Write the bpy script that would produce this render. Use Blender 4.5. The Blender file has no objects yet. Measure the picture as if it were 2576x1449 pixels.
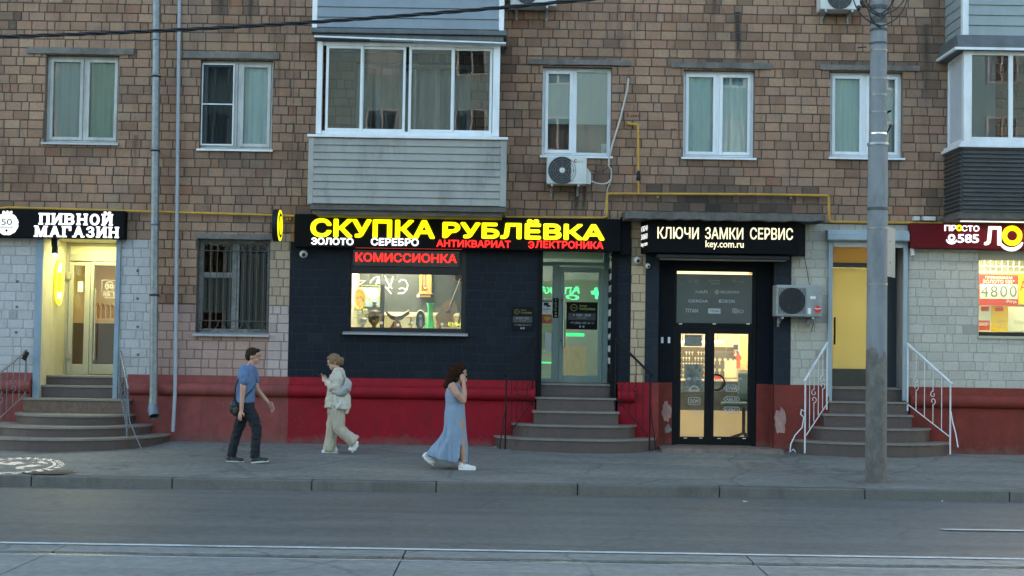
import bpy, bmesh, math, random
from mathutils import Vector, Matrix
random.seed(7)
SC = bpy.context.scene
COL = SC.collection
rad = math.radians

# ------------------------------------------------------------------ camera
FPX, UC, VC = 3720.0, 1288.0, 724.5          # focal length and centre for a 2576 px wide frame
PITCH, ROLL = rad(2.2), rad(0.92)
CAM = Vector((0.0, -24.3, 1.657))
MROT = Matrix.Rotation(rad(90) + PITCH, 3, 'X') @ Matrix.Rotation(ROLL, 3, 'Z')
cd = bpy.data.cameras.new('camera'); cam = bpy.data.objects.new('camera', cd); COL.objects.link(cam)
cd.sensor_width = 36.0; cd.lens = 36.0 * FPX / 2576.0
cd.clip_start = 0.1; cd.clip_end = 2000.0
cam.matrix_world = Matrix.Translation(CAM) @ MROT.to_4x4()
SC.camera = cam

# ------------------------------------------------------------------ world, sun, exposure
SUN_EL, SUN_ROT = rad(4.0), rad(35.0)         # low sun behind the building: dusk
w = bpy.data.worlds.new('World'); SC.world = w; w.use_nodes = True
nt = w.node_tree; bg = nt.nodes['Background']
sky = nt.nodes.new('ShaderNodeTexSky'); sky.sky_type = 'NISHITA'; sky.sun_disc = False
sky.sun_elevation = SUN_EL; sky.sun_rotation = SUN_ROT; sky.air_density = 1.0; sky.dust_density = 0.6; sky.ozone_density = 1.7
tint = nt.nodes.new('ShaderNodeMix'); tint.data_type = 'RGBA'; tint.blend_type = 'MULTIPLY'; tint.inputs[0].default_value = 1.0; tint.inputs[7].default_value = (1.08, 0.98, 0.965, 1)
nt.links.new(sky.outputs[0], tint.inputs[6]); nt.links.new(tint.outputs[2], bg.inputs[0]); bg.inputs[1].default_value = 0.15
sl = bpy.data.lights.new('sun', 'SUN'); so = bpy.data.objects.new('sun', sl); COL.objects.link(so)
sl.energy = 0.5; sl.angle = rad(40); sl.color = (1.0, 0.93, 0.85)
so.rotation_euler = (rad(90) - SUN_EL, 0, math.pi - SUN_ROT)
SC.view_settings.view_transform = 'Standard'; SC.view_settings.look = 'None'
SC.view_settings.exposure = 3.35; SC.view_settings.gamma = 1.0
SC.cycles.use_denoising = True
SC.cycles.max_bounces = 7; SC.cycles.transparent_max_bounces = 12
SC.cycles.sample_clamp_indirect = 6.0
SC.cycles.caustics_reflective = False; SC.cycles.caustics_refractive = False

# ------------------------------------------------------------------ mapping from the picture to the place
def ray(u, v):
    return MROT @ Vector(((u - UC) / FPX, -(v - VC) / FPX, -1.0))
def W(u, v, y=0.0):
    d = ray(u, v); t = (y - CAM.y) / d.y
    return CAM + d * t
def R(u0, v0, u1, v1, y=0.0):
    um, vm = (u0 + u1) / 2, (v0 + v1) / 2
    return W(u0, vm, y).x, W(u1, vm, y).x, W(um, v1, y).z, W(um, v0, y).z
SLOPE = 0.04
def G(u, v):                                   # point on the sloping pavement
    d = ray(u, v); t = (SLOPE * CAM.y - CAM.z) / (d.z - SLOPE * d.y)
    return CAM + d * t
ROAD_Z = -0.318
def GR(u, v):
    d = ray(u, v); t = (ROAD_Z - CAM.z) / d.z
    return CAM + d * t

# ------------------------------------------------------------------ materials
MATS = {}
def lin(c):
    return tuple(((x / 255) / 12.92 if x / 255 <= 0.04045 else ((x / 255 + 0.055) / 1.055) ** 2.4) for x in c)
def M(name, col, rough=0.6, var=0.12, vs=6.0, bump=0.05, bs=60.0, metal=0.0, spec=0.5, grime=0.0, stretch=(1, 1, 1)):
    """Principled material: colour varied by fine and large noise, optional dirt, noise bump."""
    if name in MATS: return MATS[name]
    m = bpy.data.materials.new(name); m.use_nodes = True; n = m.node_tree; b = n.nodes['Principled BSDF']
    b.inputs['Roughness'].default_value = rough; b.inputs['Metallic'].default_value = metal
    b.inputs['Specular IOR Level'].default_value = spec
    tc = n.nodes.new('ShaderNodeTexCoord'); mp = n.nodes.new('ShaderNodeMapping'); mp.inputs['Scale'].default_value = stretch
    n.links.new(tc.outputs['Object'], mp.inputs[0])
    no = n.nodes.new('ShaderNodeTexNoise'); no.inputs['Scale'].default_value = vs; no.inputs['Detail'].default_value = 6; no.inputs['Roughness'].default_value = 0.65
    n.links.new(mp.outputs[0], no.inputs['Vector'])
    mx = n.nodes.new('ShaderNodeMix'); mx.data_type = 'RGBA'
    mx.inputs[6].default_value = (*[max(0, c * (1 - 2.2 * var)) for c in col], 1); mx.inputs[7].default_value = (*[min(1, c * (1 + 2.2 * var)) for c in col], 1)
    n.links.new(no.outputs['Fac'], mx.inputs[0])
    out = mx.outputs[2]
    if grime > 0:
        n2 = n.nodes.new('ShaderNodeTexNoise'); n2.inputs['Scale'].default_value = 1.7; n2.inputs['Detail'].default_value = 8; n2.inputs['Roughness'].default_value = 0.7
        m2 = n.nodes.new('ShaderNodeMapping'); m2.inputs['Scale'].default_value = (1.6, 1.6, 0.5)
        n.links.new(tc.outputs['Object'], m2.inputs[0]); n.links.new(m2.outputs[0], n2.inputs['Vector'])
        rp = n.nodes.new('ShaderNodeMapRange'); rp.inputs[1].default_value = 0.48; rp.inputs[2].default_value = 0.75; rp.inputs[3].default_value = 0; rp.inputs[4].default_value = grime
        n.links.new(n2.outputs['Fac'], rp.inputs[0])
        mg = n.nodes.new('ShaderNodeMix'); mg.data_type = 'RGBA'; mg.inputs[7].default_value = (0.035, 0.03, 0.025, 1)
        n.links.new(rp.outputs[0], mg.inputs[0]); n.links.new(out, mg.inputs[6]); out = mg.outputs[2]
    n.links.new(out, b.inputs['Base Color'])
    if bump > 0:
        nb = n.nodes.new('ShaderNodeTexNoise'); nb.inputs['Scale'].default_value = bs; nb.inputs['Detail'].default_value = 4
        n.links.new(tc.outputs['Object'], nb.inputs['Vector'])
        bp = n.nodes.new('ShaderNodeBump'); bp.inputs['Strength'].default_value = min(1, bump * 4); bp.inputs['Distance'].default_value = 0.01
        n.links.new(nb.outputs['Fac'], bp.inputs['Height']); n.links.new(bp.outputs[0], b.inputs['Normal'])
    MATS[name] = m; return m
def EM(name, col, s):
    if name in MATS: return MATS[name]
    m = bpy.data.materials.new(name); m.use_nodes = True; n = m.node_tree; b = n.nodes['Principled BSDF']
    b.inputs['Base Color'].default_value = (*[0.5 * c for c in col], 1); b.inputs['Emission Color'].default_value = (*col, 1); b.inputs['Emission Strength'].default_value = s
    no = n.nodes.new('ShaderNodeTexNoise'); no.inputs['Scale'].default_value = 9
    tc = n.nodes.new('ShaderNodeTexCoord'); n.links.new(tc.outputs['Object'], no.inputs['Vector'])
    mr = n.nodes.new('ShaderNodeMapRange'); mr.inputs[3].default_value = s * 0.85; mr.inputs[4].default_value = s * 1.15
    n.links.new(no.outputs['Fac'], mr.inputs[0]); n.links.new(mr.outputs[0], b.inputs['Emission Strength'])
    MATS[name] = m; return m
def GLASS(name, tint=(0.85, 0.9, 0.9), refl=1.0, rough=0.0):
    if name in MATS: return MATS[name]
    m = bpy.data.materials.new(name); m.use_nodes = True; n = m.node_tree; n.nodes.remove(n.nodes['Principled BSDF'])
    o = n.nodes['Material Output']; t = n.nodes.new('ShaderNodeBsdfTransparent'); t.inputs[0].default_value = (*tint, 1)
    g = n.nodes.new('ShaderNodeBsdfGlossy'); g.inputs['Roughness'].default_value = rough
    f = n.nodes.new('ShaderNodeFresnel'); f.inputs[0].default_value = 1.5
    mu = n.nodes.new('ShaderNodeMath'); mu.operation = 'MULTIPLY'; mu.inputs[1].default_value = refl; mu.use_clamp = True
    no = n.nodes.new('ShaderNodeTexNoise'); no.inputs['Scale'].default_value = 1.3
    tc = n.nodes.new('ShaderNodeTexCoord'); n.links.new(tc.outputs['Object'], no.inputs['Vector'])
    bp = n.nodes.new('ShaderNodeBump'); bp.inputs['Strength'].default_value = 0.04; bp.inputs['Distance'].default_value = 0.02
    n.links.new(no.outputs['Fac'], bp.inputs['Height']); n.links.new(bp.outputs[0], g.inputs['Normal'])
    mx = n.nodes.new('ShaderNodeMixShader'); n.links.new(f.outputs[0], mu.inputs[0]); n.links.new(mu.outputs[0], mx.inputs[0])
    n.links.new(t.outputs[0], mx.inputs[1]); n.links.new(g.outputs[0], mx.inputs[2]); n.links.new(mx.outputs[0], o.inputs[0])
    MATS[name] = m; return m

BRICK_RAMP = [(0.0, (128, 98, 80)), (0.15, (144, 111, 90)), (0.3, (154, 122, 100)), (0.45, (149, 115, 94)), (0.6, (158, 128, 104)), (0.72, (149, 120, 102)), (0.85, (150, 114, 95)), (0.95, (164, 134, 110)), (1.0, (142, 99, 78))]
def BRICK(name, base=None, spread=0.1, grime=0.35):
    """Brick or painted-brick material: each brick's own tone from face attributes, runs of dirt, pits."""
    m = bpy.data.materials.new(name); m.use_nodes = True; n = m.node_tree; b = n.nodes['Principled BSDF']
    b.inputs['Roughness'].default_value = 0.85 if base is None else 0.6; b.inputs['Specular IOR Level'].default_value = 0.3 if base is None or base[0] > 0.1 else 0.12
    at = n.nodes.new('ShaderNodeAttribute'); at.attribute_name = 'tone'
    if base is None:
        cr = n.nodes.new('ShaderNodeValToRGB'); e = cr.color_ramp; e.interpolation = 'LINEAR'
        while len(e.elements) < len(BRICK_RAMP): e.elements.new(0.5)
        for el, (p, c) in zip(e.elements, BRICK_RAMP): el.position = p; el.color = (*lin(c), 1)
        n.links.new(at.outputs['Fac'], cr.inputs[0]); out = cr.outputs[0]
    else:
        mx = n.nodes.new('ShaderNodeMix'); mx.data_type = 'RGBA'
        mx.inputs[6].default_value = (*[c * (1 - spread) for c in base], 1); mx.inputs[7].default_value = (*[c * (1 + spread) for c in base], 1)
        n.links.new(at.outputs['Fac'], mx.inputs[0]); out = mx.outputs[2]
    tc = n.nodes.new('ShaderNodeTexCoord')
    def noise(scale, stretch, detail=6):
        mp = n.nodes.new('ShaderNodeMapping'); mp.inputs['Scale'].default_value = stretch
        no = n.nodes.new('ShaderNodeTexNoise'); no.inputs['Scale'].default_value = scale; no.inputs['Detail'].default_value = detail; no.inputs['Roughness'].default_value = 0.65
        n.links.new(tc.outputs['Object'], mp.inputs[0]); n.links.new(mp.outputs[0], no.inputs['Vector']); return no.outputs['Fac']
    def dark(out, fac, lo, hi, amt, col):
        rp = n.nodes.new('ShaderNodeMapRange'); rp.inputs[1].default_value = lo; rp.inputs[2].default_value = hi; rp.inputs[4].default_value = amt
        n.links.new(fac, rp.inputs[0])
        mg = n.nodes.new('ShaderNodeMix'); mg.data_type = 'RGBA'; mg.inputs[7].default_value = (*col, 1)
        n.links.new(rp.outputs[0], mg.inputs[0]); n.links.new(out, mg.inputs[6]); return mg.outputs[2]
    out = dark(out, noise(22, (1, 1, 1)), 0.5, 0.85, 0.55, tuple(c * 0.45 for c in (base or (0.2, 0.14, 0.1))))
    out = dark(out, noise(2.2, (2.2, 1, 0.35)), 0.52, 0.8, grime, (0.05, 0.042, 0.036))
    if base is None:                           # broad weathering: sun-bleached and greyer fields
        lo = n.nodes.new('ShaderNodeMapRange'); lo.inputs[1].default_value = 0.35; lo.inputs[2].default_value = 0.65; lo.inputs[3].default_value = 0.8; lo.inputs[4].default_value = 1.18; n.links.new(noise(0.55, (1, 1, 1.3), 4), lo.inputs[0])
        ml = n.nodes.new('ShaderNodeMix'); ml.data_type = 'RGBA'; ml.blend_type = 'MULTIPLY'; ml.inputs[0].default_value = 1.0; n.links.new(out, ml.inputs[6]); n.links.new(lo.outputs[0], ml.inputs[7]); out = ml.outputs[2]
        out = dark(out, noise(0.8, (1, 1, 0.8), 5), 0.5, 0.75, 0.4, (0.2, 0.175, 0.148))
    if base is None:                           # dark water runs down the bricks
        sep = n.nodes.new('ShaderNodeSeparateXYZ'); n.links.new(tc.outputs['Object'], sep.inputs[0]); wob = noise(1.5, (0.3, 1, 1.5)); fine = noise(30, (1, 1, 0.25))
        def mt(op, a, b=None, c=None):
            k = n.nodes.new('ShaderNodeMath'); k.operation = op
            for i, q in enumerate((a, b, c)):
                if q is None: continue
                if isinstance(q, (int, float)): k.inputs[i].default_value = q
                else: n.links.new(q, k.inputs[i])
            return k.outputs[0]
        tot = None
        for u, va, vb, wd, amt in ((556, -80, 85, 0.09, 0.8), (578, -80, 40, 0.05, 0.7), (630, -80, 130, 0.06, 0.75), (1856, 30, 190, 0.07, 1.0), (1797, -80, 75, 0.05, 0.8), (1452, 468, 560, 0.06, 0.9), (1470, 468, 560, 0.05, 0.8), (1215, 20, 120, 0.05, 0.5), (700, 130, 330, 0.05, 0.35), (2330, 60, 300, 0.1, 0.5), (340, 340, 480, 0.07, 0.4)):
            p = W(u, (va + vb) / 2); z1 = W(u, va).z; z0 = W(u, vb).z
            dx = mt('ABSOLUTE', mt('SUBTRACT', mt('ADD', sep.outputs[0], mt('MULTIPLY', mt('SUBTRACT', wob, 0.5), 0.12)), p.x))
            f = mt('MAXIMUM', mt('SUBTRACT', 1.0, mt('DIVIDE', dx, wd)), 0.0); mr = n.nodes.new('ShaderNodeMapRange'); mr.inputs[1].default_value = z0; mr.inputs[2].default_value = z0 + (z1 - z0) * 0.7; n.links.new(sep.outputs[2], mr.inputs[0])
            top = mt('LESS_THAN', sep.outputs[2], z1); f = mt('MULTIPLY', mt('MULTIPLY', mt('MULTIPLY', f, mr.outputs[0]), top), amt * 1.7); tot = f if tot is None else mt('MAXIMUM', tot, f)
        out = dark(out, mt('MULTIPLY', tot, mt('ADD', fine, 0.35)), 0.05, 0.9, 0.9, (0.03, 0.027, 0.025))
    sa = n.nodes.new('ShaderNodeAttribute'); sa.attribute_name = 'soot'
    out = dark(out, sa.outputs['Fac'], 0.0, 1.0, 1.0, (0.03, 0.027, 0.025))
    n.links.new(out, b.inputs['Base Color'])
    bp = n.nodes.new('ShaderNodeBump'); bp.inputs['Strength'].default_value = 0.35; bp.inputs['Distance'].default_value = 0.006
    n.links.new(noise(45, (1, 1, 1), 3), bp.inputs['Height']); n.links.new(bp.outputs[0], b.inputs['Normal'])
    return m

# ------------------------------------------------------------------ mesh building
_TXT = {}
def text_geo(s, off=0.0, shear=0.0):
    k = (s, off, shear)
    if k not in _TXT:
        cu = bpy.data.curves.new('text', 'FONT'); cu.body = s; cu.offset = off; cu.shear = shear; cu.resolution_u = 3; cu.fill_mode = 'FRONT'
        ob = bpy.data.objects.new('text', cu); COL.objects.link(ob)
        dg = bpy.context.evaluated_depsgraph_get()
        me = bpy.data.meshes.new_from_object(ob.evaluated_get(dg))
        vs = [v.co.copy() for v in me.vertices]; fs = [list(p.vertices) for p in me.polygons]
        bpy.data.objects.remove(ob); bpy.data.curves.remove(cu); bpy.data.meshes.remove(me)
        _TXT[k] = (vs, fs)
    return _TXT[k]

class MB:
    def __init__(s): s.v = []; s.f = []; s.mi = []; s.m = 0; s.sm = []
    def add(s, vs, fs, smooth=False):
        o = len(s.v); s.v += [tuple(v) for v in vs]
        for f in fs: s.f.append([i + o for i in f]); s.mi.append(s.m); s.sm.append(smooth)
        return s
    def box(s, x0, x1, y0, y1, z0, z1):
        x0, x1 = min(x0, x1), max(x0, x1); y0, y1 = min(y0, y1), max(y0, y1); z0, z1 = min(z0, z1), max(z0, z1)
        return s.add([(x0, y0, z0), (x1, y0, z0), (x1, y1, z0), (x0, y1, z0), (x0, y0, z1), (x1, y0, z1), (x1, y1, z1), (x0, y1, z1)],
                     [(0, 3, 2, 1), (4, 5, 6, 7), (0, 1, 5, 4), (1, 2, 6, 5), (2, 3, 7, 6), (3, 0, 4, 7)])
    def rbox(s, u0, v0, u1, v1, y0, y1, ref=None):     # box whose outline is read off the picture at depth ref (default its front)
        x0, x1, z0, z1 = R(u0, v0, u1, v1, min(y0, y1) if ref is None else ref)
        return s.box(x0, x1, y0, y1, z0, z1)
    def extr(s, pts, vec, smooth=False):
        n = len(pts); vec = Vector(vec); a = [Vector(p) for p in pts]; b = [p + vec for p in a]
        s.add(a + b, [list(range(n))[::-1], list(range(n, 2 * n))])
        s.add(a + b, [(i, (i + 1) % n, n + (i + 1) % n, n + i) for i in range(n)], smooth)
        return s
    def tube(s, pts, r, n=8, cap=True, smooth=True):
        pts = [Vector(p) for p in pts]; k = len(pts); rs = r if isinstance(r, (list, tuple)) else [r] * k
        rings = []; ref = None
        for i, p in enumerate(pts):
            d = (pts[min(i + 1, k - 1)] - pts[max(i - 1, 0)])
            if d.length < 1e-9: d = Vector((0, 0, 1))
            d.normalize()
            if ref is None:
                ref = Vector((0, 0, 1)) if abs(d.z) < 0.9 else Vector((1, 0, 0))
            a = d.cross(ref)
            if a.length < 1e-4: a = d.cross(Vector((0, 1, 0)))
            a.normalize(); b = a.cross(d).normalized(); ref = b
            rings.append([p + (a * math.cos(t) + b * math.sin(t)) * rs[i] for t in [2 * math.pi * j / n for j in range(n)]])
        vs = [q for rg in rings for q in rg]
        fs = [(i * n + j, (i + 1) * n + j, (i + 1) * n + (j + 1) % n, i * n + (j + 1) % n) for i in range(k - 1) for j in range(n)]
        s.add(vs, fs, smooth)
        if cap: s.add(rings[0] + rings[-1], [list(range(n)), list(range(n, 2 * n))[::-1]])
        return s
    def lathe(s, c, prof, n=16, axis='z', smooth=True):     # prof: (radius, height)
        c = Vector(c); vs = []
        for r, h in prof:
            for j in range(n):
                t = 2 * math.pi * j / n; a, b = r * math.cos(t), r * math.sin(t)
                vs.append(c + (Vector((a, b, h)) if axis == 'z' else Vector((a, h, b)) if axis == 'y' else Vector((h, a, b))))
        k = len(prof)
        s.add(vs, [(i * n + j, i * n + (j + 1) % n, (i + 1) * n + (j + 1) % n, (i + 1) * n + j) for i in range(k - 1) for j in range(n)], smooth)
        s.add(vs[:n] + vs[-n:], [list(range(n))[::-1], list(range(n, 2 * n))])
        return s
    def ell(s, c, r, n=14, m=9, rot=None):
        c = Vector(c); vs = []; rot = rot or Matrix.Identity(3)
        for i in range(m + 1):
            p = math.pi * i / m
            for j in range(n):
                t = 2 * math.pi * j / n
                vs.append(c + rot @ Vector((r[0] * math.sin(p) * math.cos(t), r[1] * math.sin(p) * math.sin(t), -r[2] * math.cos(p))))
        return s.add(vs, [(i * n + j, i * n + (j + 1) % n, (i + 1) * n + (j + 1) % n, (i + 1) * n + j) for i in range(m) for j in range(n)], True)
    def text(s, txt, x0, x1, z0, z1, y, d=0.01, off=0.0, mirror=False, shear=0.0, side=False, keep=False):
        """Lettering filling the box x0..x1, z0..z1, its face at depth y, d thick. side: laid along Y on a face looking to -X."""
        if off >= 0.015:                       # bold: shifted copies a hair apart in depth
            e = 0.75 * off * min((z1 - z0), abs(x1 - x0) * 1.25 / max(1, len(txt))); sx = 1 if x1 > x0 else -1; nb = 8 if off >= 0.03 else 4
            for k in range(nb):
                a = 2 * math.pi * (k + 0.5) / nb; cx, cz = e * math.cos(a) * 1.15, e * math.sin(a)
                s.text(txt, x0 + sx * e + cx, x1 - sx * e + cx, z0 + e + cz, z1 - e + cz, y + (0.0003 * k if not side else -0.0003 * k), d, 0.0, mirror, shear, side)
            return s
        vs, fs = text_geo(txt, off, shear)
        if not vs: return s
        ax, bx = min(v.x for v in vs), max(v.x for v in vs); az, bz = min(v.y for v in vs), max(v.y for v in vs)
        def mp(v, dd):
            tx = (v.x - ax) / (bx - ax); tz = (v.y - az) / (bz - az)
            if mirror: tx = 1 - tx
            a = x0 + (x1 - x0) * tx; h = z0 + (z1 - z0) * tz
            return (y + dd, a, h) if side else (a, y + dd, h)
        front = [mp(v, 0) for v in vs]; back = [mp(v, d) for v in vs]; n = len(vs)
        F = [f[::-1] if mirror else f for f in fs]
        s.add(front, F)
        if d > 0:
            from collections import Counter
            ed = Counter(); 
            for f in F:
                for i in range(len(f)): ed[tuple(sorted((f[i], f[(i + 1) % len(f)])))] += 1
            sides = []
            for f in F:
                for i in range(len(f)):
                    a, b = f[i], f[(i + 1) % len(f)]
                    if ed[tuple(sorted((a, b)))] == 1: sides.append((b, a, n + a, n + b))
            s.add(front + back, sides)
        return s
    def rtext(s, txt, u0, v0, u1, v1, y, d=0.01, off=0.0, **k):
        return s.text(txt, *R(u0, v0, u1, v1, y), y, d, off, **k)
    def build(s, name, mat, parent=None, bevel=0.0, origin=None, norm=True):
        me = bpy.data.meshes.new(name)
        o = Vector(origin) if origin is not None else Vector((0, 0, 0))
        me.from_pydata([tuple(Vector(v) - o) for v in s.v], [], s.f)
        for m in (mat if isinstance(mat, (list, tuple)) else [mat]): me.materials.append(m)
        me.polygons.foreach_set('material_index', s.mi); me.polygons.foreach_set('use_smooth', s.sm)
        if norm:
            bm = bmesh.new(); bm.from_mesh(me); bmesh.ops.recalc_face_normals(bm, faces=bm.faces); bm.to_mesh(me); bm.free()
        me.update()
        ob = bpy.data.objects.new(name, me); COL.objects.link(ob)
        if parent is not None:
            ob.parent = parent
            p = parent; off = Vector((0, 0, 0))
            while p is not None: off += p.location; p = p.parent
            ob.location = o - off
        else: ob.location = o
        if bevel > 0:
            b = ob.modifiers.new('bevel', 'BEVEL'); b.width = bevel; b.segments = 2; b.limit_method = 'ANGLE'; b.angle_limit = rad(50)
        return ob
def T(o, label=None, cat=None, group=None, kind=None):
    if label: o['label'] = label
    if cat: o['category'] = cat
    if group: o['group'] = group
    if kind: o['kind'] = kind
    return o
def E(name, loc, label, cat, group=None):
    o = bpy.data.objects.new(name, None); COL.objects.link(o); o.location = loc; o.empty_display_size = 0.1
    return T(o, label, cat, group)
def arc(c, r, a0, a1, n, ax=(1, 0, 0), ay=(0, 0, 1)):
    c = Vector(c); ax = Vector(ax); ay = Vector(ay)
    return [c + ax * (r * math.cos(rad(a0 + (a1 - a0) * i / n))) + ay * (r * math.sin(rad(a0 + (a1 - a0) * i / n))) for i in range(n + 1)]

# common materials
white_pvc = M('white_pvc', (0.7, 0.72, 0.75), 0.35, 0.05, 3, 0.0, grime=0.25)
old_pvc = M('old_white_pvc', (0.48, 0.48, 0.46), 0.4, 0.08, 5, 0.0, grime=0.5)
grey_metal = M('grey_metal', (0.33, 0.35, 0.38), 0.4, 0.1, 5, 0.02, metal=0.4, grime=0.2)
galv = M('galvanised_steel', (0.2, 0.225, 0.25), 0.42, 0.25, 14, 0.02, 30, metal=0.55, grime=0.35)
black_metal = M('black_metal', (0.012, 0.0125, 0.014), 0.5, 0.2, 8, 0.02, spec=0.2)
black_panel = M('black_sign_panel', (0.007, 0.0075, 0.009), 0.6, 0.15, 5, 0.0, spec=0.05)
dark_frame = M('dark_brown_frame', (0.026, 0.024, 0.025), 0.5, 0.1, 5, 0.0, spec=0.2, grime=0.2)
concrete = M('concrete', (0.23, 0.22, 0.2), 0.85, 0.2, 8, 0.12, 40, grime=0.5)
dark_concrete = M('sooty_concrete', (0.11, 0.1, 0.09), 0.9, 0.3, 7, 0.15, 30, grime=0.6)
yellow_pipe = M('yellow_gas_paint', (0.5, 0.27, 0.03), 0.45, 0.15, 9, 0.02, grime=0.3)
white_plain = M('white_print', (0.75, 0.75, 0.75), 0.5, 0.05, 5, 0.0)
grey_print = M('grey_print', (0.38, 0.4, 0.4), 0.5, 0.1, 5, 0.0)
dim_print = M('dim_print', (0.16, 0.15, 0.14), 0.5, 0.1, 5, 0.0)
gold_print = M('gold_print', (0.5, 0.42, 0.06), 0.5, 0.1, 5, 0.0)
clear = GLASS('window_glass', (0.84, 0.9, 0.9), 1.7)
shop_glass = GLASS('shop_glass', (0.93, 0.95, 0.94), 1.2)
dark_glass = GLASS('dark_window_glass', (0.38, 0.42, 0.43), 0.9)

# ------------------------------------------------------------------ street: ground, pavement, kerb, road, tram track
def ring(mb, x0, x1, z0, z1, wd, y0, y1, wb=None, wt=None):
    wb = wd if wb is None else wb; wt = wd if wt is None else wt
    mb.box(x0, x0 + wd, y0, y1, z0, z1); mb.box(x1 - wd, x1, y0, y1, z0, z1)
    mb.box(x0 + wd, x1 - wd, y0, y1, z0, z0 + wb); mb.box(x0 + wd, x1 - wd, y0, y1, z1 - wt, z1)
    return mb
KY = -4.62                                     # front edge of the kerb
def asphalt(name, col, rough, streak, crack=0.4):
    m = M(name, col, rough, 0.1, 240, 0.1, 220, spec=0.3); n = m.node_tree; b = n.nodes['Principled BSDF']
    src = b.inputs['Base Color'].links[0].from_socket
    tc = n.nodes.new('ShaderNodeTexCoord')
    for sc, st, lo, hi, amt, colr in ((1.0, streak, 0.42, 0.72, 0.5, tuple(c * 1.6 for c in col)), (0.6, (0.5, 1.6, 1), 0.5, 0.75, 0.45, tuple(c * 0.45 for c in col)), (5, (1, 1, 1), 0.62, 0.7, 0.25, tuple(c * 0.5 for c in col))):
        mp = n.nodes.new('ShaderNodeMapping'); mp.inputs['Scale'].default_value = st; no = n.nodes.new('ShaderNodeTexNoise')
        no.inputs['Scale'].default_value = sc; no.inputs['Detail'].default_value = 7; no.inputs['Roughness'].default_value = 0.6
        n.links.new(tc.outputs['Object'], mp.inputs[0]); n.links.new(mp.outputs[0], no.inputs['Vector'])
        rp = n.nodes.new('ShaderNodeMapRange'); rp.inputs[1].default_value = lo; rp.inputs[2].default_value = hi; rp.inputs[4].default_value = amt
        n.links.new(no.outputs['Fac'], rp.inputs[0]); mg = n.nodes.new('ShaderNodeMix'); mg.data_type = 'RGBA'; mg.inputs[7].default_value = (*colr, 1)
        n.links.new(rp.outputs[0], mg.inputs[0]); n.links.new(src, mg.inputs[6]); src = mg.outputs[2]
    # grain that survives at this distance, and thin wandering cracks
    no = n.nodes.new('ShaderNodeTexNoise'); no.inputs['Scale'].default_value = 9; no.inputs['Detail'].default_value = 9; no.inputs['Roughness'].default_value = 0.75; n.links.new(tc.outputs['Object'], no.inputs['Vector'])
    rp = n.nodes.new('ShaderNodeMapRange'); rp.inputs[1].default_value = 0.3; rp.inputs[2].default_value = 0.7; rp.inputs[3].default_value = 0.68; rp.inputs[4].default_value = 1.3; n.links.new(no.outputs['Fac'], rp.inputs[0])
    mm = n.nodes.new('ShaderNodeMix'); mm.data_type = 'RGBA'; mm.blend_type = 'MULTIPLY'; mm.inputs[0].default_value = 1.0; n.links.new(src, mm.inputs[6]); n.links.new(rp.outputs[0], mm.inputs[7]); src = mm.outputs[2]
    wn = n.nodes.new('ShaderNodeTexNoise'); wn.inputs['Scale'].default_value = 1.1; wn.inputs['Detail'].default_value = 6; n.links.new(tc.outputs['Object'], wn.inputs['Vector'])
    av = n.nodes.new('ShaderNodeMix'); av.data_type = 'RGBA'; av.blend_type = 'ADD'; av.inputs[0].default_value = 0.9; n.links.new(tc.outputs['Object'], av.inputs[6]); n.links.new(wn.outputs['Color'], av.inputs[7])
    vo = n.nodes.new('ShaderNodeTexVoronoi'); vo.feature = 'DISTANCE_TO_EDGE'; vo.inputs['Scale'].default_value = 0.42; n.links.new(av.outputs[2], vo.inputs['Vector'])
    cr = n.nodes.new('ShaderNodeMapRange'); cr.inputs[1].default_value = 0.004; cr.inputs[2].default_value = 0.016; cr.inputs[3].default_value = crack; cr.inputs[4].default_value = 0; n.links.new(vo.outputs['Distance'], cr.inputs[0])
    mg = n.nodes.new('ShaderNodeMix'); mg.data_type = 'RGBA'; mg.inputs[7].default_value = (*[c * 0.25 for c in col], 1); n.links.new(cr.outputs[0], mg.inputs[0]); n.links.new(src, mg.inputs[6]); src = mg.outputs[2]
    n.links.new(src, b.inputs['Base Color']); return m
asph_road = asphalt('road_asphalt', (0.128, 0.124, 0.116), 0.5, (0.25, 3, 1), 0.2)
asph_walk = asphalt('pavement_asphalt', (0.175, 0.166, 0.148), 0.7, (0.4, 1.2, 1))
slab_conc = asphalt('track_concrete', (0.22, 0.213, 0.196), 0.6, (0.3, 2.5, 1))
g = MB(); g.add([(-400, -400, -0.42), (400, -400, -0.42), (400, 400, -0.42), (-400, 400, -0.42)], [(0, 1, 2, 3)])
T(g.build('ground', M('far_ground', (0.08, 0.08, 0.075), 0.9, 0.2, 0.3, 0.0)), kind='structure')
YL = GR(1288, 1391).y; YR = GR(1288, 1417).y          # white line and first rail
g = MB(); nx = 120
vs = []; rows = [1.5, 0.02, -0.6, -1.4, -2.3, -3.2, -4.0, KY + 0.16]
for y in rows:
    for i in range(nx + 1):
        x = -45 + 90 * i / nx
        vs.append((x, y, SLOPE * min(y, 0) + (0.012 * math.sin(x * 1.3 + y) * math.sin(x * 0.37 + 2 * y) if -4.2 < y < 0 else 0)))
g.add(vs, [(r * (nx + 1) + i, r * (nx + 1) + i + 1, (r + 1) * (nx + 1) + i + 1, (r + 1) * (nx + 1) + i) for r in range(len(rows) - 1) for i in range(nx)], True)
T(g.build('pavement', asph_walk), kind='structure')
kz = SLOPE * KY + 0.008
kerb_mat = M('granite_kerb', (0.13, 0.122, 0.112), 0.75, 0.15, 30, 0.08, 50, grime=0.55)
g = MB(); joints = [-12.5, -10.7, -8.3]
for u in (78, 432, 784, 1097, 1453, 1810, 2176, 2540): joints.append(W(u, 1230, KY).x)
joints += [joints[-1] + 1.9 * i for i in range(1, 8)]; joints = [-30, -28, -26, -24, -22, -20, -18, -16, -14.5] + joints
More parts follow.
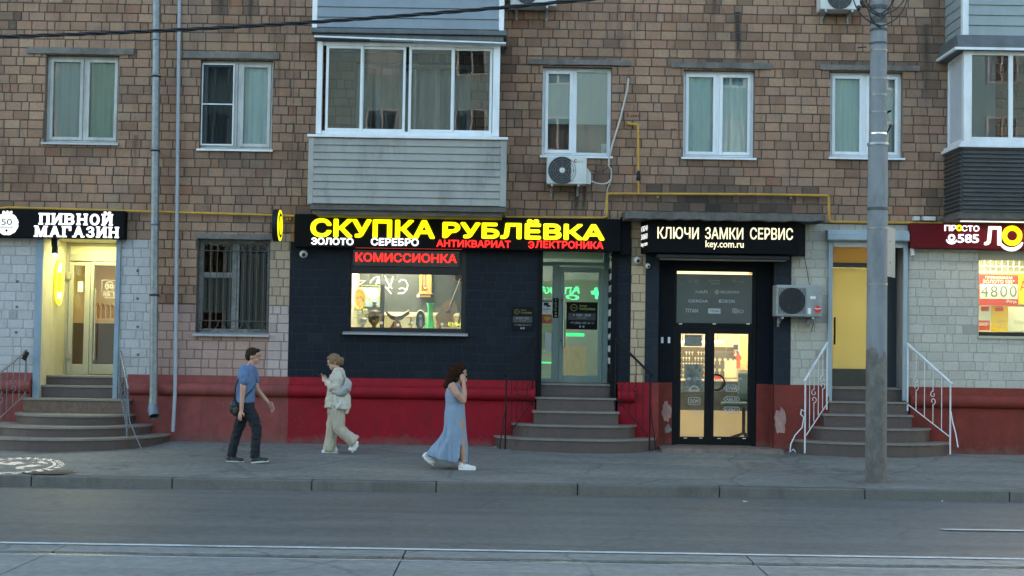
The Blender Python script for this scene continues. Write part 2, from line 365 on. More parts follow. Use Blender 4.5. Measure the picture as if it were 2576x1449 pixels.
for a, b in zip(joints, joints[1:]):
    dz = random.uniform(-0.005, 0.005); dy = random.uniform(-0.006, 0.006)
    g.box(a + 0.006, b - 0.006, KY + dy, KY + 0.155, ROAD_Z - 0.08, kz + dz)
T(g.build('kerb', kerb_mat, bevel=0.014), kind='structure')
g = MB(); vs = []; rows = [KY + 0.03, KY - 0.25, KY - 0.8, -7.0, -9.0, YL + 0.02]
for y in rows:
    for i in range(nx + 1):
        x = -45 + 90 * i / nx; vs.append((x, y, ROAD_Z + (0.006 * math.sin(x * 0.9) * math.sin(y * 1.9))))
g.add(vs, [(r * (nx + 1) + i, r * (nx + 1) + i + 1, (r + 1) * (nx + 1) + i + 1, (r + 1) * (nx + 1) + i) for r in range(len(rows) - 1) for i in range(nx)], True)
T(g.build('road', asph_road), kind='structure')
# tram track slabs, joints, rails
g = MB(); xs = [-40]
for u, v in ((100, 1405), (1015, 1400), (1880, 1405)): xs.append(GR(u, v).x)
xs += [xs[-1] + 4.2 * i for i in range(1, 8)]; xs = [-40, -34, -28, -22, -16, -10.5] + xs[1:]
for a, b in zip(xs, xs[1:]):
    dz = random.uniform(-0.003, 0.003); s0, s1 = 0.28, 0.28
    for ya, yb in ((YL - 0.005, YR + 0.21), (YR - 0.03, YR - 1.46), (YR - 1.60, YR - 2.3)):
        sk = 0.25 * (1 if b > 0 else -1)
        g.extr([(a + 0.008, ya, ROAD_Z + 0.012 + dz), (b - 0.008, ya, ROAD_Z + 0.012 + dz), (b - 0.008, yb, ROAD_Z + 0.012 + dz), (a + 0.008, yb, ROAD_Z + 0.012 + dz)], (0, 0, -0.15))
T(g.build('tram_track', slab_conc, bevel=0.008), kind='structure')
g = MB(); g.box(-40, 40, YR - 2.3, YL + 0.03, ROAD_Z - 0.16, ROAD_Z - 0.07)
T(g.build('track_bed', M('track_gap_dirt', (0.03, 0.029, 0.027), 0.9, 0.3, 20, 0.1)), kind='structure')
rail_m = M('worn_rail_steel', (0.42, 0.42, 0.43), 0.25, 0.15, 12, 0.01, metal=0.9)
for k, y in enumerate((YR + 0.035, YR - 1.495)):
    g = MB(); g.box(-40, 40, y - 0.035, y + 0.035, ROAD_Z - 0.07, ROAD_Z + 0.014); g.box(-40, 40, y - 0.062, y - 0.05, ROAD_Z - 0.07, ROAD_Z - 0.004)
    o = g.build('tram_rail', rail_m, bevel=0.004)
    T(o, ['worn steel tram rail nearest the white line, set in a dark groove', 'second tram rail in the concrete slabs, farther from the pavement'][k], 'rail', 'tram rails')
line_m = M('worn_road_paint', (0.55, 0.55, 0.52), 0.6, 0.25, 25, 0.05, grime=0.6)
g = MB()
for i in range(160):
    x = -40 + i * 0.5; j = [random.uniform(-0.008, 0.008) for _ in range(2)]
    g.add([(x, YL - 0.045 + j[0], ROAD_Z + 0.022), (x + 0.5, YL - 0.045 + j[1], ROAD_Z + 0.022), (x + 0.5, YL + 0.05 + j[1], ROAD_Z + 0.022), (x, YL + 0.05 + j[0], ROAD_Z + 0.022)], [(0, 1, 2, 3)])
a = GR(2372, 1334); g.add([(a.x, a.y - 0.05, ROAD_Z + 0.012), (a.x + 3, a.y - 0.05, ROAD_Z + 0.012), (a.x + 3, a.y + 0.06, ROAD_Z + 0.012), (a.x - 0.03, a.y + 0.06, ROAD_Z + 0.012)], [(0, 1, 2, 3)])
T(g.build('road_markings', line_m), kind='structure')

# ------------------------------------------------------------------ the apartment building
BLD = E('apartment_building', (0, 0, 0), 'brown brick apartment building with glazed balconies and shops in its painted ground floor', 'building')
def z_of(u, v): return W(u, v).z
zP = z_of(1288, 957)                           # top of the plinth
OP = {}
for k, r in dict(A=(113, 139, 298, 358), B=(503, 151, 685, 374), D=(1364, 169, 1538, 391), E=(1719, 177, 1898, 395), F=(2089, 181, 2271, 395),
                 C=(893, 160, 1182, 470), beer=(105, 598, 290, 1003), H=(494, 602, 678, 838), pawn=(880, 619, 1173, 836), pdoor=(1353, 600, 1538, 1005),
                 key=(1656, 600, 1946, 1128), rdoor=(2091, 582, 2284, 1012), rwin=(2460, 630, 2660, 848)).items():
    x0, x1, z0, z1 = R(*r); OP[k] = (x0, x1, z0, z1)
OP['beer'] = (*OP['beer'][:2], -0.3, OP['beer'][3]); OP['key'] = (*OP['key'][:2], -0.3, OP['key'][3])
OP['rdoor'] = (*OP['rdoor'][:2], -0.3, OP['rdoor'][3]); OP['pdoor'] = (*OP['pdoor'][:2], -0.3, OP['pdoor'][3])
def sub(rects, o):
    out = []
    for a, b, c, d in rects:
        x0, x1, z0, z1 = o
        if x0 >= b or x1 <= a or z0 >= d or z1 <= c: out.append((a, b, c, d)); continue
        if x0 > a: out.append((a, x0, c, d))
        if x1 < b: out.append((x1, b, c, d))
        m0, m1 = max(a, x0), min(b, x1)
        if z0 > c: out.append((m0, m1, c, z0))
        if z1 < d: out.append((m0, m1, z1, d))
    return out
XU = lambda u, v=780: W(u, v).x
ZT, XL, XR_ = 9.6, -12.0, 12.0
z600, z768, z560 = z_of(200, 600), z_of(560, 768), z_of(1850, 560)
xa, xb, xc, xd, xe, xf, xg = XU(385), XU(676), XU(727), XU(1587), XU(1623), XU(1990), XU(2091)
ZONES = {
    'bare': [(XL, xa, z600, ZT), (xa, xc, z768, ZT), (xc, xd, z600, ZT), (xd, XR_, z560, ZT)],
    'white': [(XL, xa, zP - 0.06, z600)],
    'pink': [(xa, xb, zP, z768)],
    'palepink': [(xb, xc, zP, z768)],
    'navy': [(xc, xd, zP, z600)],
    'peach': [(xd, xe, zP, z560)],
    'slate': [(xe, xf, zP, z560)],
    'cream': [(xf, XR_, zP, z560)],
}
ZONES['bare'] = [r for z in ZONES['bare'] for r in [z]]
# the buff repainted strip right of the barred window
ZONES['bare'][1] = (xa, xb, z768, ZT); ZONES['bare'].append((xb, xc, z_of(700, 588), ZT)); ZONES['buff'] = [(xb, xc, z768, z_of(700, 588))]
ZM = {'bare': (None, 'brown ceramic brick facade of the upper floors', 0.55), 'white': ((0.43, 0.418, 0.422), 'bluish white painted brick wall round the beer shop door', 0.2), 'pink': ((0.36, 0.235, 0.2), 'dusty pink painted brick wall below the barred window', 0.25),
      'palepink': ((0.42, 0.33, 0.31), 'pale pink painted brick strip', 0.25), 'buff': ((0.36, 0.27, 0.19), 'buff painted brick strip', 0.3), 'navy': ((0.0105, 0.0145, 0.022), 'navy blue painted brick wall of the pawnshop', 0.1), 'peach': ((0.44, 0.33, 0.21), 'peach painted brick pilaster', 0.2),
      'slate': ((0.02, 0.026, 0.036), 'slate blue painted brick wall of the key shop', 0.2), 'cream': ((0.45, 0.425, 0.37), 'cream painted brick wall round the jewellery shop', 0.2)}
SOOT = []
def soot(u0, v0, u1, v1, a):
    x0, x1, z0, z1 = R(u0, v0, u1, v1); SOOT.append(((x0 + x1) / 2, (z0 + z1) / 2, (x1 - x0) / 2, (z1 - z0) / 2, a))
for s_ in ((1530, 455, 2110, 575, 0.85), (1620, 440, 1900, 540, 0.5), (2300, 20, 2390, 240, 0.5), (2310, 470, 2400, 560, 0.6), (0, 20, 60, 110, 0.6), (540, -40, 580, 75, 0.6), (600, -40, 650, 70, 0.5), (1840, -60, 1880, 200, 0.6), (1780, -60, 1800, 120, 0.4),
           (1250, 100, 1300, 190, 0.6), (740, 490, 790, 560, 0.6), (1260, 470, 1300, 550, 0.5), (1440, 470, 1480, 560, 0.45), (60, 112, 350, 128, 0.55), (455, 122, 720, 140, 0.55), (1325, 140, 1590, 158, 0.6), (1680, 150, 1950, 165, 0.6), (2055, 158, 2320, 172, 0.6), (280, 530, 390, 600, 0.35), (105, 365, 305, 410, 0.4), (490, 374, 695, 420, 0.4), (1490, 385, 1545, 470, 0.35), (1710, 392, 1910, 440, 0.4), (2080, 392, 2290, 440, 0.4), (1365, 460, 1500, 500, 0.35), (690, 330, 780, 480, 0.3), (1270, 330, 1340, 470, 0.3)): soot(*s_)
def soot_at(x, z):
    s = 0
    for cx, cz, hx, hz, a in SOOT:
        q = ((x - cx) / hx) ** 2 + ((z - cz) / hz) ** 2
        if q < 1: s = max(s, a * (1 - q * 0.7))
    return s
H_, L_ = 0.1497, 0.2585
pieces = {k: ([], [], []) for k in ZONES}      # rects, tones, soots
rb = random.Random(3)
for r in range(-2, int(ZT / H_) + 1):
    z0, z1 = r * H_ + 0.0062, (r + 1) * H_ - 0.0062
    x = XL - rb.uniform(0, 0.26); n_ = 0
    while x < XR_:
        L = L_ * (0.5 if rb.random() < 0.24 else 1) * rb.uniform(0.97, 1.03)
        b = (x + 0.0068, x + L - 0.0068, z0 + rb.uniform(-0.003, 0.003), z1 + rb.uniform(-0.003, 0.003)); x += L
        tone = rb.random(); row_t = 0.0
        for k, zs in ZONES.items():
            for zx0, zx1, zz0, zz1 in zs:
                c = (max(b[0], zx0), min(b[1], zx1), max(b[2], zz0), min(b[3], zz1))
                if c[1] - c[0] < 0.015 or c[3] - c[2] < 0.015: continue
                rs = [c]
                for o in OP.values(): rs = sub(rs, o)
                for q in rs:
                    if q[1] - q[0] > 0.015 and q[3] - q[2] > 0.015:
                        pieces[k][0].append(q); pieces[k][1].append(tone); so_ = soot_at((q[0] + q[1]) / 2, (q[2] + q[3]) / 2)
                        pieces[k][2].append(min(0.95, max(0, so_ + rb.uniform(-0.18, 0.12) * (so_ > 0)) + (0.25 if rb.random() < 0.03 else 0)))
def brick_wall(zone):
    base, label, grime = ZM[zone]
    vs, fs, tn, st = [], [], [], []
    for (a, b, c, d), t, s in zip(*pieces[zone]):
        h = rb.uniform(0.005, 0.011) if base is None else rb.uniform(0.003, 0.007) * (0.6 if zone == 'navy' else 1); e = 0.005; i = len(vs); t1, t2 = rb.uniform(-0.002, 0.002), rb.uniform(-0.002, 0.002)
        j = [rb.uniform(-0.0025, 0.0025) for _ in range(8)]
        if rb.random() < 0.09: k_ = rb.randrange(4); g_ = rb.uniform(0.012, 0.03); j[2 * k_] += g_ * (1 if k_ in (0, 3) else -1) * 1.0; j[2 * k_ + 1] += g_ * (1 if k_ < 2 else -1)
        vs += [(a, 0.001, c), (b, 0.001, c), (b, 0.001, d), (a, 0.001, d), (a + e + j[0], -h + t1, c + e + j[1]), (b - e + j[2], -h + t2, c + e + j[3]), (b - e + j[4], -h - t1, d - e + j[5]), (a + e + j[6], -h - t2, d - e + j[7])]
        fs += [(i + 4, i + 5, i + 6, i + 7), (i, i + 1, i + 5, i + 4), (i + 1, i + 2, i + 6, i + 5), (i + 2, i + 3, i + 7, i + 6), (i + 3, i, i + 4, i + 7)]
        tn += [t] * 5; st += [s] * 5
    nb = len(fs)
    for z in ZONES[zone]:                      # mortar bed behind the bricks
        rs = [z]
        for o in OP.values(): rs = sub(rs, o)
        for a, b, c, d in rs:
            i = len(vs); vs += [(a, 0, c), (b, 0, c), (b, 0, d), (a, 0, d)]; fs.append((i, i + 1, i + 2, i + 3)); tn.append(0.5); st.append(0.0)
    me = bpy.data.meshes.new('brick_wall'); me.from_pydata(vs, [], fs)
    for nm, dat in (('tone', tn), ('soot', st)):
        at = me.attributes.new(nm, 'FLOAT', 'FACE'); at.data.foreach_set('value', dat)
    me.materials.append(BRICK('bricks_' + zone, base, 0.07 if base else 0, grime))
    me.materials.append(M('mortar_' + zone, (0.068, 0.058, 0.05) if base is None else tuple(c * {'navy': 0.8, 'slate': 0.8, 'cream': 0.78, 'white': 0.72}.get(zone, 0.45) for c in base), 0.9, 0.25, 14, 0.1))
    me.polygons.foreach_set('material_index', [0] * nb + [1] * (len(fs) - nb)); me.update()
    o = bpy.data.objects.new('brick_wall', me); COL.objects.link(o); o.parent = BLD; o['label'] = label
for k in ZONES: brick_wall(k)
# closed shell behind the facade
shell = M('rear_plaster', (0.25, 0.2, 0.16), 0.9, 0.1, 4, 0.05)
g = MB(); g.box(XL, XL + 0.2, 0.01, 11, -0.6, 15); g.box(XR_ - 0.2, XR_, 0.01, 11, -0.6, 15); g.box(XL + 0.2, XR_ - 0.2, 10.8, 11, -0.6, 15); g.box(XL + 0.2, XR_ - 0.2, 0.01, 0.2, ZT, 15)
g.build('rear_wall', shell, BLD)
g = MB(); g.box(XL + 0.2, XR_ - 0.2, 0.3, 10.8, -0.12, -0.05); g.box(XL + 0.2, XR_ - 0.2, 0.3, 10.8, 3.6, 3.75); g.build('floor_slab', M('inner_floor', (0.2, 0.19, 0.18), 0.8), BLD)
g = MB(); g.box(XL - 0.3, XR_ + 0.3, -0.3, 11.2, 15.002, 15.2); g.build('roof', M('tar_roof', (0.06, 0.06, 0.06), 0.9), BLD)
# plinth
def weathered(m, zlo, hi):
    n = m.node_tree; b = n.nodes['Principled BSDF']; src = b.inputs['Base Color'].links[0].from_socket; tc = n.nodes.new('ShaderNodeTexCoord'); sep = n.nodes.new('ShaderNodeSeparateXYZ'); n.links.new(tc.outputs['Object'], sep.inputs[0])
    def noise(sc, st):
        mp = n.nodes.new('ShaderNodeMapping'); mp.inputs['Scale'].default_value = st; no = n.nodes.new('ShaderNodeTexNoise'); no.inputs['Scale'].default_value = sc; no.inputs['Detail'].default_value = 8; no.inputs['Roughness'].default_value = 0.7; n.links.new(tc.outputs['Object'], mp.inputs[0]); n.links.new(mp.outputs[0], no.inputs['Vector']); return no.outputs['Fac']
    def mixc(src, fac, col): mg = n.nodes.new('ShaderNodeMix'); mg.data_type = 'RGBA'; mg.inputs[7].default_value = (*col, 1); n.links.new(fac, mg.inputs[0]); n.links.new(src, mg.inputs[6]); return mg.outputs[2]
    def rng(f, a, b_, amt): r = n.nodes.new('ShaderNodeMapRange'); r.inputs[1].default_value = a; r.inputs[2].default_value = b_; r.inputs[4].default_value = amt; n.links.new(f, r.inputs[0]); return r.outputs[0]
    src = mixc(src, rng(noise(1.1, (1, 1, 0.5)), 0.5, 0.72, 0.22), hi)                       # faded fields
    src = mixc(src, rng(noise(5.0, (2.5, 1, 0.16)), 0.56, 0.72, 0.4), (0.05, 0.03, 0.028))     # drips
    src = mixc(src, rng(noise(26.0, (1, 1, 1)), 0.63, 0.7, 0.45), (0.2, 0.13, 0.12))            # chips and scuffs
    ad = n.nodes.new('ShaderNodeMath'); ad.operation = 'MULTIPLY_ADD'; ad.inputs[1].default_value = 0.5; n.links.new(noise(6.0, (1, 1, 1)), ad.inputs[0]); iv = n.nodes.new('ShaderNodeMath'); iv.operation = 'MULTIPLY'; iv.inputs[1].default_value = -1.0; n.links.new(sep.outputs[2], iv.inputs[0]); n.links.new(iv.outputs[0], ad.inputs[2])
    src = mixc(src, rng(ad.outputs[0], 0.1, 0.3, 0.6), (0.13, 0.115, 0.1))                       # splashed road dust at the foot
    n.links.new(src, b.inputs['Base Color'])
red_old = M('old_red_plinth', (0.23, 0.06, 0.054), 0.75, 0.16, 6, 0.08, 30, spec=0.15, grime=0.5)
red_new = M('crimson_plinth', (0.25, 0.008, 0.017), 0.7, 0.14, 5, 0.06, 30, spec=0.15, grime=0.35)
red_brick = M('rust_red_plinth', (0.19, 0.036, 0.027), 0.75, 0.15, 6, 0.08, 30, spec=0.15, grime=0.45)
for m_, hi_ in ((red_old, (0.3, 0.13, 0.12)), (red_new, (0.27, 0.02, 0.03)), (red_brick, (0.26, 0.075, 0.06))): weathered(m_, 0, hi_)
zm0, zm1 = z_of(1288, 1008), z_of(1288, 975)
def plinth(x0, x1, mat, label, mould=True):
    g = MB()
    pr = [(-0.3, 0.05), (-0.3, -0.10), (zm0 - 0.02, -0.085), (zm0, -0.085)]
    if mould:
        for i in range(25):
            t = -90 + 180 * i / 24; pr.append(((zm0 + zm1) / 2 + (zm1 - zm0) / 2 * math.sin(rad(t)), -0.085 - 0.115 * math.cos(rad(t))))
    pr += [(zm1, -0.05), (zP, -0.03), (zP, 0.05)]
    g.extr([(x0, y, z) for z, y in pr], (x1 - x0, 0, 0))
    o = g.build('plinth', mat, BLD); o['label'] = label
plinth(XL, XU(80, 1000), red_old, 'faded red plinth left of the beer shop steps'); plinth(XU(322, 1000), XU(727, 1000), red_old, 'faded red plinth below the barred window')
plinth(XU(727, 1000), XU(1346, 1000), red_new, 'crimson plinth below the pawnshop window'); plinth(XU(1553, 1000), XU(1594, 1000), red_new, 'crimson plinth right of the pawnshop steps')
plinth(XU(1594, 1000), XU(1640, 1000), red_new, 'crimson plinth right of the pawnshop steps', False)
plinth(XU(1640, 1000), XU(1656, 1000), red_brick, 'rust red plinth left of the key shop door', False)
plinth(XU(1946, 1000), XU(2084, 1000), red_brick, 'rust red plinth right of the key shop door', False); plinth(XU(2286, 1000), XR_, red_brick, 'rust red plinth of the jewellery shop')
# peeled patches on the plinth by the key shop
g = MB(); rp_ = random.Random(5)
for u0, v0, u1, v1 in ((1947, 1025, 1978, 1098),):
    x0, x1, z0, z1 = R(u0, v0, u1, v1, -0.1); pts = []
    for i in range(22):
        t = 2 * math.pi * i / 22; q = rp_.uniform(0.7, 1.08); pts.append(((x0 + x1) / 2 + (x1 - x0) / 2 * math.cos(t) * q, -0.104, (z0 + z1) / 2 + (z1 - z0) / 2 * math.sin(t) * q))
    g.extr(pts, (0, 0.01, 0))
# second patch and two dabs of paint are added with the key shop
o = g.build('plaster_patch', M('bare_pink_plaster', (0.4, 0.23, 0.2), 0.85, 0.3, 9, 0.1, grime=0.4), BLD); o['label'] = 'peeled pink patch in the rust red plinth'

def curtain(name, x0, x1, z0, z1, y, mat, parent, amp=0.02, n=60):
    g = MB(); vs = []; ph = random.uniform(0, 6)
    for zz in (z0, z1):
        for i in range(n + 1):
            x = x0 + (x1 - x0) * i / n; vs.append((x, y + amp * math.sin(x * 38 + ph) + amp * 0.6 * math.sin(x * 17 + ph), zz))
    g.add(vs, [(i, i + 1, n + 2 + i, n + 1 + i) for i in range(n)], True)
    return g.build(name, mat, parent)
def cloth(name, col): return M(name, col, 0.85, 0.08, 5, 0.0, stretch=(6, 1, 0.4))
def window(key, split, fr=white_pvc, d=0.12, sash_left=True, sash_right=True, cur=None, sill=white_pvc, label=None, sw=0.055, mull=0.05):
    """Two-leaf window in opening key: frame with leaves, panes, sill; split = mullion centre in px."""
    x0, x1, z0, z1 = OP[key]; xm = split
    g = MB(); ring(g, x0, x1, z0, z1, 0.045, d, d + 0.07)
    g.box(xm - mull / 2, xm + mull / 2, d, d + 0.07, z0 + 0.045, z1 - 0.045)
    panes = []
    for a, b, has in ((x0 + 0.045, xm - mull / 2, sash_left), (xm + mull / 2, x1 - 0.045, sash_right)):
        if has: ring(g, a, b, z0 + 0.045, z1 - 0.045, sw, d - 0.018, d + 0.05); panes.append((a + sw, b - sw, z0 + 0.045 + sw, z1 - 0.045 - sw))
        else: ring(g, a, b, z0 + 0.045, z1 - 0.045, 0.018, d - 0.004, d + 0.05); panes.append((a + 0.018, b - 0.018, z0 + 0.063, z1 - 0.063))
    win = g.build('window', fr, BLD, bevel=0.006)
    if label: win['label'] = label
    for a, b, c, e in panes:
        q = MB(); q.box(a + 0.001, b - 0.001, d + 0.02, d + 0.026, c + 0.001, e - 0.001); q.build('pane', clear, win)
    q = MB(); zt = z0 - 0.002
    q.extr([(x0 - 0.03, d - 0.02, zt + 0.012), (x0 - 0.03, -0.06, zt - 0.012), (x0 - 0.03, -0.062, zt - 0.045), (x0 - 0.03, -0.05, zt - 0.045), (x0 - 0.03, -0.045, zt - 0.02), (x0 - 0.03, d - 0.02, zt - 0.01)], (x1 - x0 + 0.06, 0, 0))
    q.build('sill', sill, win)
    # reveal of the opening
    q = MB(); q.box(x0 - 0.12, x0 - 0.001, 0.002, 0.3, z0, z1); q.box(x1 + 0.001, x1 + 0.12, 0.002, 0.3, z0, z1); q.box(x0 - 0.12, x1 + 0.12, 0.002, 0.3, z1 + 0.001, z1 + 0.1)
    q.build('reveal', M('brick_reveal', (0.2, 0.145, 0.11), 0.9, 0.2, 10, 0.1), win)
    for i, (a, b, c, e) in enumerate(panes):
        if cur and cur[i]: curtain('curtain', a - 0.06, b + 0.06, z0, z1, d + 0.1, cur[i], win)
    return win, panes
def lintel(u0, v0, u1, v1, skew=0):
    x0, x1, z0, z1 = R(u0, v0, u1, v1); g = MB()
    n = 14; top = [(x0 + (x1 - x0) * i / n, -0.045, z1 + random.uniform(-0.006, 0.004)) for i in range(n + 1)]; bot = [(x0 + (x1 - x0) * i / n, -0.045, z0 + random.uniform(-0.004, 0.006)) for i in range(n + 1)]
    g.extr(top + bot[::-1], (0, 0.16, 0)); g.build('lintel', M('weathered_lintel', (0.17, 0.155, 0.14), 0.9, 0.25, 9, 0.15, 35, grime=0.7), BLD)
for q in ((70, 121, 338, 137), (462, 132, 703, 148), (1330, 151, 1584, 164), (1688, 158, 1943, 173), (2062, 165, 2312, 178), (492, 588, 690, 602)): lintel(*q)
winA, _ = window('A', XU(208, 250), old_pvc, cur=(cloth('grey_curtain', (0.3, 0.34, 0.37)), cloth('green_curtain', (0.13, 0.29, 0.2))), sill=grey_metal, label='window with a grey and a green curtain left of the drainpipe')
winB, pB = window('B', XU(598, 260), old_pvc, cur=(cloth('dark_curtain', (0.2, 0.25, 0.27)), cloth('ice_curtain', (0.52, 0.7, 0.76))), label='window with a mosquito screen right of the drainpipe')
a = R(507, 160, 589, 366, 0.09); g = MB(); ring(g, *a, 0.022, 0.075, 0.095); zmid = z_of(548, 260); g.box(a[0] + 0.022, a[1] - 0.022, 0.078, 0.092, zmid - 0.01, zmid + 0.01)
fs_ = g.build('screen_frame', white_pvc, winB)
g = MB(); g.box(a[0] + 0.01, a[1] - 0.01, 0.084, 0.086, a[2] + 0.01, a[3] - 0.01); g.build('mosquito_mesh', GLASS('mosquito_net', (0.6, 0.63, 0.64), 0.25, 0.6), winB)
winD, pD = window('D', XU(1445, 280), white_pvc, sash_right=False, cur=None, label='window with half lowered pale blinds above the air conditioner')
zb = z_of(1450, 309)
g = MB()
for a, b, c, e in pD: g.box(a - 0.02, b + 0.02, 0.165, 0.17, zb, e + 0.05)
g.build('roller_blind', cloth('pale_blind', (0.62, 0.6, 0.58)), winD)
winE, _ = window('E', XU(1808, 285), white_pvc, cur=(cloth('teal_curtain', (0.45, 0.72, 0.76)), cloth('mint_curtain', (0.6, 0.78, 0.82))), label='white window with pale teal curtains above the key shop')
winF, _ = window('F', XU(2178, 290), white_pvc, cur=(cloth('teal_curtain', None), cloth('cool_white_curtain', (0.6, 0.68, 0.68))), label='white window with teal curtain partly behind the pole')

curtain('curtain', OP['D'][0], OP['D'][1], OP['D'][2], OP['D'][3], 0.32, cloth('maroon_room_sheet', (0.3, 0.125, 0.12)), winD)  # added maroon sheet near the glass: catches skylight, stands for the reddish room
g = MB(); g.rbox(1513, 362, 1536, 384, 0.2, 0.26); g.build('white_box', cloth('pale_blind', None), winD)
# old barred window of the ground floor
x0, x1, z0, z1 = OP['H']; peel = M('peeling_paint', (0.2, 0.2, 0.19), 0.7, 0.4, 16, 0.2, 30, grime=0.9)
g = MB(); ring(g, x0, x1, z0, z1, 0.07, 0.16, 0.24); xm = XU(588, 720); g.box(xm - 0.06, xm + 0.06, 0.15, 0.24, z0 + 0.07, z1 - 0.07)
zt = z_of(540, 690); g.box(x0 + 0.07, xm - 0.06, 0.16, 0.22, zt - 0.05, zt + 0.04)
winH = g.build('window', peel, BLD, bevel=0.006); winH['label'] = 'old dark window with peeling frame behind a rusty grille'
g = MB(); g.box(x0 + 0.07, xm - 0.06, 0.19, 0.196, z0 + 0.07, zt - 0.05); g.box(x0 + 0.07, xm - 0.06, 0.19, 0.196, zt + 0.04, z1 - 0.07); g.box(xm + 0.06, x1 - 0.07, 0.19, 0.196, z0 + 0.07, z1 - 0.07)
g.build('pane', dark_glass, winH); curtain('curtain', x0, x1, z0, z1 - 0.4, 0.4, cloth('dusty_curtain', (0.035, 0.04, 0.04)), winH)
g = MB(); g.box(x0 - 0.1, x1 + 0.1, 0.9, 0.95, z0 - 0.1, z1 + 0.1); g.build('room_wall', M('dark_room', (0.03, 0.03, 0.03), 0.9), winH)
g = MB(); g.box(x0 - 0.1, x0 - 0.001, 0.002, 0.9, z0, z1); g.box(x1 + 0.001, x1 + 0.1, 0.002, 0.9, z0, z1); g.box(x0 - 0.1, x1 + 0.1, 0.002, 0.9, z1 + 0.001, z1 + 0.1); g.box(x0 - 0.1, x1 + 0.1, 0.002, 0.9, z0 - 0.1, z0 - 0.001); g.build('reveal', MATS['brick_reveal'], winH)
g = MB(); g.extr([(x0 - 0.03, 0.14, z0 + 0.01), (x0 - 0.03, -0.09, z0 - 0.02), (x0 - 0.03, -0.09, z0 - 0.055), (x0 - 0.03, 0.14, z0 - 0.03)], (x1 - x0 + 0.05, 0, 0)); g.build('sill', grey_metal, winH)
g = MB(); r_ = 0.0075; yb = 0.03
for zz in (z1 - 0.19, z0 + 0.2): g.tube([(x0 + 0.01, yb, zz), (x1 - 0.01, yb, zz)], 0.009, 6)
nb = 11
for i in range(1, nb):
    x = x0 + (x1 - x0) * i / nb; g.tube([(x, yb, z0 + (0.2 if i % 2 else 0.03)), (x, yb, z1 - (0.05 if i % 2 else 0.19))], r_, 6)
for i in range(3):
    c = x0 + (x1 - x0) * (i + 0.5) / 3; g.tube(arc((c, yb, z0 + 0.2), 0.17, 180, 360, 12), r_, 6); g.tube(arc((c, yb, z1 - 0.19), 0.15, 0, 180, 12), r_, 6)
g.box(x0 + 0.0, x0 + 0.02, yb - 0.01, yb + 0.01, z0 + 0.02, z1 - 0.02); g.box(x1 - 0.02, x1, yb - 0.01, yb + 0.01, z0 + 0.02, z1 - 0.02)
T(g.build('window_grille', M('rusty_iron', (0.06, 0.05, 0.045), 0.7, 0.3, 12, 0.1)), 'thin rusty iron grille with curved bars over the old dark window', 'grille')

# ------------------------------------------------------------------ balconies
def siding_x(g, x0, x1, z0, z1, y, n, dep=0.02, th=0.03):
    h = (z1 - z0) / n; pts = [(x0, y + th, z0), ]
    for i in range(n):
        pts += [(x0, y - dep, z0 + i * h), (x0, y - dep, z0 + i * h + 0.012), (x0, y, z0 + (i + 1) * h - 0.006)]
        if i < n - 1: pts += [(x0, y + 0.006, z0 + (i + 1) * h - 0.003)]
    pts += [(x0, y + th, z1)]
    g.extr(pts, (x1 - x0, 0, 0))
def siding_y(g, y0, y1, z0, z1, x, n, dep=0.014, th=0.03):    # face looks to -X
    h = (z1 - z0) / n; pts = [(x + th, y0, z0)]
    for i in range(n): pts += [(x - dep, y0, z0 + i * h), (x - dep, y0, z0 + i * h + 0.012), (x, y0, z0 + (i + 1) * h - 0.004)]
    pts += [(x + th, y0, z1)]
    g.extr(pts, (0, y1 - y0, 0))
sid_warm = M('beige_grey_siding', (0.29, 0.28, 0.255), 0.5, 0.07, 4, 0.0, grime=0.55)
sid_blue = M('blue_grey_siding', (0.2, 0.235, 0.27), 0.5, 0.06, 4, 0.0, grime=0.2)
roof_grey = M('balcony_fascia', (0.10, 0.11, 0.12), 0.6, 0.2, 6, 0.02, grime=0.5)
YF = -0.95
# middle balcony
x0, x1, z0, z1 = R(775, 349, 1274, 515, YF); g = MB()
siding_x(g, x0 + 0.085, x1 - 0.1, z0, z1, YF, 9); siding_y(g, YF + 0.09, -0.012, z0, z1, x0 + 0.01, 9)
mid_b = g.build('balcony', sid_warm, BLD); mid_b['label'] = 'sliding glazed balcony with beige grey siding above the pawnshop sign'
g = MB(); g.box(x0, x0 + 0.085, YF - 0.015, YF + 0.09, z0 - 0.01, z1); g.build('corner_post', M('grey_trim', (0.32, 0.315, 0.3), 0.45, 0.06, 4, 0.0, grime=0.3), mid_b, bevel=0.006)
g = MB(); g.box(x1 - 0.1, x1, YF - 0.015, YF + 0.09, z0 - 0.01, z1); g.box(x1 - 0.03, x1 - 0.001, YF + 0.09, -0.012, z0, z1); g.build('corner_post', M('grey_trim', (0.32, 0.315, 0.3), 0.45, 0.06, 4, 0.0, grime=0.3), mid_b, bevel=0.006)
g = MB(); g.box(x0 - 0.02, x1 + 0.015, YF - 0.05, -0.013, z1 + 0.001, z1 + 0.045); g.build('cap', white_pvc, mid_b, bevel=0.006)
g = MB(); a = R(780, 517, 1272, 533, YF); g.box(a[0], a[1], YF + 0.01, -0.013, a[2] + 0.02, z0 - 0.012); g.box(a[0] + 0.06, a[1] - 0.06, YF + 0.07, -0.014, a[2] - 0.05, a[2] + 0.018); g.build('floor_slab', dark_concrete, mid_b)
YG = -0.86
x0, x1, z0, z1 = R(797, 108, 1257, 341, YG); zc = z1; g = MB()
g.box(x0, x0 + 0.085, YG - 0.03, YG + 0.1, z0, z1); g.box(x1 - 0.11, x1, YG - 0.03, YG + 0.1, z0, z1)
fx = [XU(u, 225) * (CAM.y - YG) / CAM.y for u in (816, 909, 1018, 1031, 1138, 1240)]
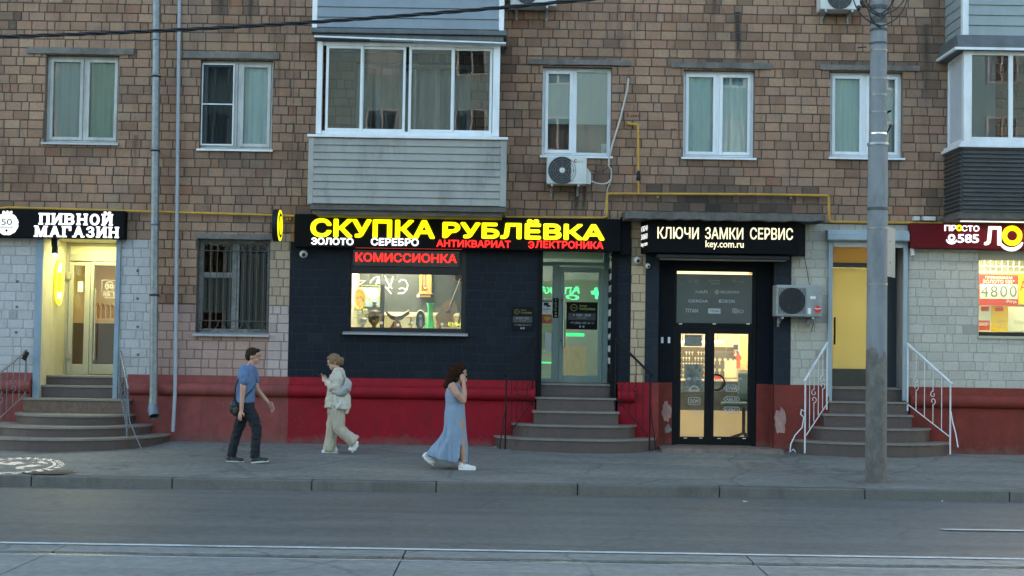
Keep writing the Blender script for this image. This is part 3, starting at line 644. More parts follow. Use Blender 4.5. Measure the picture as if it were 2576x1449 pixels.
g.box(x0 + 0.085, x1 - 0.11, YG, YG + 0.06, z0, z0 + 0.06); g.box(x0 + 0.085, x1 - 0.11, YG, YG + 0.06, z1 - 0.06, z1)
fr = g.build('glazing_frame', white_pvc, mid_b, bevel=0.006)
frames = [(fx[0] + 0.02, fx[1] + 0.02, 0.0), (fx[1] - 0.01, fx[2] + 0.01, 0.03), (fx[3] - 0.02, fx[4] + 0.02, 0.0), (fx[4] - 0.01, x1 - 0.12, 0.03)]
for a, b, dy in frames:
    g = MB(); ring(g, a, b, z0 + 0.061, z1 - 0.061, 0.042, YG + 0.005 + dy, YG + 0.028 + dy); s_ = g.build('sliding_sash', white_pvc, mid_b, bevel=0.004)
    g = MB(); g.box(a + 0.043, b - 0.043, YG + 0.013 + dy, YG + 0.018 + dy, z0 + 0.104, z1 - 0.104); g.build('balcony_pane', GLASS('balcony_glass', (0.7, 0.73, 0.75), 1.3), mid_b)
for xx in (x0 + 0.02, x1 - 0.05):
    g = MB(); g.box(xx, xx + 0.03, YG + 0.1, -0.013, z0, z0 + 0.06); g.build('side_frame', white_pvc, mid_b); g = MB(); g.box(xx, xx + 0.03, YG + 0.1, -0.013, z1 - 0.06, z1); g.build('side_frame', white_pvc, mid_b)
    g = MB(); g.box(xx + 0.01, xx + 0.016, YG + 0.1, -0.013, z0 + 0.061, z1 - 0.061); g.build('balcony_pane', MATS['balcony_glass'], mid_b)
a = R(783, 74, 1275, 98, -1.05); g = MB(); zr = (a[2] + a[3]) / 2
g.box(a[0], a[1], -1.08, -0.013, zr, a[3]); g.box(a[0] + 0.05, a[1] - 0.05, -1.02, -0.013, a[2] - 0.01, zr - 0.002); g.build('canopy', roof_grey, mid_b, bevel=0.01)
g = MB(); b_ = R(790, 98, 1273, 104, -1.05); g.extr([(b_[0], -1.06, b_[3] + 0.03), (b_[1], -1.06, b_[3] - 0.03), (b_[1], -1.06, b_[2] - 0.015), (b_[0], -1.06, b_[2] + 0.045)], (0, 0.2, 0)); g.build('drip_edge', white_pvc, mid_b)
g = MB(); g.box(x0, x1, -0.9, -0.013, z1 + 0.001, a[2] - 0.012); g.build('soffit', roof_grey, mid_b)
# door and window of the flat behind the middle balcony
x0, x1, z0, z1 = OP['C']; g = MB(); ring(g, x0, x1, z0, z1, 0.06, 0.1, 0.16)
for u in (940, 1000, 1090): g.box(XU(u) - 0.04, XU(u) + 0.04, 0.1, 0.16, z0 + 0.06, z1 - 0.06)
bd = g.build('balcony_door', old_pvc, BLD, bevel=0.006)
g = MB(); g.box(x0 + 0.06, x1 - 0.06, 0.125, 0.13, z0 + 0.06, z1 - 0.06); g.build('pane', clear, bd)
curtain('curtain', x0, XU(1000), z0, z1, 0.35, cloth('plum_curtain', (0.17, 0.15, 0.19)), bd); curtain('curtain', XU(1000), XU(1110), z0, z1, 0.33, cloth('lilac_curtain', (0.42, 0.38, 0.38)), bd); curtain('curtain', XU(1110), x1 + 0.05, z0, z1, 0.35, cloth('grey_curtain', None), bd)
g = MB(); g.box(x0 - 0.12, x0 - 0.001, 0.002, 0.4, z0, z1); g.box(x1 + 0.001, x1 + 0.12, 0.002, 0.4, z0, z1); g.box(x0 - 0.12, x1 + 0.12, 0.002, 0.4, z1 + 0.001, z1 + 0.1); g.build('reveal', MATS['brick_reveal'], bd)
# upper balcony
x0, x1, z0, z1 = R(787, -110, 1269, 72, YF); g = MB(); siding_x(g, x0 + 0.08, x1 - 0.08, z0, z1, YF, 7); siding_y(g, YF + 0.09, -0.012, z0, z1, x0 + 0.01, 7)
up_b = g.build('balcony', sid_blue, BLD); up_b['label'] = 'upper balcony with blue grey siding and white corners'
g = MB(); g.box(x0, x0 + 0.08, YF - 0.015, YF + 0.09, z0 - 0.01, z1); g.build('corner_post', white_pvc, up_b, bevel=0.006)
g = MB(); g.box(x1 - 0.08, x1, YF - 0.015, YF + 0.09, z0 - 0.01, z1); g.box(x1 - 0.03, x1 - 0.001, YF + 0.09, -0.012, z0, z1); g.build('corner_post', white_pvc, up_b, bevel=0.006)
g = MB(); g.box(x0 - 0.03, x1 + 0.02, YF - 0.05, -0.013, z1 + 0.001, z1 + 0.045); g.box(x0 + 0.1, x1 - 0.1, YF + 0.05, -0.013, z0 - 0.008, z0 + 0.05); g.build('cap', white_pvc, up_b)
# right balcony
xl = W(2420, 250, YF).x; xr = xl + 3.4
z0, z1 = R(2420, 372, 2576, 533, YF)[2:]
cor = M('corrugated_sheet', (0.085, 0.087, 0.09), 0.45, 0.12, 5, 0.0, metal=0.3, grime=0.25); g = MB(); n = 15
def corr(a0, a1, along):
    pts = []; m = n * 8
    for i in range(m + 1):
        z = z0 + (z1 - z0) * i / m; dpt = 0.018 * math.sin(2 * math.pi * n * i / m); pts.append((dpt, z))
    if along == 'x': poly = [(a0, YF + d_, z) for d_, z in pts] + [(a0, YF + 0.04, z1), (a0, YF + 0.04, z0)]; g.extr(poly, (a1 - a0, 0, 0), True)
    else: poly = [(xl + d_, a0, z) for d_, z in pts] + [(xl + 0.04, a0, z1), (xl + 0.04, a0, z0)]; g.extr(poly, (0, a1 - a0, 0), True)
corr(xl + 0.02, xr, 'x'); corr(YF + 0.045, -0.013, 'y')
rb_ = g.build('balcony', cor, BLD); rb_['label'] = 'right balcony with dark corrugated metal front and white glazing'
g = MB(); g.box(xl - 0.06, xr, YF - 0.05, -0.013, z1 + 0.001, z1 + 0.05); g.box(xl - 0.02, xr, YF - 0.02, -0.013, z1 + 0.051, z1 + 0.1); g.build('cap', white_pvc, rb_, bevel=0.006)
g = MB(); g.box(xl - 0.02, xr, YF + 0.02, -0.013, z0 - 0.05, z0 - 0.002); g.box(xl - 0.06, xr, YF - 0.03, -0.014, z0 - 0.11, z0 - 0.052); g.build('floor_slab', dark_concrete, rb_)
zg0 = z1 + 0.101; zg1 = R(2420, 128, 2576, 200, YF)[3]; xg0 = W(2424, 250, YF).x
g = MB(); g.box(xg0, xg0 + 0.13, YF - 0.01, YF + 0.11, zg0, zg1); g.box(xg0 + 0.13, xr, YF + 0.0, YF + 0.06, zg0, zg0 + 0.07); g.box(xg0 + 0.13, xr, YF + 0.0, YF + 0.06, zg1 - 0.07, zg1)
for u in (2543,): g.box(W(u, 250, YF).x - 0.035, W(u, 250, YF).x + 0.035, YF + 0.001, YF + 0.055, zg0 + 0.07, zg1 - 0.07)
g.box(xg0 + 1.9, xg0 + 1.97, YF + 0.001, YF + 0.055, zg0 + 0.07, zg1 - 0.07)
g.box(xg0 + 0.02, xg0 + 0.07, -0.06, -0.013, zg0, zg1); g.box(xg0 + 0.02, xg0 + 0.07, YF + 0.11, -0.06, zg0, zg0 + 0.06); g.box(xg0 + 0.02, xg0 + 0.07, YF + 0.11, -0.06, zg1 - 0.06, zg1)
g.build('glazing_frame', white_pvc, rb_, bevel=0.006)
g = MB(); g.box(xg0 + 0.13, xr, YF + 0.03, YF + 0.035, zg0 + 0.07, zg1 - 0.07); g.build('balcony_pane', MATS['balcony_glass'], rb_)
g = MB(); g.box(xg0 + 0.04, xg0 + 0.05, YF + 0.11, -0.06, zg0 + 0.06, zg1 - 0.06); g.build('side_panel', M('frosted_panel', (0.5, 0.54, 0.6), 0.25, 0.04, 4, 0.0), rb_)
g = MB(); g.box(xg0 + 0.16, W(2508, 250, YF).x, YF + 0.08, YF + 0.09, zg0, zg1); g.build('balcony_blind', cloth('grey_green_blind', (0.42, 0.47, 0.46)), rb_)
g = MB(); g.extr([(xl - 0.1, -1.04, zg1 + 0.02), (xl - 0.1, -0.013, zg1 - 0.02), (xl - 0.1, -0.013, zg1 + 0.24), (xl - 0.1, -1.0, zg1 + 0.24), (xl - 0.1, -1.04, zg1 + 0.1)], (xr - xl + 0.1, 0, 0)); g.build('canopy', roof_grey, rb_)
g = MB(); g.box(xl - 0.15, xr, -1.08, -1.042, zg1 - 0.01, zg1 + 0.03); g.box(xl - 0.15, xl - 0.102, -1.04, -0.02, zg1 - 0.01, zg1 + 0.03); g.build('drip_edge', white_pvc, rb_)
z0 = R(2420, -100, 2576, 90, YF)[2]; z1 = z0 + 1.15; g = MB(); siding_x(g, xl + 0.1, xr, z0, z1, YF, 7); siding_y(g, YF + 0.09, -0.012, z0, z1, xl + 0.01, 7)
ub = g.build('balcony', M('green_grey_siding', (0.26, 0.3, 0.31), 0.5, 0.06, 4, 0.0, grime=0.2), BLD); ub['label'] = 'upper right balcony with grey green siding'
g = MB(); g.box(xl, xl + 0.1, YF - 0.015, YF + 0.09, z0 - 0.01, z1); g.build('corner_post', white_pvc, ub, bevel=0.006)
g = MB(); g.box(xl, xr, YF - 0.03, -0.013, z1 + 0.001, z1 + 0.05); g.box(xl + 0.02, xr, YF + 0.02, -0.013, zg1 + 0.25, z0 - 0.012); g.build('cap', white_pvc, ub)

# ------------------------------------------------------------------ buildings across the street (they stand behind the camera and show in the window panes)
OPB = E('apartment_building', (0, -44, -0.3), 'unseen building across the street, its pale blue chosen to tint the window panes', 'building')
g = MB(); g.box(-45, 45, -56, -44, -0.4, 17.2); g.build('wall', M('pane_tint_blue', (0.33, 0.52, 0.57), 0.8, 0.1, 1.5, 0.0, grime=0.3), OPB)  # blue chosen to turn the reflections in the panes teal
g = MB(); g.box(-45.3, 45.3, -56.3, -43.6, 17.202, 17.5); g.build('roof', MATS['tar_roof'], OPB)
for i in range(22):
    for j in range(5):
        x = -42 + i * 4; z = 1.4 + j * 3.1
        g = MB(); ring(g, x - 0.7, x + 0.7, z, z + 1.6, 0.09, -43.99, -43.9); g.box(x - 0.04, x + 0.04, -43.99, -43.9, z + 0.09, z + 1.51)
        wo = g.build('window', white_pvc, OPB); g = MB(); g.box(x - 0.6, x + 0.6, -43.985, -43.96, z + 0.09, z + 1.5); g.build('pane', dark_glass if (i * 7 + j * 3) % 5 else cloth('ice_curtain', None), wo)

# ------------------------------------------------------------------ lamps of the lit shops
def area(name, loc, sx, sy, power, col, rot=(0, 0, 0)):
    l = bpy.data.lights.new(name, 'AREA'); l.shape = 'RECTANGLE'; l.size = sx; l.size_y = sy; l.energy = power; l.color = col
    o = bpy.data.objects.new(name, l); COL.objects.link(o); o.location = loc; o.rotation_euler = rot; return o
def room(name, x0, x1, y0, y1, z0, z1, mat, fl, parent=BLD, label=None):
    g = MB(); t = 0.05; g.m = 0
    g.box(x0 - t, x0, y0, y1 + t, z0, z1); g.box(x1, x1 + t, y0, y1 + t, z0, z1); g.box(x0, x1, y1, y1 + t, z0, z1); g.box(x0 - t, x1 + t, y0, y1 + t, z1, z1 + t)
    g.m = 1; g.box(x0 - t, x1 + t, y0, y1 + t, z0 - t, z0)
    o = g.build(name, [mat, fl], parent)
    if label: o['label'] = label
    return o
tile_floor = M('shop_floor_tile', (0.4, 0.35, 0.28), 0.4, 0.1, 4, 0.0)
WARM = (1.0, 0.78, 0.45); YEL = (1.0, 0.9, 0.42); COOL = (0.95, 1.0, 0.9)

# ------------------------------------------------------------------ granite steps
granite = M('dark_granite', (0.082, 0.056, 0.05), 0.55, 0.35, 60, 0.03, 80, grime=0.4)
granite_brown = M('brown_granite', (0.12, 0.075, 0.052), 0.5, 0.4, 18, 0.03, 80, grime=0.35)
tread_m = M('granite_tread', (0.2, 0.175, 0.155), 0.6, 0.2, 40, 0.03, 80, grime=0.4)
def steps(spec, label, zbase=-0.3, mats=None):
    root = E('entrance_steps', (0, 0, 0), label, 'steps', 'granite entrance steps'); ztops = []
    zs = [W((a + b) / 2, v, y).z for a, b, v, y, yb, p in spec]
    for i, (u0, u1, v, y, yb, p) in enumerate(spec):          # bottom to top
        x0, x1 = (W(u0, v, max(y, -0.3) if p else y).x, W(u1, v, max(y, -0.3) if p else y).x); zt = zs[i]; zb = zs[i - 1] if i else zbase
        def outline(e):
            if not p: return [(x0 - e, yb), (x0 - e, y - e), (x1 + e, y - e), (x1 + e, yb)]
            pts = [(x0 - e, yb)]; n = 26; xc, hx = (x0 + x1) / 2, (x1 - x0) / 2 + e; ys = -0.06 if y < -0.4 else y * 0.5
            for k in range(n + 1):
                t = -1 + 2 * k / n; t = math.sin(t * math.pi / 2); pts.append((xc + hx * t, ys + (y - e - ys) * (1 - abs(t) ** p) ** (1 / 2.0)))
            pts.append((x1 + e, yb)); return pts
        g = MB(); g.extr([(a, b, zb) for a, b in outline(0)], (0, 0, zt - 0.032 - zb))
        st = g.build('step', (mats or {}).get(i, granite), root)
        g = MB(); g.extr([(a, b, zt - 0.031) for a, b in outline(0.025)], (0, 0, 0.031)); g.build('tread', tread_m, st, bevel=0.006)
    return root, zs
_, zpd = steps([(1245, 1650, 1105, -0.85, 0.0, 2.4), (1290, 1600, 1070, -0.62, 0.0, 3.2), (1343, 1555, 1035, -0.38, 0.0, None), (1350, 1547, 1000, -0.12, 0.0, None), (1357, 1535, 965, 0.15, 0.85, None)],
      'grey granite steps with black railings up to the pawnshop door')
_, zrd = steps([(2000, 2392, 1115, -0.85, 0.0, 2.4), (2045, 2346, 1078, -0.62, 0.0, 3.2), (2073, 2293, 1043, -0.38, 0.0, None), (2086, 2282, 1010, -0.12, 0.0, None), (2094, 2281, 975, 0.15, 0.85, None)],
      'granite steps with white railings behind the concrete pole')
_, zbd = steps([(-70, 418, 1105, -1.85, 0.0, 2.2), (-30, 374, 1075, -1.45, 0.0, 2.2), (38, 332, 1045, -0.95, 0.0, 2.6), (58, 322, 1003, -0.3, 0.0, None), (106, 289, 970, 0.08, 0.3, None), (107, 288, 945, 0.34, 1.3, None)],
      'wide curved granite steps up to the beer shop door', mats={3: granite_brown})
for o in list(COL.objects):
    if o.name.startswith('step') and o.parent and o.parent.name.startswith('entrance_steps'): pass

# ------------------------------------------------------------------ railings
def scroll(g, c, r, flip=1, y=None):
    for s in (1, -1):
        pts = []
        for i in range(16):
            t = i / 15; a = rad(90 * s + 330 * t * flip); q = r * (1 - 0.62 * t); pts.append(Vector(c) + Vector((math.cos(a) * q * 0.8, 0, s * r * 1.0 + math.sin(a) * q)))
        g.tube(pts, 0.007, 6)
def railing(name, near, far, bnear, bfar, footv, mat, label, n=5, brace=None, scrolls=(1, 3), rr=0.02):
    """near/far: ends of the handrail (u, v, y) at the wall and at the street; bnear/bfar: the same for the lower rail."""
    P = lambda q: W(*q)
    a, b, c, d = P(near), P(far), P(bnear), P(bfar); root = E(name, (b.x, b.y, d.z - 0.2), label, 'railing', 'metal stair railings')
    g = MB(); ex = (b - a).normalized() * 0.05; g.tube([a - ex * 0.3, b + ex], rr, 10); g.build('handrail', mat, root)
    g = MB(); g.tube([c, d], 0.009, 6); g.build('lower_rail', mat, root)
    foot = P(footv); g = MB(); g.tube([Vector((b.x, b.y, b.z)), Vector((b.x, b.y, foot.z))], 0.014, 8); g.build('post', mat, root)
    g = MB(); g.tube([Vector((a.x, a.y, a.z)), Vector((a.x, a.y, c.z - 0.12))], 0.014, 8); g.build('post', mat, root)
    for i in range(1, n):
        t = i / n; p = a.lerp(b, t); q = c.lerp(d, t); q = Vector((p.x, p.y, q.z)); g = MB()
        if i in scrolls:
            m = p.lerp(q, 0.55); g.tube([p, m + Vector((0, 0, 0.1))], 0.007, 6); g.tube([m - Vector((0, 0, 0.1)), q], 0.007, 6); scroll(g, m, 0.055)
        else: g.tube([p, q], 0.007, 6)
        g.build('baluster', mat, root)
    if brace:
        g = MB(); g.tube([P(x) for x in brace], 0.01, 6); g.build('brace', mat, root)
    return root
iron = M('black_rail_paint', (0.011, 0.0115, 0.013), 0.55, 0.2, 12, 0.03, spec=0.15)
white_iron = M('white_rail_paint', (0.62, 0.63, 0.66), 0.5, 0.08, 12, 0.03, grime=0.45)
blue_iron = M('blue_grey_rail_paint', (0.12, 0.14, 0.17), 0.5, 0.2, 12, 0.03, grime=0.3)
railing('stair_railing', (1341, 852, -0.12), (1274, 940, -0.75), (1346, 1003, -0.12), (1280, 1092, -0.75), (1276, 1130, -0.75), iron, 'black railing left of the pawnshop steps', brace=[(1274, 1022, -0.75), (1266, 1060, -0.8), (1257, 1130, -0.85)])
railing('stair_railing', (1549, 854, -0.12), (1636, 940, -0.75), (1549, 1003, -0.12), (1630, 1095, -0.75), (1634, 1133, -0.75), iron, 'black railing right of the pawnshop steps', brace=[(1636, 1022, -0.75), (1641, 1060, -0.8), (1650, 1133, -0.85)])
railing('stair_railing', (2081, 863, -0.12), (2026, 955, -0.75), (2083, 1012, -0.12), (2028, 1095, -0.75), (2027, 1140, -0.75), white_iron, 'white scrolled railing left of the pole', brace=[(2024, 1035, -0.75), (2016, 1030, -0.76), (2014, 1042, -0.77), (2022, 1050, -0.78), (2018, 1075, -0.8), (2000, 1095, -0.85), (1989, 1118, -0.9), (1987, 1138, -0.92), (1996, 1130, -0.92), (2001, 1137, -0.92)])
railing('stair_railing', (2284, 866, -0.12), (2391, 962, -0.75), (2281, 1015, -0.12), (2388, 1098, -0.75), (2390, 1143, -0.75), white_iron, 'white scrolled railing right of the pole', brace=[(2392, 1035, -0.75), (2396, 1060, -0.78), (2404, 1090, -0.82), (2410, 1125, -0.88)])
railing('stair_railing', (66, 882, -0.15), (-14, 950, -1.2), (66, 990, -0.15), (-10, 1060, -1.2), (-12, 1120, -1.2), blue_iron, 'blue grey railing at the left edge by the beer shop', n=5, scrolls=(2, 4))
railing('stair_railing', (303, 886, -0.12), (322, 975, -1.2), (303, 990, -0.12), (320, 1085, -1.2), (321, 1130, -1.2), blue_iron, 'blue grey railing between the beer shop steps and the drainpipe', n=5, scrolls=(2,), brace=[(322, 1000, -1.2), (326, 1060, -1.3), (356, 1130, -1.5)])

# ------------------------------------------------------------------ beer shop entrance
x0, x1, z0, z1 = OP['beer']; YB = 1.25; zfl = zbd[-1]
plaster_y = M('cream_reveal_plaster', (0.5, 0.47, 0.33), 0.7, 0.06, 4, 0.02, grime=0.3)
trim_blue = M('blue_grey_trim', (0.22, 0.29, 0.36), 0.55, 0.06, 5, 0.02, grime=0.35)
g = MB(); g.box(x0 - 0.1, x0, 0.003, YB + 0.1, z0, z1); g.box(x1, x1 + 0.1, 0.003, YB + 0.1, z0, z1); g.box(x0 - 0.1, x1 + 0.1, 0.002, YB + 0.1, z1, z1 + 0.08); g.build('entrance_reveal', plaster_y, BLD)
g = MB(); zt_ = z_of(95, 1003); g.box(XU(88, 800), x0 + 0.004, -0.045, 0.0, zt_, z1); g.box(x1 - 0.004, XU(301, 800), -0.045, 0.0, zt_, z1); g.build('door_trim', trim_blue, BLD, bevel=0.005)
olive = M('olive_grey_frame', (0.36, 0.37, 0.31), 0.45, 0.06, 5, 0.0, grime=0.2)
def leaf(name, u0, v0, u1, v1, gu0, gv0, gu1, gv1, y, mat, parent, glass=shop_glass, th=0.05, **k):
    """Door leaf drawn in the picture's coordinates at depth y: stiles and rails round one glass pane."""
    a = R(u0, v0, u1, v1, y); b = R(gu0, gv0, gu1, gv1, y); m = MB()
    m.box(a[0], b[0], y, y + th, a[2], a[3]); m.box(b[1], a[1], y, y + th, a[2], a[3]); m.box(b[0], b[1], y, y + th, a[2], b[2]); m.box(b[0], b[1], y, y + th, b[3], a[3])
    o = m.build(name, mat, parent, bevel=0.006)
    m = MB(); m.box(b[0] + 0.001, b[1] - 0.001, y + 0.02, y + 0.026, b[2] + 0.001, b[3] - 0.001); m.build('glass', glass, o); return o, a, b
fx0, fx1, fz0, fz1 = R(166, 604, 345, 943, YB); fz0 = zfl
g = MB(); ring(g, x0 + 0.002, x1 - 0.002, fz0 + 0.002, z1 - 0.002, 0.05, YB, YB + 0.07, wb=0.02)
a = R(172, 608, 340, 640, YB); b = R(172, 640, 340, 657, YB); g.box(x0 + 0.06, x1 - 0.06, YB, YB + 0.07, b[2], b[3])
g.box(x0 + 0.06, R(177, 612, 340, 640, YB)[0], YB, YB + 0.07, b[3], z1 - 0.06)
dfr = g.build('door_frame', olive, BLD, bevel=0.005)
g = MB(); g.box(R(177, 612, 340, 640, YB)[0], x1 - 0.06, YB + 0.03, YB + 0.036, b[3], z1 - 0.06); g.build('transom_panel', M('pale_yellow_transom', (0.7, 0.66, 0.4), 0.4, 0.03, 4, 0.0), dfr)  # plain opaque pale yellow sheet
beer_rooms = room('shop_interior', x0 - 0.8, x1 + 1.2, YB + 0.16, 4.6, zfl, z1 + 0.1, M('warm_plaster', (0.62, 0.5, 0.32), 0.7, 0.06, 3, 0.0), tile_floor, label='warm lit interior of the beer shop')
d1, a1, b1 = leaf('door', 171, 659, 225, 942, 183, 668, 211, 916, YB - 0.03, olive, BLD); d1['label'] = 'narrow left leaf of the beer shop door'
d2, a2, b2 = leaf('door', 226, 659, 334, 942, 234, 668, 322, 917, YB - 0.03, olive, BLD); d2['label'] = 'right leaf of the beer shop door with a long bar handle'
steel = M('brushed_steel', (0.55, 0.54, 0.5), 0.25, 0.08, 10, 0.0, metal=0.9)
g = MB(); p = R(236, 726, 240, 905, YB - 0.1); xh = (p[0] + p[1]) / 2; g.tube([(xh, YB - 0.1, p[2]), (xh, YB - 0.1, p[3])], 0.014, 10)
for zz in (p[2] + 0.25, p[3] - 0.1): g.tube([(xh, YB - 0.1, zz), (xh - 0.03, YB - 0.02, zz)], 0.01, 8)
g.build('handle', steel, d2)
g = MB(); 
for v in (694, 895): q = R(166, v - 9, 178, v + 9, YB - 0.06); g.box(q[0], q[1], YB - 0.055, YB - 0.031, q[2], q[3])
g.build('hinge', steel, d1, bevel=0.008)
sc_ = MB(); sc_.rbox(196, 708, 209, 734, YB - 0.012, YB - 0.0105); T(sc_.build('sticker', white_plain, d1), 'small white sticker on the narrow door glass')
m = MB(); yy = YB - 0.012
m.rtext('50', 268, 715, 284, 726, yy, 0.001, 0.02); m.rtext('РЕЖИМ РАБОТЫ', 261, 732, 296, 736, yy, 0.001); m.rtext('10:00 - 23:00', 260, 737, 300, 745, yy, 0.001, 0.02); m.rtext('ЕЖЕДНЕВНО', 264, 747, 296, 751, yy, 0.001)
q = R(256, 705, 306, 765, yy); pts = [(q[0], yy, q[3]), (q[1], yy, q[3]), (q[1], yy, q[2]), (q[0], yy, q[2]), (q[0], yy, q[3])]; m.tube(pts, 0.004, 5); c_ = W(276, 720, yy); m.tube(arc(c_, 0.075, -60, 240, 18), 0.005, 5)
m.build('lettering', white_plain, d2)
# inside: counter, taps, panelling
g = MB(); bx0, bx1, bz0, bz1 = R(190, 812, 330, 945, 3.2); bt = W(260, 812, 3.2).z
g.box(x0 - 0.75, x1 + 1.15, 4.2, 4.55, zfl + 0.002, bt); o = g.build('wall_panelling', M('dark_wood', (0.035, 0.019, 0.01), 0.5, 0.3, 4, 0.03, stretch=(12, 1, 1)), beer_rooms)
g = MB(); g.box(x0 + 0.5, x1 + 1.0, 3.3, 3.85, zfl + 0.002, zfl + 0.95); bc = E('bar_counter', (x0 + 1, 3.5, zfl), 'dark wooden bar counter inside the beer shop', 'counter'); g.build('counter_base', MATS['dark_wood'], bc)
g = MB(); g.box(x0 + 0.45, x1 + 1.05, 3.25, 3.9, zfl + 0.951, zfl + 1.0); g.build('counter_top', M('counter_wood', (0.3, 0.17, 0.07), 0.35, 0.2, 5, 0.0), bc, bevel=0.01)
for i, u in enumerate((244, 256, 268, 280)):
    c = W(u, 860, 3.4); g = MB(); g.tube([(c.x, 3.45, zfl + 1.001), (c.x, 3.45, zfl + 1.22), (c.x, 3.36, zfl + 1.26)], 0.03, 8); T(g.build('beer_tap', M('brass', (0.6, 0.38, 0.1), 0.25, 0.1, 6, 0.0, metal=0.9)), ['brass beer tap farthest left on the bar counter', 'second brass beer tap from the left', 'third brass beer tap from the left', 'brass beer tap farthest right behind the door glass'][i], 'tap', 'beer taps')
area('shop_lamp', ((x0 + x1) / 2 + 0.3, 2.6, z1 + 0.02), 1.2, 1.0, 9, (1.0, 0.84, 0.45))
area('entrance_lamp', ((x0 + x1) / 2, 0.62, z1 - 0.02), 0.6, 0.6, 4.2, (1.0, 0.93, 0.45))
# neon sign on the left reveal
ns = E('neon_sign', (x0 + 0.03, 0.7, z_of(140, 765)), 'oval yellow neon sign reading 50 on the entrance wall of the beer shop', 'sign')
zc0, zc1 = W(137, 765, 0.7).z, W(137, 655, 0.7).z; zc_ = (zc0 + zc1) / 2; hz = (zc1 - zc0) / 2
g = MB(); pts = [(x0 + 0.004, 0.72 + 0.17 * math.cos(t), zc_ + hz * math.sin(t)) for t in [2 * math.pi * i / 28 for i in range(28)]]; g.extr(pts, (0.03, 0, 0)); g.build('backing', EM('neon_yellow_board', (0.9, 0.85, 0.02), 0.07), ns)
g = MB(); pts = [Vector((x0 + 0.06, 0.72 + 0.18 * math.cos(t), zc_ + hz * 1.03 * math.sin(t))) for t in [2 * math.pi * i / 40 for i in range(41)]]; g.tube(pts, 0.012, 6); g.build('tube', EM('neon_yellow', (0.95, 1.0, 0.05), 0.22), ns)
g = MB(); n0 = len(g.v); g.text('50', 0.6, 0.84, zc_ + hz * 0.45, zc_ + hz * 0.9, 0, 0.0, 0.03, side=True); g.text('КРАНОВ', 0.58, 0.86, zc_ - hz * 0.75, zc_ - hz * 0.45, 0, 0.0, 0.03, side=True)
g.v = [(x0 + 0.05, 1.44 - v[1], v[2]) for v in g.v]; g.v = [(a, 1.44 - b, c) for a, b, c in g.v]
g.build('lettering', EM('neon_white', (0.9, 0.95, 1.0), 0.25), ns)
# projector above the entrance that throws a ring of light on the pavement
c = W(139, 618, 0.1); pj = E('logo_projector', (c.x, c.y, c.z), 'black projector lamp hanging from the beer shop ceiling', 'lamp')
g = MB(); g.box(c.x - 0.05, c.x + 0.05, 0.05, 0.15, c.z - 0.02, z1 - 0.001); g.tube([(c.x, 0.1, c.z - 0.02), (c.x + 0.01, 0.06, c.z - 0.14)], 0.055, 12); g.build('housing', black_metal, pj)
g = MB(); g.tube([(c.x + 0.012, 0.055, c.z - 0.141), (c.x + 0.014, 0.05, c.z - 0.16)], 0.035, 12); g.build('lens', EM('projector_lens', (0.9, 0.95, 1.0), 1.0), pj)
tgt = G(44, 1168); src = Vector((c.x, -0.75, 2.35)); src = Vector((c.x + 0.02, 0.03, c.z - 0.2))
sp = bpy.data.lights.new('projector_beam', 'SPOT'); spo = bpy.data.objects.new('projector_beam', sp); COL.objects.link(spo); spo.location = src
spo.rotation_euler = (tgt - src).to_track_quat('-Z', 'Y').to_euler(); sp.spot_size = rad(16); sp.spot_blend = 0.0; sp.energy = 150; sp.shadow_soft_size = 0.004; sp.color = (1.0, 0.97, 0.86)
sp.use_nodes = True; n = sp.node_tree; em = n.nodes['Emission']; tcn = n.nodes.new('ShaderNodeTexCoord'); sepx = n.nodes.new('ShaderNodeSeparateXYZ'); n.links.new(tcn.outputs['Normal'], sepx.inputs[0])
def mth(op, a, b=None):
    m_ = n.nodes.new('ShaderNodeMath'); m_.operation = op
    for i, q in enumerate((a, b)):
        if q is None: continue
        if isinstance(q, (int, float)): m_.inputs[i].default_value = q
        else: n.links.new(q, m_.inputs[i])
    return m_.outputs[0]
zx = mth('ABSOLUTE', sepx.outputs[2]); px_ = mth('DIVIDE', sepx.outputs[0], zx); py_ = mth('DIVIDE', sepx.outputs[1], zx)
rr_ = mth('SQRT', mth('ADD', mth('MULTIPLY', px_, px_), mth('MULTIPLY', py_, py_))); rn = mth('DIVIDE', rr_, math.tan(rad(8)))
an = mth('ARCTAN2', py_, px_)
ringm = mth('MULTIPLY', mth('GREATER_THAN', rn, 0.74), mth('LESS_THAN', rn, 0.8))
tick = mth('MULTIPLY', mth('MULTIPLY', mth('GREATER_THAN', rn, 0.84), mth('LESS_THAN', rn, 0.97)), mth('GREATER_THAN', mth('SINE', mth('MULTIPLY', an, 26.0)), 0.0))
nz = n.nodes.new('ShaderNodeTexNoise'); nz.inputs['Scale'].default_value = 22; n.links.new(tcn.outputs['Normal'], nz.inputs['Vector'])
inn = mth('MULTIPLY', mth('LESS_THAN', rn, 0.62), mth('GREATER_THAN', nz.outputs['Fac'], 0.54))
tot = mth('ADD', mth('ADD', ringm, tick), inn); n.links.new(mth('ADD', mth('MULTIPLY', tot, 1.0), 0.04), em.inputs['Strength'])
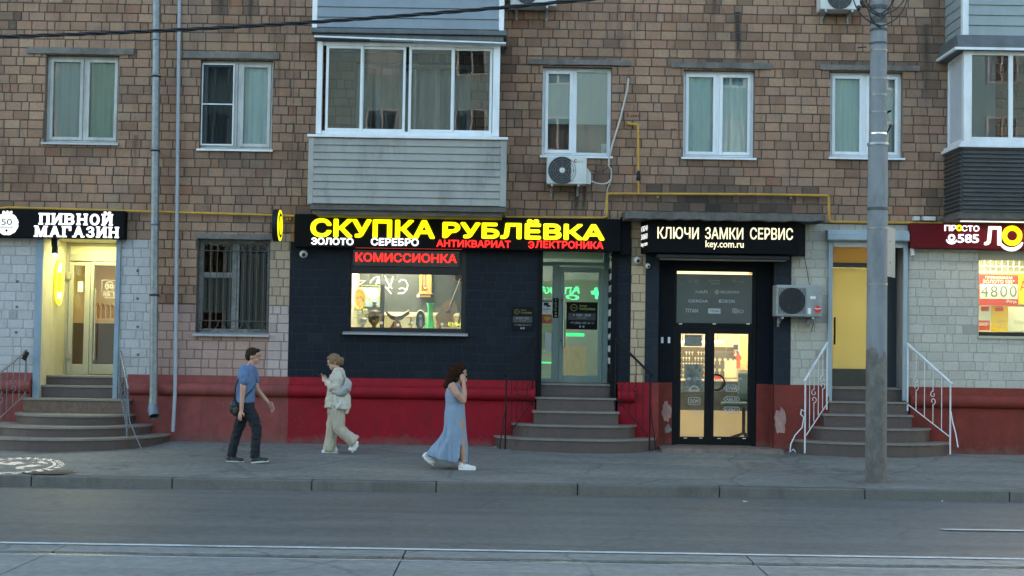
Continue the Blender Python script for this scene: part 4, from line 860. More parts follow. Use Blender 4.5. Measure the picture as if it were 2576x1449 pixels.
# sign of the beer shop
sg = E('shop_sign', (W(150, 598).x, -0.2, z_of(150, 598)), 'black shop sign with glowing white slab letters ПИВНОЙ МАГАЗИН', 'sign')
q = R(-120, 527, 313, 598, -0.22); g = MB(); g.box(q[0], q[1], -0.22, -0.02, q[2], q[3]); g.build('panel', black_panel, sg, bevel=0.01)
white_glow = EM('white_letters', (0.97, 0.98, 1.0), 0.16)
def slab_word(g, word, u0, v0, u1, v1, y):
    X0, X1, Z0, Z1 = R(u0, v0, u1, v1, y); wd = {'М': 1.25, 'А': 1.08, 'З': 0.88, 'Г': 0.9, 'Й': 1.0}; tot = sum(wd.get(c, 1.0) for c in word); x = X0; un = (X1 - X0) / tot; h = Z1 - Z0; sh = h * 0.13
    for ch in word:
        cw = un * wd.get(ch, 1.0); a, b = x + cw * 0.13, x + cw * 0.87; x += cw
        base = 'И' if ch == 'Й' else ch
        g.text(base, a, b, Z0, Z1, y, 0.03, 0.05)
        def sf(f0, f1, top): g.box(a + (b - a) * f0, a + (b - a) * f1, y - 0.002, y + 0.03, Z1 - sh if top else Z0, Z1 if top else Z0 + sh)
        for f0, f1 in {'П': ((-.1, .36), (.64, 1.1)), 'И': ((-.1, .3), (.7, 1.1)), 'Н': ((-.1, .34), (.66, 1.1)), 'М': ((-.1, .24), (.76, 1.1)), 'А': ((-.12, .24), (.76, 1.12)), 'Г': ((-.1, .5),)}.get(base, ()):
            sf(f0, f1, False)
            if base in 'ИНМ': sf(f0, f1, True)
        if base == 'П': sf(-.1, 1.1, True)
        if base == 'Г': sf(-.1, 1.05, True); g.box(b - (b - a) * 0.2, b + (b - a) * 0.05, y - 0.001, y + 0.03, Z1 - h * 0.42, Z1 - sh)
        if base == 'В': sf(-.12, .3, True); sf(-.12, .3, False)
        if ch == 'Й': g.tube(arc(((a + b) / 2, y + 0.015, Z1 + h * 0.2), (b - a) * 0.26, 180, 360, 10), 0.022, 6)
g = MB(); slab_word(g, 'ПИВНОЙ', 95, 537, 285, 566, -0.255); g.build('lettering', white_glow, sg)
g = MB(); slab_word(g, 'МАГАЗИН', 83, 569, 300, 597, -0.255); g.build('lettering', white_glow, sg)
c = W(17, 563, -0.26); g = MB(); g.lathe((c.x, -0.26, c.z), [(0.0, 0.0), (0.155, 0.0), (0.155, 0.035)], 32, 'y', False)
for i in range(-1, 2): g.ell((c.x + i * 0.05, -0.245, c.z + 0.175), (0.028, 0.015, 0.045), 8, 6, Matrix.Rotation(rad(35 * i), 3, 'Y'))
lg = g.build('logo_disc', EM('white_logo', (0.95, 0.97, 1.0), 0.1), sg)
g = MB(); pts = [Vector((c.x, -0.25, c.z)) + Vector((math.cos(t), 0, math.sin(t))) * 0.17 for t in [2 * math.pi * i / 48 for i in range(49)]]; g.tube(pts, [0.018 if i % 4 else 0.009 for i in range(49)], 6); g.build('logo_ring', white_glow, lg)
g = MB(); g.text('50', c.x - 0.085, c.x + 0.085, c.z - 0.02, c.z + 0.08, -0.266, 0.004, 0.0); g.text('КРАНОВ', c.x - 0.1, c.x + 0.1, c.z - 0.075, c.z - 0.04, -0.266, 0.004, 0.0); g.ell((c.x, -0.264, c.z - 0.11), (0.02, 0.006, 0.02), 8, 6); g.build('logo_text', black_panel, lg)

# ------------------------------------------------------------------ pawnshop: long sign, blade sign, display window, door
YS = -0.24; sk = E('shop_sign', (W(1150, 627).x, YS, z_of(1150, 627)), 'long black pawnshop sign with yellow letters СКУПКА РУБЛЁВКА over white and red words', 'sign')
q = R(740, 545, 1562, 627, YS); g = MB(); zsl = 0.0; g.box(q[0], q[1], YS, -0.02, q[2], q[3]); g.build('panel', black_panel, sk, bevel=0.01)
g = MB(); qq = R(1562, 545, 1588, 640, YS); g.box(qq[0] + 0.002, qq[1], YS + 0.05, -0.02, qq[2], qq[3]); g.build('end_panel', black_panel, sk, bevel=0.006)
yel = EM('yellow_letters', (1.0, 0.93, 0.0), 0.16); yel_rim = EM('yellow_letter_rim', (0.7, 0.65, 0.0), 0.22)
redl = EM('red_letters', (1.0, 0.018, 0.012), 0.19)
YL_ = YS - 0.05
for wd, a in (('СКУПКА', (783, 553, 1092, 597)), ('РУБЛЁВКА', (1115, 553, 1519, 600))):
    g = MB(); g.rtext(wd, *a, YL_, 0.02, 0.055); o = g.build('lettering', yel, sk)
    g = MB(); g.rtext(wd, a[0] - 2, a[1] - 2, a[2] + 2, a[3] + 2, YL_ + 0.024, 0.02, 0.07); g.build('letter_rim', yel_rim, o)
for wd, a, mt in (('ЗОЛОТО', (783, 598, 889, 616), white_glow), ('СЕРЕБРО', (933, 599, 1053, 618), white_glow), ('АНТИКВАРИАТ', (1098, 604, 1285, 622), redl), ('ЛЕКТРОНИКА', (1347, 606, 1518, 625), redl)):
    g = MB(); g.rtext(wd, *a, YL_ + 0.01, 0.03, 0.05); g.build('lettering', mt, sk)
q = R(1329, 606, 1344, 624.5, YL_); g = MB(); g.text('С', *q, YL_ + 0.01, 0.03, 0.05, mirror=True); g.box(q[0] + 0.035, q[1] - 0.01, YL_ + 0.0095, YL_ + 0.04, (q[2] + q[3]) / 2 - 0.01, (q[2] + q[3]) / 2 + 0.01); g.build('lettering', redl, sk)
g = MB(); a = R(893, 621, 1162, 624, YS - 0.01); g.tube([(a[0], YS + 0.03, a[2] - 0.0), (a[1], YS + 0.03, a[2])], 0.01, 6); g.build('red_reflection_line', EM('red_reflection', (1.0, 0.1, 0.08), 0.12), sk)  # glowing tube imitates red light mirrored on the sign's underside
c = W(697, 567, -0.42); bl = E('blade_sign', (c.x, -0.42, c.z - 0.26), 'round black sign with a glowing yellow face standing out from the wall', 'sign')
g = MB(); g.lathe((c.x - 0.05, -0.42, c.z), [(0.0, 0), (0.255, 0), (0.262, 0.006), (0.262, 0.094), (0.0, 0.094)], 40, 'x', False); g.build('drum', black_metal, bl)
g = MB(); g.lathe((c.x + 0.045, -0.42, c.z), [(0.0, 0), (0.25, 0), (0.25, 0.01), (0.0, 0.01)], 40, 'x', False); g.build('face', EM('yellow_face', (1.0, 0.95, 0.0), 0.16), bl)
g = MB(); g.lathe((c.x + 0.056, -0.42, c.z), [(0.0, 0), (0.2, 0), (0.2, 0.004), (0.0, 0.004)], 30, 'x', False); e_ = g.build('emblem', black_panel, bl)
g = MB(); g.lathe((c.x + 0.061, -0.42, c.z), [(0.13, 0), (0.15, 0), (0.15, 0.004), (0.13, 0.004)], 30, 'x', False); g.box(c.x + 0.061, c.x + 0.065, -0.5, -0.34, c.z - 0.02, c.z + 0.02); g.build('emblem_mark', yel, e_)
g = MB(); g.tube([(c.x, -0.16, c.z + 0.02), (c.x, -0.005, c.z + 0.02)], 0.015, 8); g.build('bracket', black_metal, bl)

x0, x1, z0, z1 = OP['pawn']; YW = 0.07
g = MB(); a = R(884, 690, 1160, 825, YW); t_ = R(890, 632, 1156, 671, YW)
g.box(x0, a[0], YW - 0.05, YW + 0.05, z0, z1); g.box(a[1], x1, YW - 0.05, YW + 0.05, z0, z1); g.box(a[0], a[1], YW - 0.05, YW + 0.05, z0, a[2]); g.box(a[0], a[1], YW - 0.05, YW + 0.05, a[3], z1)
pw = g.build('window', dark_frame, BLD, bevel=0.008); pw['label'] = 'lit pawnshop display window with dark frame'
g = MB(); g.box(a[0] + 0.001, a[1] - 0.001, YW, YW + 0.008, a[2] + 0.001, a[3] - 0.001); g.build('pane', shop_glass, pw)
g = MB(); g.box(t_[0], t_[1], YW - 0.075, YW - 0.052, t_[2], t_[3]); tp = g.build('transom_panel', M('glossy_black', (0.008, 0.007, 0.008), 0.12, 0.1, 5, 0.0), pw)
g = MB(); g.rtext('КОМИССИОНКА', 894, 637, 1149, 660, YW - 0.1, 0.024, 0.045); o = g.build('lettering', redl, pw); o['label'] = 'red neon letters КОМИССИОНКА'
g = MB(); g.extr([(x0 - 0.09, 0.02, z0 + 0.004), (x0 - 0.09, -0.14, z0 - 0.02), (x0 - 0.09, -0.14, z0 - 0.05), (x0 - 0.09, 0.02, z0 - 0.03)], (x1 - x0 + 0.13, 0, 0)); g.build('sill', M('painted_steel_sill', (0.3, 0.31, 0.33), 0.4, 0.1, 5, 0.0, metal=0.3), pw)
board = M('blackboard', (0.05, 0.052, 0.048), 0.6, 0.25, 5, 0.02); cream_in = M('cream_display_wall', (0.62, 0.58, 0.42), 0.7, 0.08, 4, 0.0)
YK = 1.0; fz = a[2] - 0.02
room('display_interior', x0 + 0.02, x1 - 0.02, YW + 0.06, YK, fz, z1 - 0.1, cream_in, cream_in, pw)
g = MB(); bb = R(960, 640, 1180, 787, YK); g.box(R(905, 690, 1000, 700, YK)[0], x1 - 0.03, YK - 0.03, YK - 0.002, bb[2], z1 - 0.12); bbo = T(g.build('chalkboard', board), 'dark chalkboard with mirrored white writing behind the display', 'board')
g = MB(); yy = YK - 0.034
def ZK(zx, zy, y=yy): return W(862.5 + zx * 0.17636, 607 + zy * 0.17636, y)
for st_ in ([(800, 580), (840, 545), (895, 560), (925, 620), (915, 690), (860, 745), (785, 745)], [(800, 680), (850, 670), (900, 690)], [(600, 490), (640, 590), (700, 680)], [(715, 500), (690, 600), (640, 690), (600, 650)], [(620, 660), (690, 750)], [(385, 600), (430, 530), (500, 500), (490, 580), (470, 620)], [(520, 500), (515, 600)], [(240, 560), (320, 560), (240, 620)], [(540, 660), (545, 740)], [(170, 570), (180, 690)], [(140, 560), (140, 740)]):  # last two strokes imitate white reflections left of the board
    pts = [ZK(*q) for q in st_]; g.tube(pts, 0.012, 6)
g.v = [(v[0], yy + (v[1] - yy) * 0.12, v[2]) for v in g.v]; g.build('chalk_and_reflection_marks', M('chalk_white', (0.5, 0.5, 0.52), 0.8, 0.1, 8, 0.0), bbo)
g = MB(); s_ = R(965, 786, 1165, 791, YK - 0.06); g.box(s_[0], x1 - 0.03, YK - 0.14, YK - 0.031, s_[2] - 0.02, s_[3]); T(g.build('shelf', cream_in), 'thin cream shelf along the back of the pawnshop display', 'shelf')
area('display_lamp', ((x0 + x1) / 2 - 0.25, 0.5, z1 - 0.13), 1.1, 0.4, 7.5, (1.0, 0.97, 0.72)); area('display_lamp', (x0 + 0.3, 0.5, z1 - 0.14), 0.3, 0.3, 0.7, (1.0, 0.95, 0.7))
def at(u, y, v=None): p = W(u, v or 822, y); return p
px = 1 / 153.0 * 1.02
brass = MATS['brass']; oldbr = M('tarnished_brass', (0.1, 0.075, 0.045), 0.4, 0.3, 9, 0.02, metal=0.7)
c = at(941, 0.4); s_ = E('samovar', (c.x, 0.4, fz), 'dark tarnished samovar standing in the pawnshop window', 'samovar')
H = (W(941, 757, 0.4).z - fz); g = MB(); g.lathe((c.x, 0.4, fz), [(0.075, 0), (0.08, 0.02 * H), (0.035, 0.06 * H), (0.03, 0.11 * H), (0.05, 0.15 * H), (0.095, 0.26 * H), (0.102, 0.4 * H), (0.097, 0.58 * H), (0.105, 0.6 * H), (0.11, 0.62 * H), (0.07, 0.65 * H), (0.03, 0.68 * H), (0.033, 0.78 * H), (0.045, 0.82 * H), (0.02, 0.86 * H), (0.045, 0.94 * H), (0.03, 0.97 * H), (0.0, 1.0 * H)], 20); g.build('body', oldbr, s_)
for sx in (-1, 1):
    g = MB(); g.tube([(c.x + sx * 0.1, 0.4, fz + 0.5 * H), (c.x + sx * 0.14, 0.4, fz + 0.52 * H), (c.x + sx * 0.14, 0.4, fz + 0.42 * H), (c.x + sx * 0.1, 0.4, fz + 0.4 * H)], 0.008, 6); g.build('handle', oldbr, s_)
g = MB(); g.tube([(c.x, 0.3, fz + 0.28 * H), (c.x, 0.24, fz + 0.27 * H), (c.x, 0.24, fz + 0.22 * H)], 0.012, 6); g.build('tap', oldbr, s_)
c = at(911, 0.3); hb = W(911, 800, 0.3).z - fz; g = MB(); g.lathe((c.x, 0.3, fz), [(0.05, 0), (0.055, 0.02), (0.02, 0.04), (0.07, hb * 0.5), (0.085, hb), (0.08, hb), (0.06, hb * 0.6), (0.0, hb * 0.4)], 16); T(g.build('silver_bowl', M('dull_silver', (0.3, 0.3, 0.28), 0.3, 0.2, 9, 0.0, metal=0.8)), 'footed silver bowl left of the samovar', 'bowl')
def picture(u0, v0, u1, v1, y, mat, frm, label, name='painting', fw=0.02):
    q = R(u0, v0, u1, v1, y); r_ = E(name, ((q[0] + q[1]) / 2, y, q[2]), label, 'picture'); m = MB(); ring(m, *q, fw, y - 0.02, y + 0.01); m.build('frame', frm, r_); m = MB(); m.box(q[0] + fw, q[1] - fw, y - 0.005, y + 0.008, q[2] + fw, q[3] - fw); m.build('canvas', mat, r_)
def blot(name, cols, sc):
    m = bpy.data.materials.new(name); m.use_nodes = True; n = m.node_tree; b = n.nodes['Principled BSDF']; no = n.nodes.new('ShaderNodeTexNoise'); no.inputs['Scale'].default_value = sc; no.inputs['Detail'].default_value = 5; tc = n.nodes.new('ShaderNodeTexCoord'); n.links.new(tc.outputs['Object'], no.inputs['Vector'])
    cr = n.nodes.new('ShaderNodeValToRGB'); e = cr.color_ramp
    while len(e.elements) < len(cols): e.elements.new(0.5)
    for i, (el, cc) in enumerate(zip(e.elements, cols)): el.position = 0.25 + 0.5 * i / (len(cols) - 1); el.color = (*lin(cc), 1)
    n.links.new(no.outputs['Fac'], cr.inputs[0]); n.links.new(cr.outputs[0], b.inputs['Base Color']); b.inputs['Roughness'].default_value = 0.6; MATS[name] = m; return m
land = blot('landscape_paint', [(70, 100, 60), (190, 170, 90), (120, 160, 190), (150, 190, 215), (200, 190, 130)], 14); icon = blot('icon_paint', [(90, 50, 20), (190, 130, 50), (220, 180, 90), (130, 80, 40)], 18)
gilt = M('gilt_frame', (0.6, 0.42, 0.1), 0.35, 0.2, 12, 0.05, metal=0.5)
picture(909, 718, 956, 772, 0.8, land, gilt, 'landscape painting in pale frame behind the samovar', fw=0.012)
c = W(905, 752, 0.62); r_ = E('oval_picture', (c.x, 0.62, c.z - 0.17), 'oval gilt framed picture left of the landscape painting', 'picture'); g = MB(); g.extr([(c.x + 0.085 * math.cos(t), 0.62, c.z + 0.165 * math.sin(t)) for t in [2 * math.pi * i / 26 for i in range(26)]], (0, 0.015, 0)); g.build('canvas', icon, r_)
g = MB(); g.tube([Vector((c.x + 0.09 * math.cos(t), 0.62, c.z + 0.17 * math.sin(t))) for t in [2 * math.pi * i / 30 for i in range(31)]], 0.016, 8); g.build('frame', gilt, r_)
c = W(890, 790, 0.5); g = MB()
for i, (u, v) in enumerate(((888, 772), (897, 781), (905, 790), (918, 786), (925, 792))):
    p = W(u, v, 0.55); m = MB(); m.lathe((p.x, 0.55, p.z), [(0.025, 0), (0.03, 0.01), (0.04, 0.05), (0.036, 0.06), (0.0, 0.05)], 12); T(m.build('porcelain_cup', [white_plain, M('yellow_porcelain', (0.7, 0.6, 0.12), 0.25, 0.1, 6, 0.0)][i % 2]), ['white porcelain cup on the upper left display stand', 'yellow porcelain cup beside the oval picture', 'white porcelain cup low beside the silver bowl', 'yellow porcelain cup just left of the samovar', 'white porcelain cup touching the samovar shadow'][i], 'cup', 'porcelain cups in the display')
g = MB(); q = R(884, 785, 928, 790, 0.55); 
for v in (777, 796): zz = W(905, v + 2, 0.55).z; g.box(x0 + 0.03, W(930, 790, 0.55).x, 0.5, 0.66, zz - 0.012, zz - 0.002)
T(g.build('glass_shelf', GLASS('shelf_glass', (0.8, 0.9, 0.85), 2.0)), 'two small glass shelves for porcelain at the left of the display', 'shelf')
g = MB(); q = R(957, 716, 967, 822, 0.6); g.box(q[0], q[1], 0.55, 0.62, fz, q[3]); T(g.build('display_post', dark_frame), 'dark upright post right of the samovar', 'post')
# horn, relief, brass scale, vase, clock, guitar
c = W(1001, 800, 0.4); r_ = E('drinking_horn', (c.x, 0.4, fz), 'curved pale rimmed drinking horn on a brown wooden stand', 'horn')
pts = [W(u, v, 0.4) for u, v in ((971, 783), (977, 790), (986, 797), (998, 801), (1010, 798), (1020, 791), (1029, 785))]; g = MB(); g.tube(pts, [0.012, 0.03, 0.045, 0.05, 0.045, 0.035, 0.03], 12); g.build('horn_body', M('horn_brown', (0.06, 0.028, 0.016), 0.3, 0.3, 12, 0.0), r_)
g = MB(); g.tube([p + Vector((0, -0.03, 0.03)) for p in pts[1:]], 0.012, 6); g.build('rim', M('bone_white', (0.7, 0.66, 0.5), 0.4, 0.1, 9, 0.0), r_)
g = MB(); p = W(998, 808, 0.4); g.extr([(p.x - 0.12, 0.36, fz), (p.x + 0.1, 0.36, fz), (p.x + 0.05, 0.36, p.z), (p.x - 0.05, 0.36, p.z)], (0, 0.1, 0)); g.build('stand', M('red_brown_wood', (0.12, 0.04, 0.025), 0.4, 0.2, 7, 0.0), r_)
c = W(1033, 822, 0.35); r_ = E('brass_scale', (c.x, 0.35, fz), 'small brass balance with crossbars beside the dark oval frame', 'scale'); g = MB(); hh = W(1033, 796, 0.35).z - fz
g.box(c.x - 0.09, c.x + 0.09, 0.3, 0.4, fz + 0.0005, fz + 0.03); g.build('base', M('copper_rose', (0.5, 0.25, 0.14), 0.4, 0.2, 9, 0.0, metal=0.4), r_); g = MB(); g.lathe((c.x, 0.35, fz + 0.03), [(0.03, 0), (0.02, 0.02), (0.05, 0.05), (0.02, 0.09), (0.012, hh - 0.04)], 12); g.build('pillar', brass, r_); g = MB(); g.tube([(c.x - 0.1, 0.35, fz + hh - 0.02), (c.x + 0.1, 0.35, fz + hh)], 0.012, 6); g.build('beam', MATS['copper_rose'], r_)
c = W(1058, 798, 0.45); hz_ = W(1058, 774, 0.45).z - c.z; r_ = E('mantel_clock', (c.x, 0.45, fz), 'dark oval mantel clock with a pale rim', 'clock'); g = MB(); g.extr([(c.x + 0.085 * math.cos(t), 0.42, fz + hz_ * 1.02 + hz_ * math.sin(t)) for t in [2 * math.pi * i / 12 for i in range(12)]], (0, 0.08, 0)); g.build('case', M('black_lacquer', (0.01, 0.008, 0.008), 0.2, 0.1, 5, 0.0), r_)
g = MB(); g.tube([Vector((c.x + 0.085 * math.cos(t), 0.415, fz + hz_ * 1.02 + hz_ * math.sin(t))) for t in [math.pi * (-0.1 + 1.2 * i / 20) for i in range(21)]], 0.01, 6); g.build('rim', MATS['bone_white'], r_); g = MB(); g.lathe((c.x, 0.41, fz + hz_ * 1.4), [(0.0, 0), (0.03, 0), (0.03, 0.01)], 14, 'y'); g.box(c.x - 0.015, c.x + 0.03, 0.412, 0.42, fz + 0.05, fz + hz_ * 1.05); g.build('dial', MATS['dull_silver'], r_)
c = W(1082, 822, 0.4); hh = W(1082, 762, 0.4).z - fz; g = MB(); n_ = 24; prof = [(0.07, 0), (0.072, 0.05), (0.05, 0.35), (0.038, 0.62), (0.04, 0.8), (0.062, 0.96), (0.066, 1.0)]; vs = []
for r0, h in prof:
    for j in range(n_): t = 2 * math.pi * j / n_ + h * 0.4; q = r0 * (1 + 0.12 * math.cos(6 * t)); vs.append((c.x + q * math.cos(t), 0.4 + q * math.sin(t), fz + h * hh))
g.add(vs, [(i * n_ + j, i * n_ + (j + 1) % n_, (i + 1) * n_ + (j + 1) % n_, (i + 1) * n_ + j) for i in range(len(prof) - 1) for j in range(n_)], True); g.add(vs[:n_], [list(range(n_))])
T(g.build('green_vase', M('green_glass_paint', (0.1, 0.62, 0.2), 0.15, 0.25, 7, 0.0, stretch=(6, 6, 0.5))), 'tall bright green ribbed vase in the pawnshop window', 'vase')
wood = M('oak_case', (0.45, 0.24, 0.07), 0.4, 0.15, 6, 0.0, stretch=(8, 8, 1)); q = R(1055, 684, 1086, 740, YK - 0.12); r_ = E('wall_clock', ((q[0] + q[1]) / 2, YK - 0.1, q[2]), 'oak pendulum wall clock hanging on the chalkboard', 'clock')
zc = W(1070, 748, YK - 0.12).z; ztop = z1 - 0.16; g = MB(); ring(g, q[0], q[1], q[2], ztop, 0.045, YK - 0.15, YK - 0.04); g.box(q[0] + 0.02, q[1] - 0.02, YK - 0.15, YK - 0.04, zc, q[2] - 0.001); g.box(q[0] - 0.02, q[1] + 0.02, YK - 0.17, YK - 0.04, q[2] - 0.001, q[2] + 0.02); g.build('case', wood, r_, bevel=0.006)
g = MB(); g.box(q[0] + 0.045, q[1] - 0.045, YK - 0.06, YK - 0.041, q[2] + 0.02, ztop - 0.03); g.build('back_board', M('amber_back', (0.5, 0.33, 0.14), 0.5, 0.15, 7, 0.0), r_)
xm = (q[0] + q[1]) / 2; g = MB(); g.lathe((xm, YK - 0.14, ztop - 0.1), [(0.0, 0), (0.07, 0), (0.07, 0.02), (0, 0.02)], 20, 'y'); g.build('dial', MATS['bone_white'], r_); g = MB(); g.tube([(xm, YK - 0.1, ztop - 0.15), (xm, YK - 0.1, q[2] + 0.09)], 0.005, 6); g.lathe((xm, YK - 0.11, q[2] + 0.09), [(0, 0), (0.035, 0), (0.035, 0.012), (0, 0.012)], 16, 'y'); g.build('pendulum', brass, r_)
A_, B_ = W(1112, 824, 0.45), W(1160, 702, 0.6); d_ = (B_ - A_).normalized(); sd = d_.cross(Vector((0, -1, 0))).normalized(); fr_ = sd.cross(d_).normalized(); r_ = E('acoustic_guitar', (A_.x, A_.y, fz), 'brown acoustic guitar leaning at the right of the display', 'guitar')
g = MB(); L_g = 0.46; outl = []
for i in range(40):
    t = 2 * math.pi * i / 40; hh = math.cos(t); wv = (0.165 if hh < 0 else 0.125) * (1 - 0.33 * math.exp(-(hh / 0.28) ** 2)) * abs(math.sin(t)) ** 0.8 * (1 if math.sin(t) >= 0 else -1) * 1.15; outl.append(A_ + d_ * (0.02 + L_g * (0.5 + 0.5 * hh)) + sd * wv)
g.extr(outl, (0, 0.09, 0.0)); g.build('body', M('guitar_sunburst', (0.24, 0.12, 0.035), 0.25, 0.4, 3, 0.0), r_)
g = MB(); p = A_ + d_ * (L_g + 0.0); g.tube([p + Vector((0, -0.01, 0)) - d_ * 0.1, B_ - d_ * 0.12 + Vector((0, -0.01, 0))], 0.02, 8); g.build('neck', M('guitar_neck', (0.03, 0.022, 0.016), 0.4, 0.2, 8, 0.0), r_); g = MB(); g.tube([B_ - d_ * 0.12, B_], 0.028, 6); g.build('headstock', MATS['guitar_neck'], r_)
g = MB(); p = A_ + d_ * L_g * 0.62; g.lathe((p.x, p.y - 0.004, p.z), [(0, 0), (0.042, 0), (0.042, 0.006), (0, 0.006)], 18, 'y'); g.box(p.x - 0.1, p.x - 0.0, p.y - 0.012, p.y - 0.001, p.z - 0.2, p.z - 0.17); g.build('sound_hole', MATS['guitar_neck'], r_)
g = MB(); pts = [W(u, v, 0.85) for u, v in ((1147, 690), (1164, 690), (1168, 800), (1160, 786), (1150, 782), (1145, 770))]; g.extr(pts, (0, 0.06, 0)); T(g.build('instrument_bag', M('dark_fabric', (0.03, 0.03, 0.032), 0.9, 0.2, 12, 0.05)), 'dark instrument bag hanging at the right end of the display', 'bag')
g = MB(); g.rtext('ЕНЬГ', 1128, 811, 1164, 819, YW - 0.004, 0.001, 0.03); g.build('lettering', EM('yellow_reflex', (0.9, 0.95, 0.05), 0.12), pw)  # glowing letters imitate a yellow sign mirrored in the pane
rt_ = random.Random(21)
for u, v, lb in ((1001, 817, 'small white price tag under the drinking horn'), (1037, 812, 'small white price tag by the brass balance'), (918, 816, 'small white price tag in front of the silver bowl'), (960, 812, 'small white price tag right of the samovar'), (1112, 815, 'small white price tag at the foot of the guitar'), (1052, 744, 'small white price tag on the corner of the wall clock')):
    g = MB(); yt = 0.28 if v > 760 else YK - 0.19; q = R(u - 3.5, v - 3, u + 3.5, v + 3.5, yt); g.box(q[0], q[1], yt, yt + 0.004, q[2], q[3]); g.box(q[0] + 0.01, q[1] - 0.01, yt + 0.0041, yt + 0.03, q[2], q[2] + 0.01); T(g.build('price_tag', white_plain), lb, 'price tag', 'price tags in the pawnshop window')
g = MB(); q = R(1021, 797, 1046, 822, 0.62); g.box(q[0], q[1], 0.6, 0.75, fz + 0.001, q[3]); g.box(q[0] - 0.004, q[1] + 0.004, 0.596, 0.754, q[3] + 0.0005, q[3] + 0.02); T(g.build('white_box', M('white_card_box', (0.55, 0.53, 0.45), 0.7, 0.1, 6, 0.0)), 'pale box behind the brass balance in the display', 'box')
g = MB(); p = W(1049, 770, 0.6); g.lathe((W(1104, 800, 0.7).x, 0.7, fz), [(0.04, 0), (0.05, 0.1), (0.03, 0.16), (0.015, 0.19), (0.02, 0.24), (0.0, 0.24)], 14); T(g.build('glass_bottle', M('amber_glass', (0.2, 0.09, 0.02), 0.15, 0.1, 6, 0.0)), 'small amber bottle between the green vase and the guitar', 'bottle')
g = MB(); g.tube([W(1163, 765, 0.3), W(1152, 823, 0.3)], 0.018, 8); T(g.build('walking_stick', M('stick_dark', (0.02, 0.015, 0.012), 0.4, 0.2, 6, 0.0)), 'dark walking stick leaning at the right end of the display', 'stick')
# hours panel on the wall and hours sign on the door
def hours(u0, v0, u1, v1, y, parent, back=True, gold=gold_print, wt=grey_print):
    w_, h_ = u1 - u0, v1 - v0; f = lambda a, b, c, d: (u0 + w_ * a, v0 + h_ * b, u0 + w_ * c, v0 + h_ * d)
    m = MB(); m.rbox(u0, v0, u1, v1, y, y + 0.006); p = m.build('panel', M('matt_black_panel', (0.008, 0.0085, 0.009), 0.6, 0.1, 5, 0.0, spec=0.1), parent)
    m = MB(); yy = y - 0.0015; m.rtext('Скупка', *f(.42, .1, .66, .18), yy, 0.001, 0.01); m.rtext('СтоРублёвка', *f(.42, .2, .92, .31), yy, 0.001, 0.01); c = W(*f(.24, .2, 0, 0)[:2], yy); m.tube(arc(c, 0.035 * w_ / 50, 0, 360, 20), 0.004, 5); m.rtext('сто', *f(.18, .18, .3, .23), yy, 0.001); m.build('gold_lettering', gold, p)
    m = MB(); m.rbox(*f(.06, .4, .94, .66), y - 0.001, y - 0.0002); m.build('hours_plate', M('grey_plate', (0.03, 0.03, 0.033), 0.5, 0.1, 5, 0.0), p)
    m = MB(); m.rtext('10:00 - 20:00', *f(.32, .43, .78, .52), y - 0.003, 0.001, 0.012); c = W(*f(.24, .475, 0, 0)[:2], y - 0.003); m.ell(c, (0.012, 0.001, 0.012), 8, 6); m.rtext('Без выходных', *f(.36, .555, .66, .6), y - 0.003, 0.001); m.rtext('+7 (966) 035 33 11', *f(.13, .72, .88, .82), yy, 0.001, 0.015)
    for q in (.44, .55): c = W(*f(q, .895, 0, 0)[:2], yy); m.ell(c, (0.018, 0.001, 0.018), 10, 6)
    m.build('white_lettering', wt, p)
hp = E('hours_panel', (W(1314, 830, -0.02).x, -0.02, z_of(1314, 830)), 'small dark panel with opening hours on the navy wall left of the pawnshop door', 'sign')
hours(1287, 772, 1342, 832, -0.022, hp, gold=M('dull_gold_print', (0.2, 0.17, 0.03), 0.5, 0.1, 5, 0.0), wt=M('dull_grey_print', (0.2, 0.21, 0.22), 0.5, 0.1, 5, 0.0))
x0, x1, z0, z1 = OP['pdoor']; YD = 0.8; zf = zpd[-1]
blackp = M('black_reveal', (0.007, 0.0075, 0.009), 0.6, 0.2, 6, 0.0, spec=0.1)
g = MB(); g.box(x0 - 0.1, x0, 0.003, YD + 0.1, z0, z1); g.box(x1, x1 + 0.1, 0.003, YD + 0.1, z0, z1); g.box(x0 - 0.1, x1 + 0.1, 0.002, YD + 0.1, z1, z1 + 0.08); rv = g.build('entrance_reveal', blackp, BLD)
g = MB(); g.box(XU(1352), x0 + 0.07, -0.03, 0.05, z_of(1358, 1003), z1); g.box(XU(1537), XU(1551), -0.03, 0.002, z_of(1544, 1003), z1); g.build('jamb', blackp, BLD)
mint = M('sea_green_frame', (0.2, 0.27, 0.25), 0.4, 0.06, 5, 0.0, grime=0.2)
xl_, xr_ = R(1358, 700, 1528, 900, YD)[:2]; xr_ = x1 - 0.002; xl_ = x0 + 0.002
zt0, zt1 = R(1366, 631, 1520, 659, YD)[2:]; zd1 = W(1460, 668, YD).z
sl = R(1364, 668, 1389, 953, YD); dl = R(1406, 672, 1516, 962, YD)
g = MB(); g.box(xl_, xr_, YD, YD + 0.07, zd1, zt0); g.box(xl_, xr_, YD, YD + 0.07, zt1, z1 - 0.002); g.box(xl_, sl[0], YD, YD + 0.07, zf + 0.002, zd1); g.box(sl[1], dl[0], YD, YD + 0.07, zf + 0.002, zd1); g.box(dl[1], xr_, YD, YD + 0.07, zf + 0.002, zd1); g.box(sl[0], sl[1], YD, YD + 0.07, zf + 0.002, sl[2]); g.box(sl[0], sl[1], YD, YD + 0.07, sl[3], zd1); g.box(xl_, R(1366, 631, 1520, 659, YD)[0], YD, YD + 0.07, zt0, zt1); g.box(R(1366, 631, 1519, 659, YD)[1], xr_, YD, YD + 0.07, zt0, zt1)
pf = g.build('door_frame', mint, BLD, bevel=0.005); pf['label'] = 'sea green frame of the pawnshop door'
